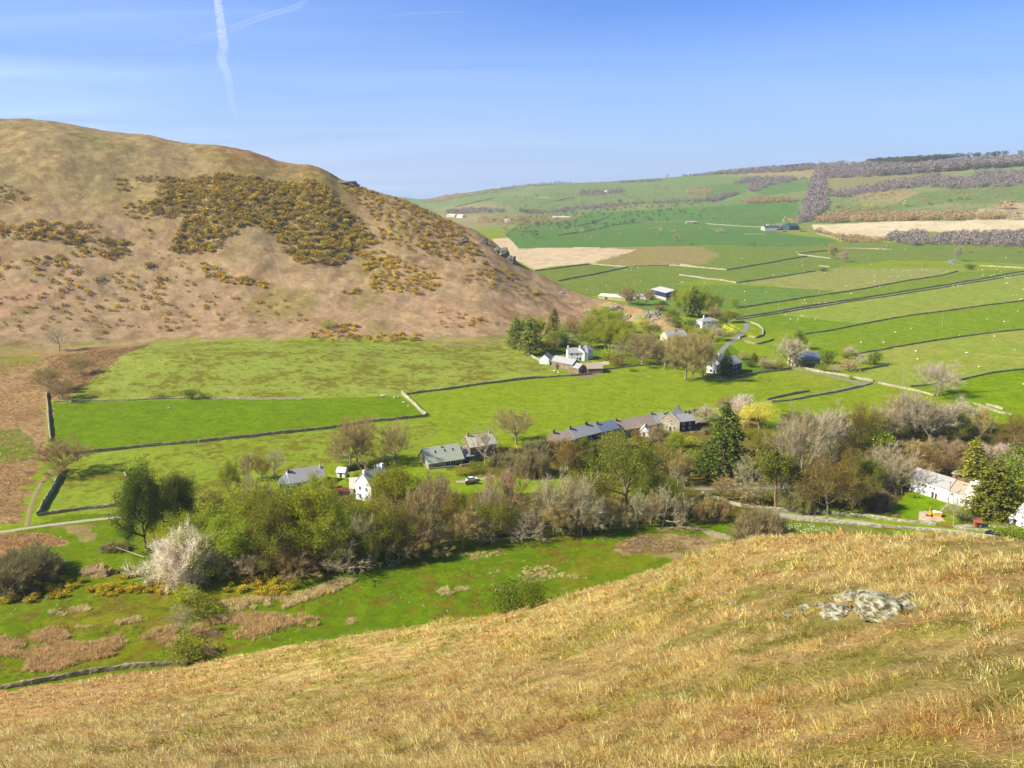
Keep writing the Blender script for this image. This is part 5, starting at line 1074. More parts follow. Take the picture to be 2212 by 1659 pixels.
gorse_area('gorse bush on the lower right nose of the fell',10,[(560,900),(700,900),(860,930),(900,1010),(1100,1080),(900,1106),(700,1040),(480,1000)],70,1.4,2.8,.5,4)
gorse_area('gorse bush in the band at the left edge of the fell',12,[(-60,600),(120,640),(200,600),(380,620),(540,630),(500,680),(380,740),(250,720),(130,710),(0,700)],150,2.,3.8,.3,5)
gorse_area('gorse bush in the dark clump left of the fell centre',12,[(410,700),(560,700),(700,720),(700,790),(580,820),(470,800),(240,790),(240,850),(400,860),(380,800)],90,2.,3.8,.12,6)
gorse_area('gorse bush in the small dark group high on the fell',12,[(595,370),(680,370),(720,440),(640,450)],34,1.6,2.8,.05,7)
gorse_area('gorse bush in the short row near the fell top',12,[(720,370),(900,360),(930,395),(760,400)],30,1.5,2.6,.05,8)
gorse_area('gorse bush in the scattered group left of the thicket',12,[(620,520),(800,490),(880,560),(820,600),(700,590)],46,1.6,3.,.35,9)
gorse_area('gorse bush in the upper left corner group of the fell',12,[(-60,410),(90,415),(190,480),(150,505),(-60,500)],40,1.6,3.,.25,10)
gorse_area('gorse bush in the diagonal golden row on the mid fell',12,[(1075,825),(1160,850),(1230,900),(1440,935),(1440,965),(1260,950),(1110,905)],62,1.8,3.2,.8,11)
gorse_area('gorse bush of the scatter on the lower left fell',12,[(-60,800),(300,830),(460,850),(700,880),(900,920),(900,1060),(760,1100),(300,1100),(-60,1050)],120,1.5,3.6,.4,12)
gorse_area('small gorse bush scattered on the bare middle fell',12,[(740,620),(900,650),(1000,800),(1100,1000),(1500,1000),(1700,1020),(1650,1160),(900,1200),(700,1100),(880,900)],80,1.2,2.6,.35,13)
gorse_area('gorse bush in the hedge-like row at the fell foot',12,[(1640,1215),(1800,1195),(2000,1215),(2212,1215),(2290,1225),(2290,1255),(2000,1260),(1750,1255)],60,1.6,3.,.6,14)
gorse_area('golden gorse bush in the patch beside the fresh green bush',12,[(1820,1170),(1940,1170),(1960,1200),(1820,1210)],16,1.8,2.8,1.,15)
gorse_area('bright yellow gorse bush alone on the lower right fell',12,[(1860,980),(1950,970),(1960,1000),(1860,1015)],9,2.,3.2,1.,16)
gorse_area('gorse bush in the strip near the wooded foot of the fell',12,[(2330,1090),(2700,1130),(2760,1180),(2560,1200),(2330,1190)],26,1.4,2.6,.3,17)
gorse_area('small gorse bush low on the left fell above the bare trees',12,[(-60,1100),(600,1120),(950,1150),(950,1200),(300,1210),(-60,1200)],46,1.2,2.4,.2,18)
gorse_area('flowering gorse bush in the golden band above the rush beds',8,[(-200,870),(150,835),(300,860),(620,810),(640,850),(480,960),(330,990),(0,1010),(-200,1010)],60,1.,1.9,.85,19)
gorse_area('flowering gorse bush below the big white blossom tree',8,[(650,900),(860,880),(960,900),(1050,850),(1400,830),(1420,900),(1350,945),(980,940),(680,960)],44,1.,1.9,.8,20)
gorse_area('flowering gorse bush in the clump right of the blossom tree',8,[(1600,830),(1700,830),(2050,790),(2200,870),(2200,950),(1950,945),(1700,920)],38,1.1,2.1,.75,21)
gorse_area('dwarf gorse bush beside the white dead branches',8,[(860,740),(960,740),(1080,760),(1050,830),(900,860)],12,.9,1.6,.7,22)
cand.sort(key=lambda c:-c[2]/math.hypot(c[0],c[1]))
gp={'gorse_green':[],'gorse_mixed':[],'gorse_gold':[]}
zc_=Hf(np.array([c[0] for c in cand]),np.array([c[1] for c in cand])); rg=random.Random(8); rest=[]
for i,c in enumerate(cand):
    u=rg.random(); kd='gorse_gold' if u<c[3]*.75 else 'gorse_mixed' if u<c[3]*1.5+.12 else 'gorse_green'
    if i<300:
        tr,cm,pw=rg.choice(PROTO[kd]); o=empty('gorse_bush',(c[0],c[1],zc_[i]),rg.uniform(0,6.28),(c[2]*.155,c[2]*.155,c[2]/10)); tag(o,c[4],'gorse bush',c[4].split(' bush ',1)[1].replace('in the ','').replace('on the ','')[:44]+' gorse'); link('crown',cm,o); link('trunk',tr,o)
    else: rest.append((c,kd))
for kd,mt,lb in (('gorse_green',LF['gorse'],'dark green gorse scrub covering the middle of the fell'),('gorse_mixed',LF['gorse'],'olive gorse scrub speckled over the fell'),('gorse_gold',LF['gorseflower'],'yellow flowering gorse scrub on the fell')):
    q=[c for c,k_ in rest if k_==kd]; p=np.array([[c[0],c[1]] for c in q]); h=np.array([c[2] for c in q])
    base_=clump_mesh('gorse_scrub',p,h*(1. if kd!='gorse_gold' else 1.05),LF['gorse'] if kd!='gorse_gold' else LF['gorseflower'],70 if kd!='gorse_gold' else 45,.17,seed=77,wid=.75,label=lb)
    if kd=='gorse_mixed':
        s_=np.random.default_rng(4).random(len(p))<.6; clump_mesh('gorse_scrub',p[s_],h[s_]*.98,LF['gorseflower'],9,.13,seed=78,wid=.7,label='yellow flower heads on the olive gorse scrub')
    if kd=='gorse_gold': clump_mesh('gorse_scrub',p,h*.9,LF['gorse'],45,.17,seed=79,wid=.8,label='green stems under the yellow gorse scrub')
# ------------------------------------------------------------------ buildings
M['white']=mat_plain('limewash',(.80,.79,.75),.85,.05,1.); M['cream']=mat_plain('cream_render',A(240,205,178,1.1),.85,.06,1.)
M['slate']=mat_plain('slate',A(158,154,148,1.5),.6,.16,1.6,spec=.4); M['slate_blue']=mat_plain('slate_blue',A(132,142,154,1.2),.5,.12,1.6,spec=.5)
M['slate_brown']=mat_plain('slate_brown',A(176,158,132,1.3),.8,.22,1.2); M['slate_green']=mat_plain('slate_green',A(156,184,166,1.8),.6,.14,1.6,spec=.4); M['slate_light']=mat_plain('slate_light',A(212,202,176,1.3),.75,.2,1.4)
M['stone']=mat_stone('house_stone',A(178,158,120),A(132,114,84),2.0); M['stone_dark']=mat_stone('house_stone_dark',A(96,88,80),A(66,62,62),2.0); M['stone_pale']=mat_stone('house_stone_pale',A(222,206,170),A(180,162,126),2.0)
M['glass']=mat_plain('window_glass',(.02,.025,.035),.1,.1,1.,spec=.6); M['frame']=mat_plain('painted_frame',(.7,.7,.68),.6,.04,2.); M['door']=mat_plain('door_paint',A(90,70,60),.6,.1,2.)
M['blue_sheet']=mat_plain('blue_sheet',A(52,74,120,.8),.5,.12,3.,stretch=(3,3,.1),spec=.4); M['concrete']=mat_plain('concrete',A(218,208,190,1.),.9,.12,.6); M['tin']=mat_plain('pale_sheet_roof',A(222,212,200,1.),.6,.08,1.,spec=.3)
M['green_sheet']=mat_plain('green_sheet',A(70,120,110,.9),.5,.1,1.,spec=.4); M['red_tile']=mat_plain('red_brick',A(180,110,80),.85,.15,3.); M['wood']=mat_plain('timber',A(176,128,84),.8,.2,2.,stretch=(1,1,6)); M['pot']=mat_plain('chimney_pot',A(200,110,80),.8,.1,3.)
def frame_of(a,b):
    a=np.array(a);b=np.array(b); d=b[:2]-a[:2]; L=float(np.linalg.norm(d)); return L,math.atan2(d[1],d[0])
def building(label,k,a,b,W,eave,ridge,wallm,roofm,cat='house',name='house',wins=(),doors=(),chim=(),hip=False,L=None,over=.35,skylights=(),group=None,z=None,potm='white',mono=False,lower=None,yaw=None):
    """a,b: view points of the front wall foot (left,right). Local x along the front, y into the building."""
    A_=GZ(k,*a)
    if yaw is None:
        B_=GZ(k,*b); L0,yw=frame_of(A_,B_); L=L or L0
    else: yw=yaw
    loc=A_.copy(); c,s=math.cos(yw),math.sin(yw)
    cs=[(0,0),(L,0),(0,W),(L,W)]; zz=[float(Hf(np.array([A_[0]+c*u-s*v]),np.array([A_[1]+s*u+c*v]))[0]) for u,v in cs]
    zb=z if z is not None else max(min(zz),A_[2]-.6)+.0; loc[2]=zb
    o=empty(name,tuple(loc),yw); tag(o,label,cat,group)
    # walls
    mb=MB(); z0=-1.2; Hh=ridge
    if hip: mb.box(0,L,0,W,z0,eave)
    elif mono: 
        n=len(mb.v); mb.v+=[(0,0,z0),(L,0,z0),(L,W,z0),(0,W,z0),(0,0,eave),(L,0,eave),(L,W,ridge),(0,W,ridge)]; mb.q+=[(n,n+3,n+2,n+1),(n+4,n+5,n+6,n+7),(n,n+1,n+5,n+4),(n+1,n+2,n+6,n+5),(n+2,n+3,n+7,n+6),(n+3,n,n+4,n+7)]
    else:
        P=[(0,z0),(W,z0),(W,eave),(W/2,ridge),(0,eave)]; n=len(mb.v)
        for x in (0,L): mb.v+=[(x,p[0],p[1]) for p in P]
        for i in range(5): j=(i+1)%5; mb.q.append((n+i,n+5+i,n+5+j,n+j))
        mb.t+=[(n,n+1,n+2),(n,n+2,n+3),(n,n+3,n+4),(n+5,n+7,n+6),(n+5,n+8,n+7),(n+5,n+9,n+8)]
    mb.build('wall',M[wallm],o)
    if lower:
        m2=MB(); m2.box(-.06,L+.06,-.06,W+.06,-1.2,lower[1]); m2.build('wall',M[lower[0]],o)
    t=.16; g=over
    # roof
    rb=MB()
    if hip:
        hx=min(W/2,L*.35); e=[(-g,-g),(L+g,-g),(L+g,W+g),(-g,W+g)]; n=0
        rb.v+=[(x,y,eave-.05) for x,y in e]+[(x,y,eave+.12) for x,y in e]+[(hx,W/2,ridge),(L-hx,W/2,ridge)]
        rb.q+=[(0,3,2,1),(0,1,5,4),(1,2,6,5),(2,3,7,6),(3,0,4,7),(4,5,9,8),(6,7,8,9)]; rb.t+=[(5,6,9),(7,4,8)]
    elif mono:
        sl=(ridge-eave)/W; rb.v+=[(-g,-g,eave-g*sl+.02),(L+g,-g,eave-g*sl+.02),(L+g,W+g,ridge+g*sl+.02),(-g,W+g,ridge+g*sl+.02)]; rb.v+=[(a_,b_,c_+t) for a_,b_,c_ in rb.v]
        rb.q+=[(0,3,2,1),(4,5,6,7),(0,1,5,4),(1,2,6,5),(2,3,7,6),(3,0,4,7)]
    else:
        sl=(ridge-eave)/(W/2)
        P=[(-g,eave-g*sl+.03),(W/2,ridge+.03),(W+g,eave-g*sl+.03),(W+g,eave-g*sl+t+.05),(W/2,ridge+t+.08),(-g,eave-g*sl+t+.05)]; n=0
        for x in (-g*.6,L+g*.6): rb.v+=[(x,p[0],p[1]) for p in P]
        for i in range(6): j=(i+1)%6; rb.q.append((i,6+i,6+j,j))
        rb.q+=[(0,1,4,5),(1,2,3,4),(6,11,10,7),(7,10,9,8)]
    rf=rb.build('roof',M[roofm],o)
    for cx,cy,h,w_,mt in chim:
        zr=ridge-abs(cy-W/2)*((ridge-eave)/(W/2)); m3=MB(); m3.box(cx-w_/2,cx+w_/2,cy-.4,cy+.4,zr-.8,zr+h); m3.box(cx-w_/2-.08,cx+w_/2+.08,cy-.48,cy+.48,zr+h,zr+h+.15); ch=m3.build('chimney',M[mt],rf)
        m4=MB(); m4.tube((cx,cy,zr+h+.15),(cx,cy,zr+h+.6),.16,.13,7,True); m4.build('chimney_pot',M['pot'],ch) if False else m4.build('chimney_pot',M['pot'],rf)
    for u,v,w_,h_ in skylights: # on the front slope: u along, v up-slope fraction
        sl=(ridge-eave)/(W/2); y0=W/2*v; y1=y0+h_*.8; f=lambda y:eave+y*sl+.30
        m5=MB(); m5.v+=[(u,y0,f(y0)),(u+w_,y0,f(y0)),(u+w_,y1,f(y1)),(u,y1,f(y1))]; m5.v+=[(a_,b_,c_-.25) for a_,b_,c_ in m5.v]; m5.q+=[(0,1,2,3),(0,4,5,1),(1,5,6,2),(2,6,7,3),(3,7,4,0)]
        m5.build('skylight',M['tin'],rf)
        m6=MB(); q=.18; m6.v+=[(u+q,y0+q,f(y0+q)+.02),(u+w_-q,y0+q,f(y0+q)+.02),(u+w_-q,y1-q,f(y1-q)+.02),(u+q,y1-q,f(y1-q)+.02)]; m6.q+=[(0,1,2,3)]; m6.build('pane',M['glass'],rf)
    def opening(nm,face,u,zc,w_,h_,mat):
        off=.03+(.06 if lower and zc<lower[1] else 0)
        def pt(uu,dd,zz):
            if face=='f': return (uu,-dd,zz)
            if face=='b': return (uu,W+dd,zz)
            if face=='l': return (-dd,uu,zz)
            return (L+dd,uu,zz)
        def slab(x0,x1,y0,y1,d0,d1):
            m=MB(); m.v+=[pt(x0,d0,y0),pt(x1,d0,y0),pt(x1,d0,y1),pt(x0,d0,y1),pt(x0,d1,y0),pt(x1,d1,y0),pt(x1,d1,y1),pt(x0,d1,y1)]; m.q+=[(4,5,6,7),(0,1,5,4),(1,2,6,5),(2,3,7,6),(3,0,4,7)]; return m
        w1=slab(u-w_/2,u+w_/2,zc,zc+h_,-.05,off).build(nm,M[mat],o)
        if nm=='window':
            f=MB()
            for x0,x1,y0,y1 in ((u-w_/2-.08,u+w_/2+.08,zc-.12,zc),(u-w_/2-.08,u+w_/2+.08,zc+h_,zc+h_+.08),(u-w_/2-.08,u-w_/2,zc,zc+h_),(u+w_/2,u+w_/2+.08,zc,zc+h_),(u-.04,u+.04,zc,zc+h_)):
                s_=slab(x0,x1,y0,y1,-.05,off+.03); n=len(f.v); f.v+=s_.v; f.q+=[tuple(i+n for i in q) for q in s_.q]
            f.build('frame',M['frame'],w1)
        else:
            h=MB(); h.v+=[pt(u+w_*.3,off,zc+1.),pt(u+w_*.38,off,zc+1.),pt(u+w_*.38,off+.06,zc+1.08),pt(u+w_*.3,off+.06,zc+1.08)]; h.q.append((0,1,2,3)); h.build('handle',M['frame'],w1)
    for x in wins: opening('window',*x,'glass')
    for x in doors: opening('door',*x,'door')
    return o
def wr(us,zs,w_=.95,h_=1.2,face='f'): return [(face,u,z_,w_,h_) for u in us for z_ in zs]
# white farmhouse group under the fell
building('left wing of the white farmhouse under the larches, with grey slate roof',1,(640,738),(760,735),7,5.2,7.8,'white','slate',wins=wr([2.5,6.,9.5],[.9,3.5]),doors=[('f',7.8,0,1.1,2.1)],chim=[(.6,3.5,1.3,1.0,'white'),(12.,3.5,1.3,1.,'white')],L=13)
building('right wing of the white farmhouse, slightly taller under dark slate',1,(768,737),(862,708),7.5,5.4,8.2,'white','slate',wins=wr([2,5.,8.2],[.9,3.5])+wr([3.5],[1.,3.6],face='r'),chim=[(.5,3.7,1.0,.9,'white')],L=11)
building('low white outbuilding with a gable left of the farmhouse',1,(490,765),(545,725),6,3.6,6.,'white','slate',name='outbuilding',cat='outbuilding',doors=[('f',2,0,1.,2.)],L=9)
building('long stone barn in front of the white farmhouse',1,(512,792),(655,822),7,4.6,7.2,'stone','slate',name='barn',cat='barn',doors=[('f',5,0,2.4,3.)],wins=wr([9.5,12],[2.],.5,.7),L=17)
building('small stone shed with dark gable at the barn end',1,(660,822),(725,840),6,3.2,5.4,'stone','slate',name='shed',cat='shed',doors=[('r',3,0,1.6,2.2)],L=7.5)
building('separate dark stone shed with slate roof by the field gateway',1,(790,838),(820,842),9,3.0,5.0,'stone','slate_brown',name='shed',cat='shed',doors=[('f',2,0,1.2,2.)],yaw=0.12,L=9.5)
# blue barn behind the nose
building('big blue sheeted barn with pale roof and white concrete base',1,(1290,228),(1408,266),20,7.2,9.6,'blue_sheet','tin',name='barn',cat='barn',lower=('concrete',2.6),over=.5,doors=[('r',10,0,4.,2.4)],wins=[('r',15,4.4,1.6,1.4)])
building('low grey roofed shed peeping over the fell foot left of the blue barn',1,(875,250),(1010,262),14,3.,5.,'stone_pale','slate_light',name='shed',cat='shed',L=30,doors=[('f',9,0,3,2.4)])
building('pale sheeted shed glimpsed behind the bare tree left of the blue barn',1,(1150,252),(1230,258),10,3.4,4.8,'concrete','tin',name='shed',cat='shed',L=16,doors=[('f',5,0,3,2.6)])
building('peach gabled bungalow with dark slate roof in the orchard',1,(1330,572),(1418,586),15,3.4,6.6,'cream','slate',name='house',cat='house',yaw=None,wins=[('l',4,.8,1.4,1.2)]+wr([2.5,6.5],[.9]),chim=[(5.,9,1.,.9,'stone')]) if False else None
def gable_front(label,k,a,b,depth,eave,ridge,wallm,roofm,**kw):
    """house whose gable end faces the viewer: a,b are the feet of the gable wall"""
    A_=GZ(k,*a);B_=GZ(k,*b); Lg,yg=frame_of(A_,B_)
    # front (local x) runs away from the viewer along the left side wall: origin at b, x into depth
    ww=kw.pop('gw',Lg); o=building(label,k,b,None,ww,eave,ridge,wallm,roofm,L=depth,yaw=yg+math.pi/2,**kw); return o
gable_front('peach gabled bungalow with dark slate roof in the orchard',1,(1330,560),(1420,592),16,3.4,7.0,'cream','slate',wins=[('l',2.6,.9,1.1,1.2),('l',6.5,.9,1.1,1.2),('f',4,.9,1.,1.2),('f',9,.9,1.,1.2)],doors=[('l',4.6,0,1.,2.)],chim=[(9,5.,1.1,.9,'stone')],gw=11)
building('white hip roofed house with grey slates above the road bend',1,(1690,486),(1822,478),9,5.6,8.2,'white','slate',hip=True,wins=wr([2,5.5,9,12],[.9,3.5])+wr([3,6],[.9,3.5],face='r'),chim=[(4,4.5,1.6,1.1,'white')],doors=[('f',7.2,0,1.,2.1)],L=14.5)
building('low slate roofed annexe left of the white hip roofed house',1,(1640,480),(1686,482),8,2.8,4.8,'stone_pale','slate_light',name='annexe',cat='outbuilding',doors=[('f',3,0,1.,2.)],L=9)
gable_front('white gabled villa beyond the meadow with two gables',1,(1738,832),(1838,845),12,6.,10.,'white','slate',wins=[('l',2.2,1.,1.2,1.5),('l',6.2,1.,1.2,1.5),('l',2.2,4.,1.1,1.4),('l',6.2,4.,1.1,1.4),('l',4.2,7.2,.8,.9)],doors=[('l',4.2,0,1.,2.1)],chim=[(6,4.4,1.6,1.1,'white')],gw=9)
building('dark stone wing of the villa under grey slate, right of the dark conifer',1,(1925,850),(2026,818),10,6.2,9.4,'stone_dark','slate',name='house',wins=wr([2.2,5.5,9],[1.,4.]),chim=[(1.2,5,1.4,1.,'stone_dark')],L=11.5)
building('stone chapel house with navy slate roof behind the pale budding tree',2,(482,775),(635,768),9,4.6,8.6,'stone','slate_blue',wins=wr([3,7,11,15],[1.],.9,1.5)+[('l',4.5,1.2,1.2,1.6)],doors=[('l',2,0,1.,2.1)])
gable_front('pale stone gabled porch wing of the chapel house',2,(388,760),(470,772),8,4.4,7.4,'stone_pale','slate',name='annexe',cat='outbuilding',wins=[('l',2.2,1.2,1.,1.5),('l',5.,1.2,1.,1.5)],doors=[('l',3.6,0,1.,2.1)],gw=7.5)
# centre: skylight house, stone house
building('barn conversion with green slate roof, four skylights and glazed front',3,(525,930),(868,876),10,2.7,6.9,'stone_pale','slate_green',skylights=[(3.6,.45,1.,1.7),(7.6,.45,1.,1.7),(11.0,.45,1.,1.7),(14.6,.45,1.,1.7)],wins=[('f',8.2,.2,1.8,2.3),('f',10.4,.2,1.8,2.3),('f',12.6,.2,1.8,2.3),('l',4.5,1,1.,1.4)],doors=[('f',15.6,0,1.1,2.1)],chim=[(7,4.5,.5,.25,'slate')],over=.9)
gable_front('tall stone farmhouse with lichen grey roof behind the pollarded tree',3,(945,855),(1045,838),13,6.0,9.4,'stone_pale','slate_light',wins=[('f',3.,1,1.,1.5),('f',7.,1.,1.,1.5),('f',3.,4.,.9,1.3),('f',7,4,.9,1.3),('l',2.5,1.,1.,1.4),('l',2.5,4.,.9,1.3)],chim=[(.6,3.7,1.2,1.,'stone'),(12.3,3.7,1.2,1.,'stone')],doors=[('f',10,0,1.,2.1)],gw=7.5) if False else building('tall stone farmhouse with lichen grey roof behind the pollarded tree',3,(945,858),(1150,828),8,6.0,9.4,'stone','slate_light',wins=wr([2,6,10],[1.,4.],.9,1.4)+[('l',4,1.,.9,1.4),('l',4,4.,.9,1.4)],doors=[('f',8,0,1.,2.1)],chim=[(.8,4,1.2,1.,'stone_pale'),(10.5,4,1.2,1.,'stone_pale')],L=11.5)
building('dark lean-to link between skylight house and stone farmhouse',3,(872,868),(935,862),5,2.4,4.,'stone','slate_blue',name='lean_to',cat='outbuilding',mono=True,doors=[('f',2,0,1.,2.)],L=4.3)
# terrace row
building('left stone cottage of the terrace with grey slate roof',4,(-60,680),(90,650),8,4.8,7.6,'stone','slate_brown',wins=wr([2,5,8,11],[.9,3.2]),chim=[(.6,4,1.2,1.1,'stone')],doors=[('f',6.5,0,1,2)])
building('second terrace cottage with broad grey slate roof',4,(95,648),(325,585),8.5,5.0,8.0,'stone_dark','slate',wins=wr([2,5,9,13,16],[.9,3.2]),chim=[(.7,4.2,1.2,1.1,'stone'),(10.5,4.2,1.2,1.1,'stone_dark')],doors=[('f',7,0,1,2)])
building('third terrace cottage with lower blue grey roof',4,(330,583),(480,545),8,4.8,7.4,'stone','slate_blue',wins=wr([2,5,9],[.9,3.2]),chim=[(.5,4,1.,1.,'stone')],doors=[('f',7,0,1,2)])
building('long barn of the terrace under brown mossy slates',4,(490,535),(800,480),8,3.2,6.6,'stone','slate_brown',name='barn',cat='barn',wins=wr([4,9,15,20],[1.],.8,.9),doors=[('f',12,0,2.2,2.4)],chim=[(.6,4,.9,.9,'stone')])
building('right part of the terrace with dark slates beside the gabled house',4,(800,478),(905,462),8,3.4,6.6,'stone','slate',name='cottage',cat='house',wins=wr([2,5],[1.],.8,1.),chim=[(.5,4,1.1,.9,'stone')],doors=[('f',3.5,0,1,2)])
gable_front('slate roofed gabled house at the right end of the terrace',4,(905,478),(1010,492),11,5.,8.6,'stone_pale','slate_light',wins=[('l',2.4,1,.9,1.3),('l',6.,1,.9,1.3),('l',4.2,4.2,.8,1.1),('f',3,1,.9,1.2),('f',7,1.,.9,1.2),('f',3,3.6,.9,1.)],doors=[('l',4.2,0,1,2.)],chim=[(10,4.4,1.2,.9,'stone')],gw=9)
building('brown stone wing of the gabled house beside the bright yard',4,(1012,490),(1115,478),7,4.8,7.2,'stone_dark','slate',name='house',cat='house',wins=wr([2,5.2],[1.,3.2],.8,1.1),chim=[(6.6,3.5,1.3,.9,'stone')],L=8)
gable_front('little white gabled porch in front of the brown roofed barn',4,(692,528),(738,532),5,2.6,4.6,'white','slate_light',name='porch',cat='outbuilding',doors=[('l',1.9,0,1,2)],gw=3.8)
# long white cottage
building('left part of the long white cottage under dark slate roof',15,(262,335),(910,545),7,5.0,7.8,'white','slate',wins=wr([3.6,4.8,5.9],[3.1],.7,.9)+wr([7.8,9.2],[3.1],.7,.9)+wr([3.7,5.4],[.9],.6,.8)+[('f',14.4,1.2,.5,.7)],doors=[('f',8.9,0,.9,2.1),('f',10.1,0,.8,2.)])
building('middle part of the long white cottage under lichen brown slates',15,(912,545),(1190,620),7,4.6,7.4,'white','slate_brown',wins=[('f',1.2,3.0,.8,.9),('f',4.5,1.,.8,1.)],chim=[(7.4,3.5,1.6,1.2,'white')],doors=[('f',6,0,.9,2.)])
building('taller right end of the long white cottage beside the dense conifer',15,(1195,622),(1370,665),7.5,5.4,8.2,'white','slate_light',wins=wr([2.6,3.7],[1.,3.6],.7,.9),doors=[('f',5.,0,.9,2.)])
building('low green roofed shed behind the long white cottage',15,(985,140),(1190,190),4,2.1,2.9,'wood','slate_green',name='shed',cat='shed',mono=True,doors=[('f',1.5,0,.9,1.8)])
building('white cottage cut by the right picture edge',15,(2060,925),(2330,1040),8,5.0,8.,'white','slate',wins=wr([2.4,3.6],[3.,.9],.7,.9)+wr([7],[3.,.9]),doors=[('f',5.2,0,.9,2.)])
building('low white lean-to at the left of the edge cottage',15,(1955,905),(2060,930),4,2.0,2.6,'white','white',name='lean_to',cat='outbuilding',mono=True,doors=[('f',1.5,0,.9,1.8)],L=3.5)
# left cottages
building('long white cottage with grey slate roof behind the left wood',14,(420,625),(1040,520),8.5,2.7,6.2,'white','slate',wins=[('f',8.6,.9,1.2,1.1),('f',12,.9,1.,1.1),('f',3,.9,1.,1.1)],chim=[(.4,3.5,1.1,.8,'stone'),(12.,3.5,1.5,.25,'tin')],doors=[('f',5.4,0,1,2)])
building('glazed slate roofed end room of the long white cottage',14,(205,620),(418,612),6.5,2.3,4.8,'white','slate_blue',name='annexe',cat='outbuilding',hip=True,wins=wr([1.1,2.4,3.7],[.7],.9,1.4),L=5.)
building('tall white gabled house with stone slate roof above the wood',14,(1650,740),(1830,900),9,6.2,10.,'white','slate_light',yaw=None,wins=wr([2,5],[1.,3.8]),chim=[(.5,4.5,1.2,.9,'white')],L=8) if False else gable_front('tall white gabled house with stone slate roof above the wood',14,(1655,800),(1850,860),10,6.4,10.2,'white','slate_light',wins=[('l',2.2,1.2,1.,1.3),('l',5.4,1.2,1.,1.3),('l',2.2,4.,1.,1.3),('l',5.4,4.,1.,1.3),('f',3,1,.9,1.3),('f',6,4,.9,1.2)],chim=[(9.2,3.6,1.4,.9,'white'),(.6,3.6,1.2,.9,'white')],doors=[('f',5,0,1,2)],gw=7.6)
building('small lean roofed wing left of the tall white gabled house',14,(1480,710),(1640,700),6,2.4,4.2,'white','slate_light',name='annexe',cat='outbuilding',mono=True,doors=[('f',1.5,0,.9,1.9)],L=4.5)
building('small white gabled garden shed in the hedge line',14,(1235,395),(1355,400),3.4,2.2,3.4,'white','white',name='shed',cat='shed',doors=[('f',1.6,0,.8,1.8)],L=3.2)
# far farms
building('long green roofed cattle shed of the distant farm',11,(410,668),(520,664),30,7,11,'concrete','green_sheet',name='barn',cat='barn',doors=[('f',30,0,8,5)])
building('pale roofed shed in front of the distant farm',11,(452,664),(514,660),12,5,7,'green_sheet','tin',name='barn',cat='barn',doors=[('f',20,0,7,4)])
building('dark grey shed in the middle of the distant farm',11,(522,660),(580,656),26,7,11,'stone','slate_blue',name='barn',cat='barn',doors=[('f',20,0,7,4)])
building('dark green barn at the right of the distant farm',11,(580,664),(648,660),26,9,14,'green_sheet','green_sheet',name='barn',cat='barn',doors=[('f',20,0,7,5)])
building('white end building of the distant farm',11,(425,650),(442,649),12,5,8,'white','tin',name='house',doors=[('f',6,0,2,3)])
building('small stone field barn far away at the wall end',10,(2075,584),(2148,582),10,4,6.5,'stone_pale','slate_brown',name='barn',cat='barn',doors=[('f',20,0,4,3)])
building('white distant farmhouse among the valley trees',10,(1135,554),(1165,553),12,6,9,'white','slate_light',name='house',wins=wr([8,16],[2.],3,3))
building('long low distant building right of the white distant farmhouse',10,(1170,552),(1250,548),12,5,8,'cream','slate_light',name='house',wins=wr([8,16],[2.],3,3))
building('white distant cottage above the dark round tree',10,(792,573),(828,572),10,5,8,'white','tin',name='house',wins=wr([8,16],[2.],3,3))
building('pale distant house at the fell edge',10,(455,540),(495,540),14,6,9,'white','slate_light',name='house',wins=wr([8,16],[2.],3,3))
building('long pale distant roofs just beyond the fell edge',10,(385,535),(440,534),14,5,8,'cream','slate_light',name='house',wins=wr([8,16],[2.],3,3))
building('tiny white house high on the far slope between woods',10,(1495,366),(1515,366),10,6,9,'white','slate_light',name='house',wins=wr([8],[2.],3,3))
# terrace in front of the skylight house
def box_thing(name,label,cat,pos,yaw,boxes,group=None):
    """boxes: list of (part name, material, [(x0,x1,y0,y1,z0,z1),...])"""
    o=empty(name,tuple(pos),yaw); tag(o,label,cat,group)
    for nm,mt,bs in boxes:
        m=MB()
        for b in bs: m.box(*b)
        m.build(nm,M[mt],o)
    return o
p=GZ(3,525,938); q=GZ(3,780,912); L0,yw=frame_of(p,q)
box_thing('garden_terrace','pale paved terrace with low wall in front of the skylight house','terrace',p,yw,[('paving','stone_pale',[(0,L0,0,2.6,-.5,.25)]),('low_wall','stone_pale',[(0,L0,-.35,-.01,-.5,.6)])])
p=GZ(3,850,905); box_thing('garden_terrace','short pale terrace wall before the lean-to','terrace',p,yw,[('low_wall','stone_pale',[(0,4.5,-.35,0,-.5,.8)]),('paving','stone_pale',[(0,4.5,.01,1.8,-.5,.25)])])
# red tiled patio with a folded parasol frame left of the gabled house
p=GZ(14,1200,700); q=GZ(14,1430,660); L0,yw=frame_of(p,q)
M['terracotta']=mat_plain('terracotta',A(150,96,70),.9,.15,1.)
box_thing('patio','dark red tiled patio with low roof left of the tall white gabled house','patio',p,yw,[('paving','terracotta',[(0,L0+1.5,0,6,-.3,.12)]),('low_wall','terracotta',[(0,L0,6.05,6.35,-.3,.7)])])
pp=MB(); pr=empty('parasol_frame',tuple(GZ(14,1290,700)),0); tag(pr,'orange ribbed parasol frame on the red tiled patio','parasol'); M['orange']=mat_plain('orange_paint',A(230,120,60),.6,.05,1.)
for i in range(8):
    a=i*math.pi/4; pp.tube((0,0,2.6),(math.cos(a)*2.2,math.sin(a)*2.2,2.0),.06,.05,4)
pp.build('ribs',M['orange'],pr); pq=MB(); pq.tube((0,0,0),(0,0,2.7),.06,.06,6,True); pq.build('pole',M['orange'],pr)
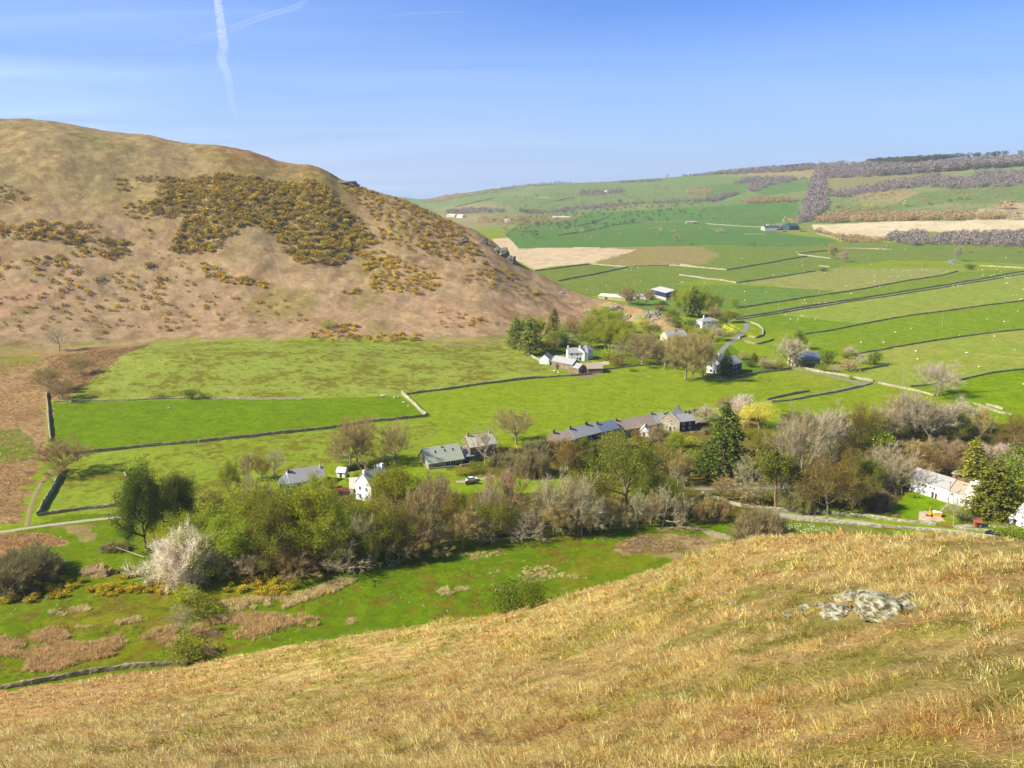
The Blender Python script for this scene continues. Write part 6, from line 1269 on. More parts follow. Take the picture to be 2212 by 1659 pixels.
# ------------------------------------------------------------------ vehicles
def carpaint(n,c): return mat_plain(n,c,.25,.03,1.,spec=.7)
M['car_white']=carpaint('car_white',(.78,.78,.78)); M['car_navy']=carpaint('car_navy',(.012,.02,.05)); M['car_red']=carpaint('car_red',(.5,.03,.02)); M['car_silver']=carpaint('car_silver',(.55,.6,.68)); M['tyre']=mat_plain('tyre',(.02,.02,.02),.9,.1,3.); M['rim']=mat_plain('rim',(.4,.4,.42),.3,.05,3.,spec=.6); M['lamp']=mat_plain('headlamp_glass',(.7,.7,.65),.2,.02,1.,spec=.7)
def car(label,pos,yaw,paint,L=4.2,Wd=1.75,van=False,cat='car'):
    o=empty('van' if van else 'car',tuple(pos),yaw); tag(o,label,cat)
    w=Wd/2; H=1.45 if not van else 2.2
    if van: prof=[(0,.35),(L,.35),(L,1.0),(L-.9,1.25),(L-1.5,H),(.15,H),(0,H-.15)]
    else: prof=[(0,.3),(L,.3),(L,.72),(L-.15,.85),(L-1.15,.95),(.55,.98),(.05,.9)]
    m=MB(); m.prism(prof,-w,w); me=m.build('body',M[paint],o)
    bv=me.modifiers.new('b','BEVEL'); bv.width=.07; bv.segments=2; bv.limit_method='ANGLE'
    if not van:
        c=MB(); P=[(.35,.96),(L-1.1,.93),(L-1.85,H-.02),(.95,H-.02)]; n=0
        for y,f in ((-w+.06,1),(w-.06,1)): c.v+=[(x,(y if z<1 else y*.84),z) for x,z in P]
        c.q+=[(0,1,5,4),(1,2,6,5),(2,3,7,6),(3,0,4,7),(0,3,2,1),(4,5,6,7)]; c.build('window_band',M['glass'],o)
        r=MB(); r.box(.98,L-1.88,-w*.8,w*.8,H-.02,H+.04); r.build('roof',M[paint],o)
    else:
        c=MB(); c.prism([(L-1.45,H-.12),(L-.92,1.3),(L-.88,1.32),(L-1.40,H-.08)],-w+.08,w-.08); c.build('windscreen',M['glass'],o)
        c=MB(); c.box(L-2.3,L-1.5,-w-.01,w+.01,1.25,H-.3); c.build('side_window',M['glass'],o)
    for x in (.75,L-.8):
        for y in (-w,w):
            t=MB(); t.tube((x,y-.11,.33),(x,y+.11,.33),.33,.33,14,True); t.tube((x,y+.11,.33),(x,y-.11,.33),.33,.33,14,True); wh=t.build('wheel',M['tyre'],o)
            r=MB(); s_=1 if y>0 else -1; r.tube((x,y+s_*.10,.33),(x,y+s_*.13,.33),.19,.17,10,True); r.build('rim',M['rim'],wh)
    for y in (-w*.7,w*.7):
        t=MB(); t.box(L-.04,L+.03,y-.18,y+.18,.6,.76); t.build('headlight',M['lamp'],o)
        t=MB(); t.box(-.03,.03,y-.16,y+.16,.62,.8); t.build('tail_light',M['car_red'],o)
    for y in (-w-.12,w+.12):
        t=MB(); t.box(L-1.55,L-1.4,y-.1,y+.1,.92,1.06); t.build('mirror',M[paint],o)
    return o
def yaw_of(k,a,b): return frame_of(GZ(k,*a),GZ(k,*b))[1]
P=GZ(1,1978,568); car('white car on the road bend above the village',P+[0,0,.12],yaw_of(1,(1940,590),(2010,520)),'car_white',L=4.4)
P=GZ(3,905,1062); car('long white car parked on the drive behind the reddish bare tree',P+[0,0,.12],yaw_of(3,(905,1062),(1035,1042)),'car_white',L=4.6)
P=GZ(15,1545,1090); car('dark navy car on the gravel lane beside the olive bush',P+[0,0,.15],yaw_of(15,(1720,1110),(1545,1080))+math.pi,'car_navy',L=4.3)
P=GZ(15,1960,850); car('red car half hidden beside the edge cottage',P,R(200)-math.pi,'car_red',L=3.8)
P=GZ(3,28,955); car('white van parked by the trees left of the skylight house',P,R(100),'car_white',L=4.6,Wd=1.9,van=True,cat='van')
P=GZ(11,530,674); car('red tractor-sized farm vehicle before the distant farm',P,R(10),'car_red',L=11,Wd=5,van=True,cat='farm vehicle')
P=GZ(11,655,672); car('dark vehicle at the right of the distant farm',P,R(-10),'car_navy',L=14,Wd=5,cat='farm vehicle')
# yellow mini excavator with a filled skip
P=GZ(15,600,760); yw=R(-14)
M['yellow']=mat_plain('yellow_paint',A(250,190,60,1.1),.5,.06,1.); M['sack']=mat_plain('white_sack',(.7,.69,.66),.9,.15,2.,bump=.5)
o=empty('builders_skip',tuple(GZ(15,635,768)),yw); tag(o,'yellow skip heaped with white rubble sacks on the pale drive','skip')
m=MB(); m.prism([(0.35,0),(2.6,0),(3.1,1.2),(0,1.2)],-.9,.9); m.build('container',M['yellow'],o); m=MB(); m.box(-.05,3.15,-.98,-.9,1.05,1.28); m.box(-.05,3.15,.9,.98,1.05,1.28); m.build('rim',M['yellow'],o)
for i in range(6):
    bm=bmesh.new(); bmesh.ops.create_icosphere(bm,subdivisions=2,radius=.45)
    for v in bm.verts: v.co=Vector((v.co.x*1.2,v.co.y,v.co.z*.7))*(1+random.uniform(-.12,.12))
    me=bpy.data.meshes.new('sack'); bm.to_mesh(me); bm.free(); me.materials.append(M['sack']); link('sack',me,o,(.6+.45*i%2.2+.2,-.35+.7*(i%2),1.35+.1*(i%3)))
o=empty('mini_excavator',tuple(P),R(60)); tag(o,'yellow digger arm curling up beside the heaped skip','excavator')
m=MB(); m.tube((0,0,.8),(.6,0,2.2),.18,.15,6,True); m.tube((.6,0,2.2),(1.5,0,2.5),.15,.11,6,True); m.tube((1.5,0,2.5),(1.9,0,1.6),.11,.09,6,True); m.build('boom',M['yellow'],o)
m=MB(); m.box(-1.2,.3,-.6,.6,.45,1.3); m.build('body',M['yellow'],o); m=MB(); m.box(-1.4,.5,-.85,-.5,0,.42); m.box(-1.4,.5,.5,.85,0,.42); m.build('tracks',M['tyre'],o); m=MB(); m.prism([(1.7,1.3),(2.1,1.3),(2.2,1.7),(1.8,1.75)],-.3,.3); m.build('bucket',M['tyre'],o)
def bench(label,k,x,y,yaw):
    o=empty('picnic_table',tuple(GZ(k,x,y)),yaw); tag(o,label,'picnic table')
    for nm,bs in (('table_top',[(-.9,.9,-.4,.4,.72,.78)]),('seat',[(-.9,.9,-.95,-.65,.42,.47)]),('seat',[(-.9,.9,.65,.95,.42,.47)])):
        m=MB(); [m.box(*b) for b in bs]; m.build(nm,M['wood'],o)
    for x_ in (-.7,.7):
        for s_ in (-1,1): m=MB(); m.tube((x_,s_*.75,0),(x_,s_*.15,.74),.06,.06,4); m.build('leg',M['wood'],o)
bench('left wooden picnic table on the cottage lawn by the lane wall',5,950,1285,.3); bench('right wooden picnic table on the cottage lawn by the lane wall',5,1030,1298,.5)
# timber bin store and gates by the drive
p=GZ(5,1660,1392); building('small reddish timber shed beside the driveway wall',5,(1755,1395),(1785,1397),2.2,1.8,2.4,'wood','red_tile',name='shed',cat='shed',mono=True,doors=[('f',1,0,.8,1.6)],L=2.)
def gate(label,k,a,b,h=1.15,mat='wood'):
    A_=GZ(k,*a);B_=GZ(k,*b);L,yw=frame_of(A_,B_); o=empty('field_gate',tuple(A_),yw); tag(o,label,'gate')
    m=MB(); [m.box(0.05,L-.05,-.03,.03,h*(i+.6)/5.2,h*(i+.6)/5.2+.1) for i in range(5)]; m.build('bars',M[mat],o)
    for x in (0,L): m=MB(); m.box(x-.1,x+.1,-.1,.1,-.3,h+.25); m.build('post',M[mat],o)
gate('timber gate at the end of the pale lane wall near the bracken slope',5,(905,1402),(1030,1415)); gate('timber gate closing the pale drive with the skip',5,(1410,1382),(1545,1398)); gate('white field gate on the left edge of the vivid green field',7,(362,800),(385,770),mat='frame')
# ------------------------------------------------------------------ utility poles, posts, dead branches
M['pole']=mat_plain('pole_wood',A(206,190,160),.85,.15,2.,stretch=(1,1,.2))
def pole(label,k,x,yb,yt,lamp=False,thin=.14):
    p=GZ(k,x,yb); _,py=Z(k,x,yt); d=math.hypot(p[0],p[1]); h=2.
    for _ in range(20):
        cy=proj((p[0],p[1],p[2]+h))[1]; pb=proj(p)[1]; h=h*(pb-py)/(pb-cy)
    o=empty('utility_pole',tuple(p),.2); tag(o,label,'utility pole')
    m=MB(); m.tube((0,0,-.5),(0,0,h),thin*1.2,thin*.8,8,True); m.build('post',M['pole'],o)
    m=MB(); m.box(-.8,.8,-.06,.06,h-.5,h-.38); m.build('crossarm',M['pole'],o)
    for x_ in (-.7,0,.7): m=MB(); m.tube((x_,0,h-.38),(x_,0,h-.15),.05,.04,5,True); m.build('insulator',M['frame'],o)
for a in (('pale utility pole beside the walled straight lane',2,315,356,260),('pale utility pole in the pasture right of centre',2,1578,467,362),('tall pale utility pole in the pasture left of the lone pale tree',2,1273,924,784),
 ('pale utility pole left of the pale budding tree',2,275,692,600),('pale pole in the left wood above the slate cottage',6,911,640,474),('brown utility pole in front of the long white cottage',15,915,610,180),('pale pole behind the tall white gabled house',14,1908,330,170),
 ('thin pale post beside the bright yellow tree',4,1578,470,395),('short pale pole at the edge of the far tawny pasture',11,447,795,758),('thin pole left of the grey roofed shed behind the fell foot',1,789,210,172)): pole(*a)
def dead(label,segs,mat='bark_pale'):
    o=empty('dead_branch',tuple(segs[0][0]),0); tag(o,label,'dead branch'); m=MB(); b=np.array(segs[0][0])
    for p0,p1,r in segs: m.tube(np.array(p0)-b,np.array(p1)-b,r,r*.5,5,True)
    m.build('branch',M[mat],o)
M['dead']=mat_plain('dead_wood',A(226,212,180,1.1),.8,.15,2.)
a=GZ(8,1090,668); b=GZ(8,1010,690); dead('long white fallen bough left of the blossom tree',[(a+[0,0,.6],b+[-6.,3,3.2],.16)],'dead')
c=GZ(8,995,800); dead('white dead branches in the gorse left of the blossom tree',[(c,c+[-1.5,0,5.2],.16),(c,c+[1.,.3,4.],.12),(c+[-.6,0,2],c+[-3.5,.3,3.],.1),(c+[-.9,0,3],c+[.4,0,5.8],.09),(c+[-.3,0,1],c+[-3.,0,1.4],.09)],'dead')
def fence(label,k,pts,step=3.0,h=1.1,wire=True):
    P=resample(gpts(k,pts),step); z=Hf(P[:,0],P[:,1]); o=empty('wire_fence',(P[0][0],P[0][1],z[0]),0); tag(o,label,'fence'); b=np.array([P[0][0],P[0][1],z[0]])
    L=[np.array([p[0],p[1],zz])-b for p,zz in zip(P,z)]
    m=MB()
    for p in L: m.tube(p+[0,0,-.2],p+[0,0,h],.07,.06,4,True)
    if len(L)<=100:
        for i,p in enumerate(L): q=MB(); q.tube(p+[0,0,-.2],p+[0,0,h],.07,.06,4,True); q.build('post',M['pole'],o)
    w_=MB()
    for i in range(len(L)-1):
        for f in (.4,.7,.95): w_.tube(L[i]+[0,0,h*f],L[i+1]+[0,0,h*f],.012,.012,3)
    w_.build('wire',M['rim'],o)
fence('post and wire fence along the wood edge above the near meadow',4,[(0,1388),(300,1362),(600,1338),(900,1300),(1200,1282),(1500,1268)])
fence('post and wire fence left part at the dark wood foot',9,[(1500,470),(1650,445),(1800,425),(1900,412)])
fence('short fence of pale posts along the pale lane wall',5,[(0,1330),(250,1348),(500,1368)],step=2.5)
# ------------------------------------------------------------------ walker and dog on the track
def skin_figure(name,nodes,edges,mat,root,parent):
    me=bpy.data.meshes.new(name); me.from_pydata([n[:3] for n in nodes],edges,[]); o=link(name,me,parent); me.materials.append(mat)
    sk=o.modifiers.new('s','SKIN'); o.modifiers.new('u','SUBSURF').levels=1
    for v,n in zip(me.skin_vertices[0].data,nodes): v.radius=(n[3],n[3]); v.use_root=False
    me.skin_vertices[0].data[root].use_root=True; return o
M['skin']=mat_plain('skin',A(225,175,145),.6,.05,1.); M['shirt']=mat_plain('white_shirt',(.78,.77,.74),.8,.05,1.); M['trousers']=mat_plain('dark_trousers',(.03,.03,.04),.8,.1,1.); M['hair']=mat_plain('hair',(.06,.04,.02),.8,.1,1.)
wp=GZ(8,822,348); pe=empty('person',tuple(wp+[0,0,.08]),R(-70)); tag(pe,'walker in a white top and dark trousers striding along the gravel track','person')
nod=[(0,0,.95,.13),(0,0,1.2,.14),(0,0,1.42,.12),(0,0,1.52,.055),(.02,0,1.64,.10),(.02,0,1.74,.085),(0,.17,1.42,.06),(.06,.25,1.15,.045),(.2,.24,.95,.035),(.26,.24,.88,.03),(0,-.17,1.42,.06),(-.08,-.25,1.16,.045),(-.02,-.26,.92,.035),(0,-.26,.84,.03),(0,.09,.88,.09),(.14,.1,.5,.065),(.05,.1,.1,.045),(.2,.1,.04,.04),(0,-.09,.88,.09),(-.1,-.1,.5,.065),(-.32,-.1,.12,.045),(-.2,-.1,.04,.04)]
ed=[(0,1),(1,2),(2,3),(3,4),(4,5),(2,6),(6,7),(7,8),(8,9),(2,10),(10,11),(11,12),(12,13),(0,14),(14,15),(15,16),(16,17),(0,18),(18,19),(19,20),(20,21)]
skin_figure('body',nod,ed,M['skin'],0,pe)
skin_figure('shirt',[(n[0],n[1],n[2],n[3]+.02) for n in [nod[0],nod[1],nod[2],nod[6],nod[7],nod[10],nod[11]]],[(0,1),(1,2),(2,3),(3,4),(2,5),(5,6)],M['shirt'],0,pe)
skin_figure('trousers',[(n[0],n[1],n[2],n[3]+.02) for n in [nod[0],nod[14],nod[15],nod[16],nod[18],nod[19],nod[20]]],[(0,1),(1,2),(2,3),(0,4),(4,5),(5,6)],M['trousers'],0,pe)
skin_figure('hair',[(0,0,1.72,.095),(.0,0,1.79,.08)],[(0,1)],M['hair'],0,pe)
# ------------------------------------------------------------------ sheep
M['fleece']=mat_plain('fleece',(.74,.71,.62),.95,.12,6.,bump=.6); M['muzzle']=mat_plain('sheep_face',A(220,210,190),.9,.1,3.)
def sheep_mesh():
    bm=bmesh.new()
    def ball(c,r,s=2):
        g=bmesh.ops.create_icosphere(bm,subdivisions=s,radius=1)
        for v in g['verts']: v.co=Vector((c[0]+v.co.x*r[0],c[1]+v.co.y*r[1],c[2]+v.co.z*r[2]))
    ball((0,0,.62),(.58,.3,.33)); ball((.35,0,.66),(.3,.25,.28)); ball((-.3,0,.64),(.34,.29,.31))
    ball((.62,0,.66),(.2,.13,.15),1); ball((.78,0,.5),(.15,.09,.11),1)
    for y in (-.09,.09): ball((.68,y*1.5,.62),(.04,.07,.03),1)
    for x,y in ((.35,.14),(.35,-.14),(-.38,.14),(-.38,-.14)): bmesh.ops.create_cone(bm,segments=6,radius1=.04,radius2=.07,depth=.42,matrix=__import__('mathutils').Matrix.Translation((x,y,.21)))
    for v in bm.verts:
        if v.co.z>.4 and v.co.x<.55: v.co+=Vector((random.uniform(-.02,.02),random.uniform(-.02,.02),random.uniform(-.02,.02)))
    me=bpy.data.meshes.new('sheep'); bm.to_mesh(me); bm.free(); me.materials.append(M['fleece']); return me
sm=sheep_mesh(); rs=random.Random(12)
def sheep(k,pts,label,group,s=1.0):
    for x,y in pts:
        p=GZ(k,x,y); o=link('sheep',sm,None,tuple(p)); o.rotation_euler=(0,0,rs.uniform(0,6.28)); q=s*rs.uniform(.85,1.15); o.scale=(q,q,q); tag(o,label,'sheep',group if len(pts)>1 else None)
sheep(3,[(55,203),(90,192),(70,200)],'white sheep in the trio at the far corner of the vivid green field','sheep trio in the vivid field corner')
sheep(3,[(180,220)],'white sheep just right of the trio in the vivid green field',None); sheep(3,[(220,212)],'white sheep nearest the sunlit wall top in the vivid field',None); sheep(3,[(275,270)],'white sheep midway along the sunlit short wall',None); sheep(3,[(322,308)],'white sheep nearest the corner of the sunlit short wall',None)
sheep(7,[(1325,747)],'white ewe lying in the middle of the vivid green field',None); sheep(7,[(1343,744)],'small lamb beside the ewe in the vivid green field',None,.6); sheep(7,[(555,694)],'white sheep at the left far edge of the vivid field',None)
sheep(1,[(532,822),(565,834)],'white sheep by the wall below the long stone barn','sheep below the stone barn')
sheep(2,[(348,162),(225,200),(55,197),(630,195),(60,262),(420,44),(280,66),(380,62)],'white sheep in the deep green field left of the pale pasture','sheep in the deep green far field')
sheep(2,[(1058,75),(1130,36),(1190,28),(1275,40),(1310,32),(1335,32),(1390,28),(1410,30),(1425,28),(1460,32),(1195,78),(1240,78),(1170,80),(1060,118),(1090,115),(1132,112),(1010,126),(842,155),(1340,70),(1595,44),(1620,42)],'white sheep of the flock in the pale far pasture','flock in the pale far pasture')
sheep(2,[(880,212),(1070,170),(1100,158),(520,262),(505,288),(530,287),(592,286),(630,284),(680,283),(1860,26),(1890,27),(1897,70),(2003,24),(1960,72),(1980,62),(2030,42)],'white sheep in the strip field beyond the straight lane','sheep in the strip beyond the lane')
sheep(2,[(372,376),(410,410),(468,408),(465,434),(495,384),(508,385),(605,410),(1665,153),(1705,152),(1725,150),(2072,132),(2085,130),(2128,226),(2205,180),(2180,256),(2195,252),(2047,87),(2065,86),(2085,90),(2108,78)],'white sheep in the pasture this side of the straight lane','sheep this side of the straight lane')
sheep(2,[(953,587),(1128,589)],'white sheep in the pasture right behind the chapel house','sheep pair behind the chapel house'); sheep(2,[(1217,510)],'white sheep left of its twin in the pasture behind the right pole',None); sheep(2,[(1338,482)],'white sheep left of the right utility pole foot',None); sheep(2,[(1715,533)],'white sheep on the wall line below the right utility pole',None)
sheep(2,[(1927,410),(2163,350),(2060,428),(2088,430)],'white sheep far right in the pasture beyond the right utility pole','sheep right of the utility pole')
sheep(2,[(1378,657),(1390,719),(1765,670),(1780,667),(1983,541),(2140,649)],'white sheep in the pale pasture behind the lone pale tree','sheep behind the lone pale tree'); sheep(2,[(1862,778)],'white sheep above the wall right of the lone pale tree',None); sheep(2,[(2207,912)],'white sheep at the right edge in the vivid right pasture',None)
sheep(1,[(940,152),(1090,28),(1135,30),(1190,10),(1160,126),(1210,116),(1520,122),(1535,126),(1710,130),(2025,200),(2195,203),(2028,266),(1310,28),(1085,132)],'white sheep in the green fields beyond the blue barn','sheep beyond the blue barn')
sheep(11,[(268,1037),(530,1062),(420,1095),(783,1092),(665,885),(670,908),(250,860),(1150,903),(1300,940),(625,815),(640,817),(240,840),(1190,800),(1385,800),(740,945),(530,960),(828,960),(1122,862),(2085,855),(470,975)],'tiny white sheep dotted over the far hazy fields','sheep in the far hazy fields')
sheep(11,[(2150,380),(2150,400),(2155,432),(1580,405),(1810,385),(1960,385),(1310,465),(1225,450),(1240,448)],'tiny white sheep on the far hillside pasture','sheep on the far hillside')
# daisy-white stones and lambs on the lane-side grass
M['chalk']=mat_plain('pale_stone',A(232,226,200),.9,.15,3.)
def rockmesh(seed,r=1.,sub=3,rough=.35,sq=(1,1,.6)):
    bm=bmesh.new(); bmesh.ops.create_icosphere(bm,subdivisions=sub,radius=1)
    from mathutils import noise
    for v in bm.verts:
        n=noise.fractal(v.co*1.3+Vector((seed*7,0,0)),.9,2.,5); c=noise.cell(v.co*1.7+Vector((seed,3,1)))
        v.co=v.co*(1+rough*n+rough*.25*(c-.5)); v.co=Vector((v.co.x*sq[0]*r,v.co.y*sq[1]*r,v.co.z*sq[2]*r))
    me=bpy.data.meshes.new('rock'); bm.to_mesh(me); bm.free(); return me
# lichen covered rock
def mat_lichen():
    m,nt,N,Lk=newmat('lichen_rock'); out=N.new('ShaderNodeOutputMaterial'); b=N.new('ShaderNodeBsdfPrincipled'); b.inputs['Roughness'].default_value=.95; b.inputs['Specular IOR Level'].default_value=.15
    tc=N.new('ShaderNodeTexCoord'); mp=N.new('ShaderNodeMapping'); mp.inputs['Rotation'].default_value=(.4,.5,.5); mp.inputs['Scale'].default_value=(1,1,2.6); Lk.new(tc.outputs['Object'],mp.inputs[0])
    a=N.new('ShaderNodeTexNoise'); a.inputs['Scale'].default_value=3.2; a.inputs['Detail'].default_value=8; a.inputs['Roughness'].default_value=.7; Lk.new(mp.outputs[0],a.inputs['Vector'])
    r=N.new('ShaderNodeValToRGB'); e=r.color_ramp.elements; e[0].position=.40; e[0].color=(*A(98,90,66),1); e[1].position=.62; e[1].color=(*A(236,232,206),1); x=e.new(.5); x.color=(*A(176,168,130),1); Lk.new(a.outputs[0],r.inputs[0])
    n2=N.new('ShaderNodeTexNoise'); n2.inputs['Scale'].default_value=1.6; n2.inputs['Detail'].default_value=4; Lk.new(tc.outputs['Object'],n2.inputs['Vector']); q=N.new('ShaderNodeMapRange'); q.inputs[1].default_value=.55; q.inputs[2].default_value=.65; q.inputs[4].default_value=.7; Lk.new(n2.outputs[0],q.inputs[0])
    mx=N.new('ShaderNodeMix'); mx.data_type='RGBA'; mx.inputs[7].default_value=(*A(200,212,120),1); Lk.new(q.outputs[0],mx.inputs[0]); Lk.new(r.outputs[0],mx.inputs[6]); Lk.new(mx.outputs[2],b.inputs['Base Color'])
    bp=N.new('ShaderNodeBump'); bp.inputs['Strength'].default_value=1; bp.inputs['Distance'].default_value=.12; Lk.new(a.outputs[0],bp.inputs['Height']); Lk.new(bp.outputs[0],b.inputs['Normal']); Lk.new(b.outputs[0],out.inputs[0]); return m
M['lichen']=mat_lichen()
def rock(label,k,x,y,wpx,hpx,seed,dep=.7,sink=.25,mat='lichen',name='rock',cat='rock',yaw=0.,sub=4):
    p=GZ(k,x,y); d=math.hypot(p[0],p[1],p[2]-ZC); s=ZW[k][2]; w=wpx*s*d/F; h=hpx*s*d/F
    me=rockmesh(seed,1,sub,.35,(w/2,w/2*dep,h)); me.materials.append(M[mat]); o=link(name,me,None,(p[0],p[1],p[2]-h*sink)); o.rotation_euler=(0,0,yaw); tag(o,label,cat); return o
rock('large grey lichen covered rock in the straw grass',13,1490,545,560,125,3,.85,.22,yaw=-.3); rock('yellowish lichen rock left of the large grey one',13,1070,560,330,75,4,.85,.22,yaw=-.2); rock('small rock low in the grass left of the yellowish one',13,600,580,130,36,5); rock('flat small rock between the low one and the yellowish one',13,750,520,140,30,6)
rock('grassy rock shelf above the yellowish lichen rock',13,1180,430,340,60,7,.8,.35); rock('pale stone near the left of the straw slope',13,90,470,90,28,8); rock('second pale stone below the first near the slope middle',13,200,525,110,25,9); rock('rock ledge behind the large grey rock',13,1640,440,210,60,10,.6,.3)
M['earth']=mat_plain('earth_bank',A(168,142,96),.95,.5,.5,bump=1.)
M['crag']=mat_plain('crag_rock',A(150,146,124,.8),.95,.45,.35,bump=1.)
rock('stony crag at the right shoulder of the fell',10,760,790,120,50,11,.8,.1,mat='crag'); rock('dark crag at the fell right edge',10,835,850,90,55,12,.8,.2,mat='crag'); rock('rocky outcrop among gorse on the right shoulder',10,500,705,80,34,13,.8,.1,mat='crag'); rock('pale outcrop high on the right fell',10,650,720,60,40,14,.8,.2,mat='crag')
rock('dark rocky bump on the skyline shoulder of the fell',12,1865,396,150,20,15,.5,.4,mat='crag'); pass
rock('big rocky knoll face above the village orchard',1,1270,410,230,80,19,.5,.3,sub=5); rock('grey rock face left of the orchard knoll',1,1000,340,220,60,20,.5,.35,sub=5); rock('rough stone outcrop by the larches top',1,810,350,100,40,21,.6,.3); rock('dark cleft rock right of the green round tree',1,1110,400,70,50,22,.6,.3); rock('pale stones on the lower fell nose',1,590,205,60,18,23,.6,.4)
rock('pale boulder among the stream shrubs',8,1495,1112,60,26,24,.7,.2); rock('bank of broken stones beside the blossom tree',8,740,780,280,105,25,.4,.45,sub=5,mat='earth')
for q_,(x_,y_,w_,h_,lb_) in enumerate([(880,500,120,34,'flat lichen stone left of the yellowish rock'),(960,590,90,26,'half buried stone below the yellowish rock'),(1300,480,120,40,'stone wedged between the two large rocks'),(1690,520,130,46,'low stone at the right foot of the large grey rock'),(420,560,80,24,'small half buried stone far left of the rocks')]): rock(lb_,13,x_,y_,w_,h_,40+q_,.7,.25)
# earthy slipped bank left of the blossom tree
rng2=np.random.default_rng(5)
pts=[]; 
for poly,n in ((zp(4,(1930,1300),(2240,1290),(2240,1360),(1930,1350)),40),(zp(5,(0,1370),(440,1380),(520,1420),(40,1440)),46)):
    P=np.array([G(*p)[:2] for p in poly]); pts.append(scatter_poly(P,n,5+n))
pp=np.concatenate(pts); cm=rockmesh(2,.2,2,.3); cm.materials.append(M['chalk'])
for a in pp:
    o=link('pale_stone',cm,None,(a[0],a[1],float(Hf(a[:1],a[1:])[0])+.02)); o.rotation_euler=(0,0,rs.uniform(0,6)); tag(o,'small whitish stone scattered in the grass below the lane wall','stone','whitish stones below the lane wall')
# ------------------------------------------------------------------ rushes in the meadow, tufts on the near slope
def blades(pts,h,n,lean,cols,wd,seed,spread=.5,name='grass_tufts',mat=None,label=None,rad=.12,jit=.5):
    nr=np.random.default_rng(seed); N_=len(pts); z=Hf(pts[:,0],pts[:,1]); P=np.repeat(np.column_stack([pts,z-.04]),n,0); hh=np.repeat(h,n)*nr.uniform(.45,1.15,N_*n); L=np.repeat(lean,n,0)
    off=nr.normal(size=(N_*n,2))*np.repeat(h,n)[:,None]*rad; P[:,:2]+=off
    d=np.column_stack([off*1.6/(np.repeat(h,n)[:,None]*rad*3+1e-6)*spread*.5+nr.normal(size=(N_*n,2))*spread*jit+L,np.ones(N_*n)]); d/=np.linalg.norm(d,axis=1)[:,None]
    a=nr.uniform(0,6.28,N_*n); s=np.column_stack([np.cos(a),np.sin(a),np.zeros_like(a)])*(np.repeat(wd,n)*nr.uniform(.6,1.4,N_*n))[:,None]
    mid=P+d*(hh*.55)[:,None]; d2=d+np.column_stack([L*.8+nr.normal(size=(N_*n,2))*.25,-.25*np.ones(N_*n)]); d2/=np.linalg.norm(d2,axis=1)[:,None]; tip=mid+d2*(hh*.5)[:,None]
    V=np.stack([P-s,P+s,mid+s*.7,mid-s*.7,tip],1).reshape(-1,3); b=np.arange(N_*n)*5
    Q=np.stack([b,b+1,b+2,b+3],1); T=np.stack([b+3,b+2,b+4],1)
    c=np.repeat(cols,n,0)*nr.uniform(.65,1.4,(N_*n,1)); c=np.repeat(c,5,0)
    me=mesh_np(name,V,Q,mat,np.clip(c,.003,.9),tris=T); o=link(name,me); tag(o,label,kind='stuff'); return o
M['blade']=mat_plain('dead_blades',None,.8,.1,.5,attr=True,trans=.3,spec=0.)
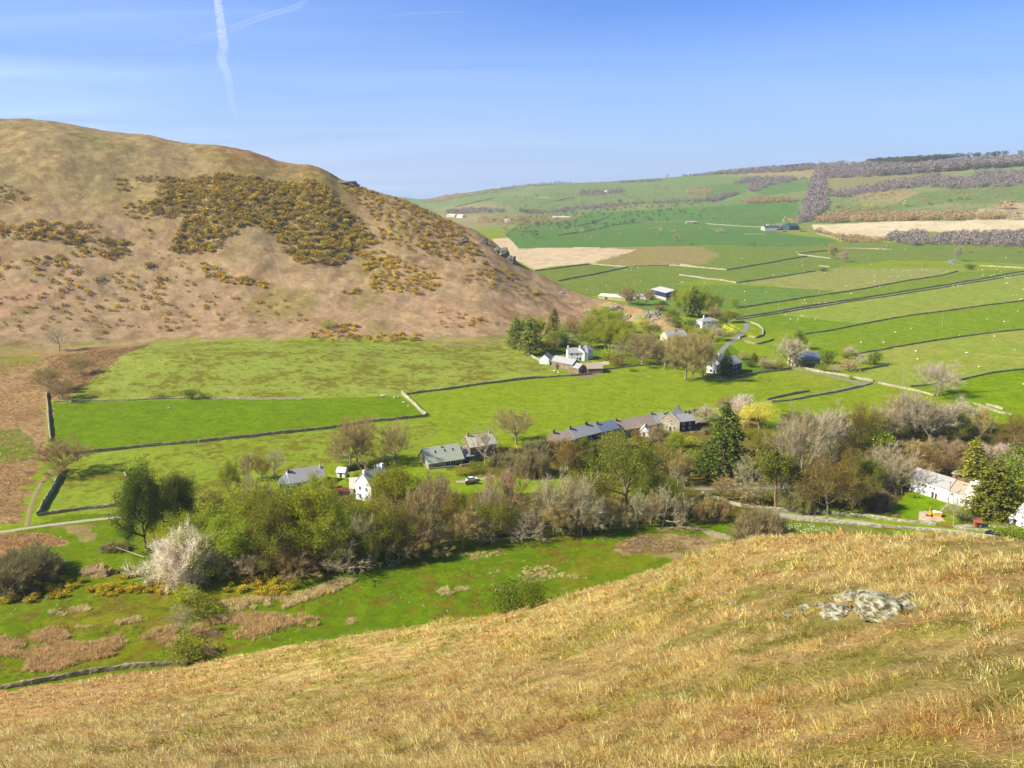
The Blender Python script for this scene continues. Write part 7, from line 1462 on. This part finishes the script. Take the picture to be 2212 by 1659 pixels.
def near_tufts():
    nr=np.random.default_rng(3)
    # density falls off with distance
    out=[]
    for r0,r1,dens in ((11,24,30.),(24,36,22.),(36,55,13.),(55,80,7.),(80,120,3.6),(120,200,1.4)):
        n=int(dens*.5*(r1*r1-r0*r0)*R(72)); wa=R(36) if r0>50 else R(46); n=int(n*wa/R(36)); r=np.sqrt(nr.uniform(r0*r0,r1*r1,n)); a=nr.uniform(-wa,wa,n); out.append(np.column_stack([r*np.sin(a),r*np.cos(a)]))
    n=9000; r=np.sqrt(nr.uniform(3,26**2,n)); a=nr.choice([-1,1],n)*nr.uniform(R(44),R(100),n); out.append(np.column_stack([r*np.sin(a),r*np.cos(a)]))
    n=2500; r=np.sqrt(nr.uniform(6,12**2,n)); a=nr.uniform(-R(46),R(46),n); out.append(np.column_stack([r*np.sin(a),r*np.cos(a)]))
    p=np.concatenate(out); a_,b_,c_=comps(p[:,0],p[:,1]); p=p[(a_>b_+.3)&(a_>c_)]
    r=np.hypot(p[:,0],p[:,1]); az=np.arctan2(p[:,0],p[:,1]); Rc=np.interp(az,TB,tcR); p=p[r<Rc+6]; r=np.hypot(p[:,0],p[:,1])
    u=(p[:,0]*.80-p[:,1]*.60); v=(p[:,0]*.60+p[:,1]*.80)
    g=sst(.08,.38,fbm(u/3,v,5.5,3,35)+.35*fbm(p[:,0],p[:,1],22,3,33)+.10)
    tall=sst(-.05,.4,fbm(u/1.4,v,1.7,3,61))
    c=near_col(p[:,0],p[:,1])*np.interp(r,[30,70],[1.9,2.35])[:,None]
    keep=nr.random(len(p))<(1-.55*g); p=p[keep];r=r[keep];g=g[keep];tall=tall[keep];c=c[keep]
    c=c*nr.uniform(.6,1.5,(len(c),1)); q=nr.random(len(c))<.25; c[q]=c[q]*.4+np.array(A(246,216,150))*1.2*.6
    h=(.22+.42*tall)*(1-.35*g)*nr.uniform(.6,1.3,len(p))*np.interp(r,[20,60,150],[1,1.15,1.5])
    lean=np.column_stack([-.45+.35*fbm(p[:,0],p[:,1],6,2,71),-.28+.35*fbm(p[:,0],p[:,1],6,2,72)])
    w_=np.interp(r,[12,30,60,150],[.006,.011,.026,.07])
    n0=r<36
    blades(p[n0],h[n0],13,lean[n0],c[n0],w_[n0],5,spread=.55,mat=M['blade'],label='tufts of bleached dead grass on the near slope')
    blades(p[~n0],h[~n0],8,lean[~n0],c[~n0],w_[~n0],6,spread=.6,mat=M['blade'],label='dead grass and bracken further down the near slope')
    # flattened bracken litter
    nr=np.random.default_rng(9); n=60000; rr=np.sqrt(nr.uniform(12**2,60**2,n)); aa=nr.uniform(-R(36),R(36),n); p=np.column_stack([rr*np.sin(aa),rr*np.cos(aa)]); a_,b_,c_=comps(p[:,0],p[:,1]); k=(a_>b_+.3)&(fbm((p[:,0]*.80-p[:,1]*.60)/1.3,(p[:,0]*.60+p[:,1]*.80),3.0,4,32)>-.1); p=p[k]
    cc=np.tile(np.array(A(222,186,120))*1.3,(len(p),1))*nr.uniform(.6,1.5,(len(p),1)); an=nr.normal(0,.5,len(p))+R(205)
    blades(p,np.full(len(p),.34),2,np.column_stack([np.cos(an),np.sin(an)])*2.6,cc,np.full(len(p),.009)*np.interp(np.hypot(p[:,0],p[:,1]),[12,60],[.8,2.2]),12,spread=.8,mat=M['blade'],name='bracken_litter',label='flattened orange brown bracken stems on the near slope')
near_tufts()
def tussocks():
    nr=np.random.default_rng(31); n=16000; r=np.sqrt(nr.uniform(12**2,75**2,n)); a=nr.uniform(-R(36),R(36),n); p=np.column_stack([r*np.sin(a),r*np.cos(a)])
    k=fbm(p[:,0],p[:,1],3.2,3,88)+nr.uniform(-.25,.25,n)>.06; p=p[k]; r=r[k]; a_,b_,c_=comps(p[:,0],p[:,1]); k=(a_>b_+.3)&(r<np.interp(np.arctan2(p[:,0],p[:,1]),TB,tcR)+3); p=p[k]; r=r[k]
    c=np.tile(np.array(A(242,216,146))*1.5,(len(p),1))*nr.uniform(.8,1.2,(len(p),1)); q=nr.random(len(p))<.3; c[q]*=np.array([.84,.74,.6])
    blades(p,.42*nr.uniform(.65,1.3,len(p)),46,np.tile([[-.42,-.22]],(len(p),1))+nr.normal(size=(len(p),2))*.12,c,np.interp(r,[12,30,75],[.006,.010,.026]),32,spread=.6,mat=M['blade'],name='grass_tussocks',label='tall pale tussocks of dead grass standing on the near slope',rad=.22)
tussocks()
def rushes(poly,k,n,h,cols,seed,label,nb=34):
    P=np.array([GZ(k,*p)[:2] for p in poly]); q=scatter_poly(P,int(n*2.2),seed); s=fbm(q[:,0],q[:,1],7,3,seed)>-.22; q=q[s][:int(n*1.6)]; nr=np.random.default_rng(seed)
    c=np.tile(np.array(cols),(len(q),1))*nr.uniform(.7,1.25,(len(q),1)); hh=h*nr.uniform(.6,1.3,len(q))
    blades(q,hh,nb,np.tile([[-.1,-.05]],(len(q),1)),c,np.full(len(q),.05),seed,spread=.55,name='rush_bed',mat=M['blade'],label=label,rad=.35)
RC=A(226,194,134,1.4); RG=A(236,214,150,1.35)
rushes([(-100,1290),(100,1250),(430,1190),(560,1260),(760,1200),(1100,1180),(1150,1260),(900,1330),(900,1400),(620,1440),(400,1530),(200,1510),(220,1420),(0,1400),(-100,1400)],8,900,.95,RC,91,'brown rush bed at the lower left of the near meadow')
rushes([(1130,1200),(1350,1180),(1350,1260),(1300,1350),(1210,1300)],8,70,.9,RC,92,'small rush bed beside the pale leaning tree')
rushes([(1420,1200),(1540,1130),(1850,1080),(2180,1080),(2400,1120),(2400,1170),(2100,1260),(1900,1275),(1450,1250)],8,420,.95,RC,93,'long brown rush bed below the gorse on the near meadow')
rushes([(1640,1000),(1900,960),(2150,960),(2300,920),(2600,810),(2700,830),(2560,900),(2100,1060),(1780,1070)],8,330,.95,RG,94,'straw coloured rush bed right of the stream shrubs')
rushes([(1500,1370),(1560,1330),(1640,1350),(1620,1400),(1540,1410)],8,22,.9,RC,95,'single rush clump alone in the green meadow',)
rushes([(1180,760),(1260,750),(1300,800),(1200,800)],9,26,.7,RG,96,'pale rush patch in the middle of the near meadow'); rushes([(1310,750),(1400,745),(1400,770),(1320,780)],9,18,.6,RG,97,'second pale rush patch in the middle of the near meadow')
rushes([(1340,540),(1560,510),(1640,540),(1400,575)],9,50,.5,RG,98,'scattered pale rushes under the wood edge'); rushes([(1560,640),(1850,600),(2150,690),(2000,770),(1900,700),(1600,780),(1480,700)],9,160,.5,RG,99,'brown rush scatter beyond the holly thicket')
rushes([(480,1460),(700,1400),(850,1450),(1150,1400),(1240,1480),(1000,1540),(560,1560)],4,230,.6,A(232,196,150),101,'pale tussocks below the bare earth track loops')
rushes([(520,1040),(680,1020),(690,1060),(540,1080)],8,26,.8,RG,102,'pale rush clump on the left meadow bank'); rushes([(360,1060),(450,1050),(500,1090),(380,1095)],8,14,.7,RG,103,'small pale rush clump at the left meadow bank'); rushes([(620,955),(660,950),(680,985),(620,990)],9,12,.8,RG,104,'lone pale rush clump near the bracken slope edge'); rushes([(570,1165),(740,1150),(740,1190),(580,1195)],8,26,.7,RG,105,'thin rush row above the big rush bed'); rushes([(880,1140),(1130,1090),(1110,1130),(900,1170)],8,40,.8,RG,106,'pale rush row leading to the stream shrubs')
# rough bracken ground left of the vivid field
def lumps(poly,n,h,col,seed,label):
    P=np.array([G(*p)[:2] for p in poly]); q=scatter_poly(P,n,seed); nr=np.random.default_rng(seed); c=np.tile(np.array(col),(len(q),1))*nr.uniform(.65,1.3,(len(q),1))
    blades(q,h*nr.uniform(.5,1.3,len(q)),16,np.tile([[-.2,-.1]],(len(q),1)),c,np.full(len(q),.09),seed,spread=.8,name='bracken_bed',mat=M['blade'],label=label,rad=.5)
lumps([(-60,780),(95,780),(98,980),(70,1010),(60,1080),(45,1130),(-60,1135)],2600,.8,A(226,188,132,1.3),111,'dead bracken covering the ground left of the vivid green field')
lumps([(100,770),(330,745),(200,830),(140,862),(104,860)],900,.8,A(186,148,98,1.2),112,'dark dead bracken under the three bare trees'); lumps(zp(8,(-100,500),(180,475),(330,480),(490,545),(350,600),(200,580),(0,700),(-100,700)),600,.7,A(226,186,126,1.3),113,'dead bracken below the gravel track at left')
# ------------------------------------------------------------------ vapour trail high in the sky
def trail(label,pts,alt=9000.,alpha=.6,seed=1):
    C=[];Wd=[]
    for x,y,w_ in pts:
        d=raydir(x,y); t=(alt-ZC)/d[2]; p=np.array([d[0]*t,d[1]*t,alt]); C.append(p); Wd.append(w_*np.linalg.norm(p)/F)
    C=np.array(C); n=60; t=np.linspace(0,len(C)-1,n); i=np.arange(len(C)); X=np.column_stack([np.interp(t,i,C[:,k]) for k in range(3)]); W_=np.interp(t,i,Wd)
    k=np.array([1,2,3,2,1.]); k/=k.sum()
    for c in range(2): X[2:-2,c]=np.convolve(X[:,c],k,'valid')
    d=np.gradient(X,axis=0); d/=np.linalg.norm(d,axis=1)[:,None]; s=np.column_stack([d[:,1],-d[:,0],np.zeros(n)]); m=10; V=[]
    for j in range(m):
        a=2*math.pi*j/m; V.append(X+s*(math.cos(a)*W_/2)[:,None]+np.array([0,0,1])*(math.sin(a)*W_*.25)[:,None])
    V=np.stack(V,1).reshape(-1,3); I=np.arange(n-1)[:,None]*m+np.arange(m)[None]; J=np.arange(n-1)[:,None]*m+(np.arange(m)[None]+1)%m; Q=np.stack([I.ravel(),J.ravel(),(J+m).ravel(),(I+m).ravel()],1)
    u=np.repeat(np.linspace(0,1,n),m); col=np.column_stack([u,u,u])
    mm,nt,N,Lk=newmat('ice_cloud'); out=N.new('ShaderNodeOutputMaterial'); df=N.new('ShaderNodeBsdfDiffuse'); df.inputs[0].default_value=(.8,.8,.8,1); tl=N.new('ShaderNodeBsdfTranslucent'); tl.inputs[0].default_value=(.8,.8,.8,1); ms=N.new('ShaderNodeMixShader'); Lk.new(df.outputs[0],ms.inputs[1]); Lk.new(tl.outputs[0],ms.inputs[2])
    tp=N.new('ShaderNodeBsdfTransparent'); m2=N.new('ShaderNodeMixShader'); at=N.new('ShaderNodeAttribute'); at.attribute_name='col'; sp=N.new('ShaderNodeSeparateColor'); Lk.new(at.outputs['Color'],sp.inputs[0])
    r=N.new('ShaderNodeMapRange'); r.inputs[1].default_value=.35; r.inputs[2].default_value=1; r.inputs[3].default_value=alpha; r.inputs[4].default_value=0.; Lk.new(sp.outputs[0],r.inputs[0])
    tc=N.new('ShaderNodeTexCoord'); nz=N.new('ShaderNodeTexNoise'); nz.inputs['Scale'].default_value=.0016; nz.inputs['Detail'].default_value=6; Lk.new(tc.outputs['Object'],nz.inputs['Vector']); r2=N.new('ShaderNodeMapRange'); r2.inputs[1].default_value=.3; r2.inputs[2].default_value=.6; Lk.new(nz.outputs[0],r2.inputs[0])
    lw=N.new('ShaderNodeLayerWeight'); lw.inputs[0].default_value=.5; r3=N.new('ShaderNodeMapRange'); r3.inputs[1].default_value=.97; r3.inputs[2].default_value=.75; Lk.new(lw.outputs['Facing'],r3.inputs[0])
    a1=N.new('ShaderNodeMath'); a1.operation='MULTIPLY'; Lk.new(r.outputs[0],a1.inputs[0]); Lk.new(r2.outputs[0],a1.inputs[1]); a2=N.new('ShaderNodeMath'); a2.operation='MULTIPLY'; Lk.new(a1.outputs[0],a2.inputs[0]); Lk.new(r3.outputs[0],a2.inputs[1])
    Lk.new(a2.outputs[0],m2.inputs[0]); Lk.new(tp.outputs[0],m2.inputs[1]); Lk.new(ms.outputs[0],m2.inputs[2]); Lk.new(m2.outputs[0],out.inputs[0])
    o=link('vapour_trail',mesh_np('vapour_trail',V,Q,mm,col,True)); tag(o,label,'vapour trail')
trail('wavering white aircraft trail dropping steeply through the upper left sky',[(460,-90,14),(470,0,15),(477,50,18),(484,100,20),(478,130,22),(492,165,18),(500,210,15),(508,250,15),(516,290,24)])
trail('faint slanting trail right of the steep one at the picture top',[(700,-30,10),(640,15,14),(560,38,16),(480,70,18),(380,100,20),(240,110,22)],alpha=.12)
trail('faint short trail above the middle of the sky',[(1000,26,5),(900,28,8),(820,38,10),(740,55,12)],alpha=.08)

# small tussocks peppered over the near meadow
def peppered(poly,n,h,col,seed,label,nb=10,thr=-.05):
    P=np.array([G(*p)[:2] for p in poly]); q=scatter_poly(P,n,seed); q=q[fbm(q[:,0],q[:,1],14,3,seed)>thr]; nr=np.random.default_rng(seed); c=np.tile(np.array(col),(len(q),1))*nr.uniform(.6,1.3,(len(q),1))
    blades(q,h*nr.uniform(.5,1.4,len(q)),nb,np.tile([[-.15,-.1]],(len(q),1)),c,np.full(len(q),.06),seed,spread=.8,name='meadow_tussocks',mat=M['blade'],label=label,rad=.4)
MP=[(-20,1300),(450,1270),(620,1240),(1100,1165),(1500,1132),(1580,1150),(1250,1200),(1050,1320),(700,1368),(400,1428),(-20,1478)]
peppered(MP,1500,.5,A(190,196,90,1.1),121,'green grey rush tussocks peppered over the near meadow'); peppered(MP,420,.55,A(230,206,150,1.3),122,'pale dead tussocks peppered over the near meadow',thr=.05)
peppered([(140,860),(300,750),(400,738),(1105,740),(1190,800),(1000,830),(880,848),(500,861)],900,.8,A(140,136,60),123,'dark rush tussocks in the field under the fell',thr=.08)
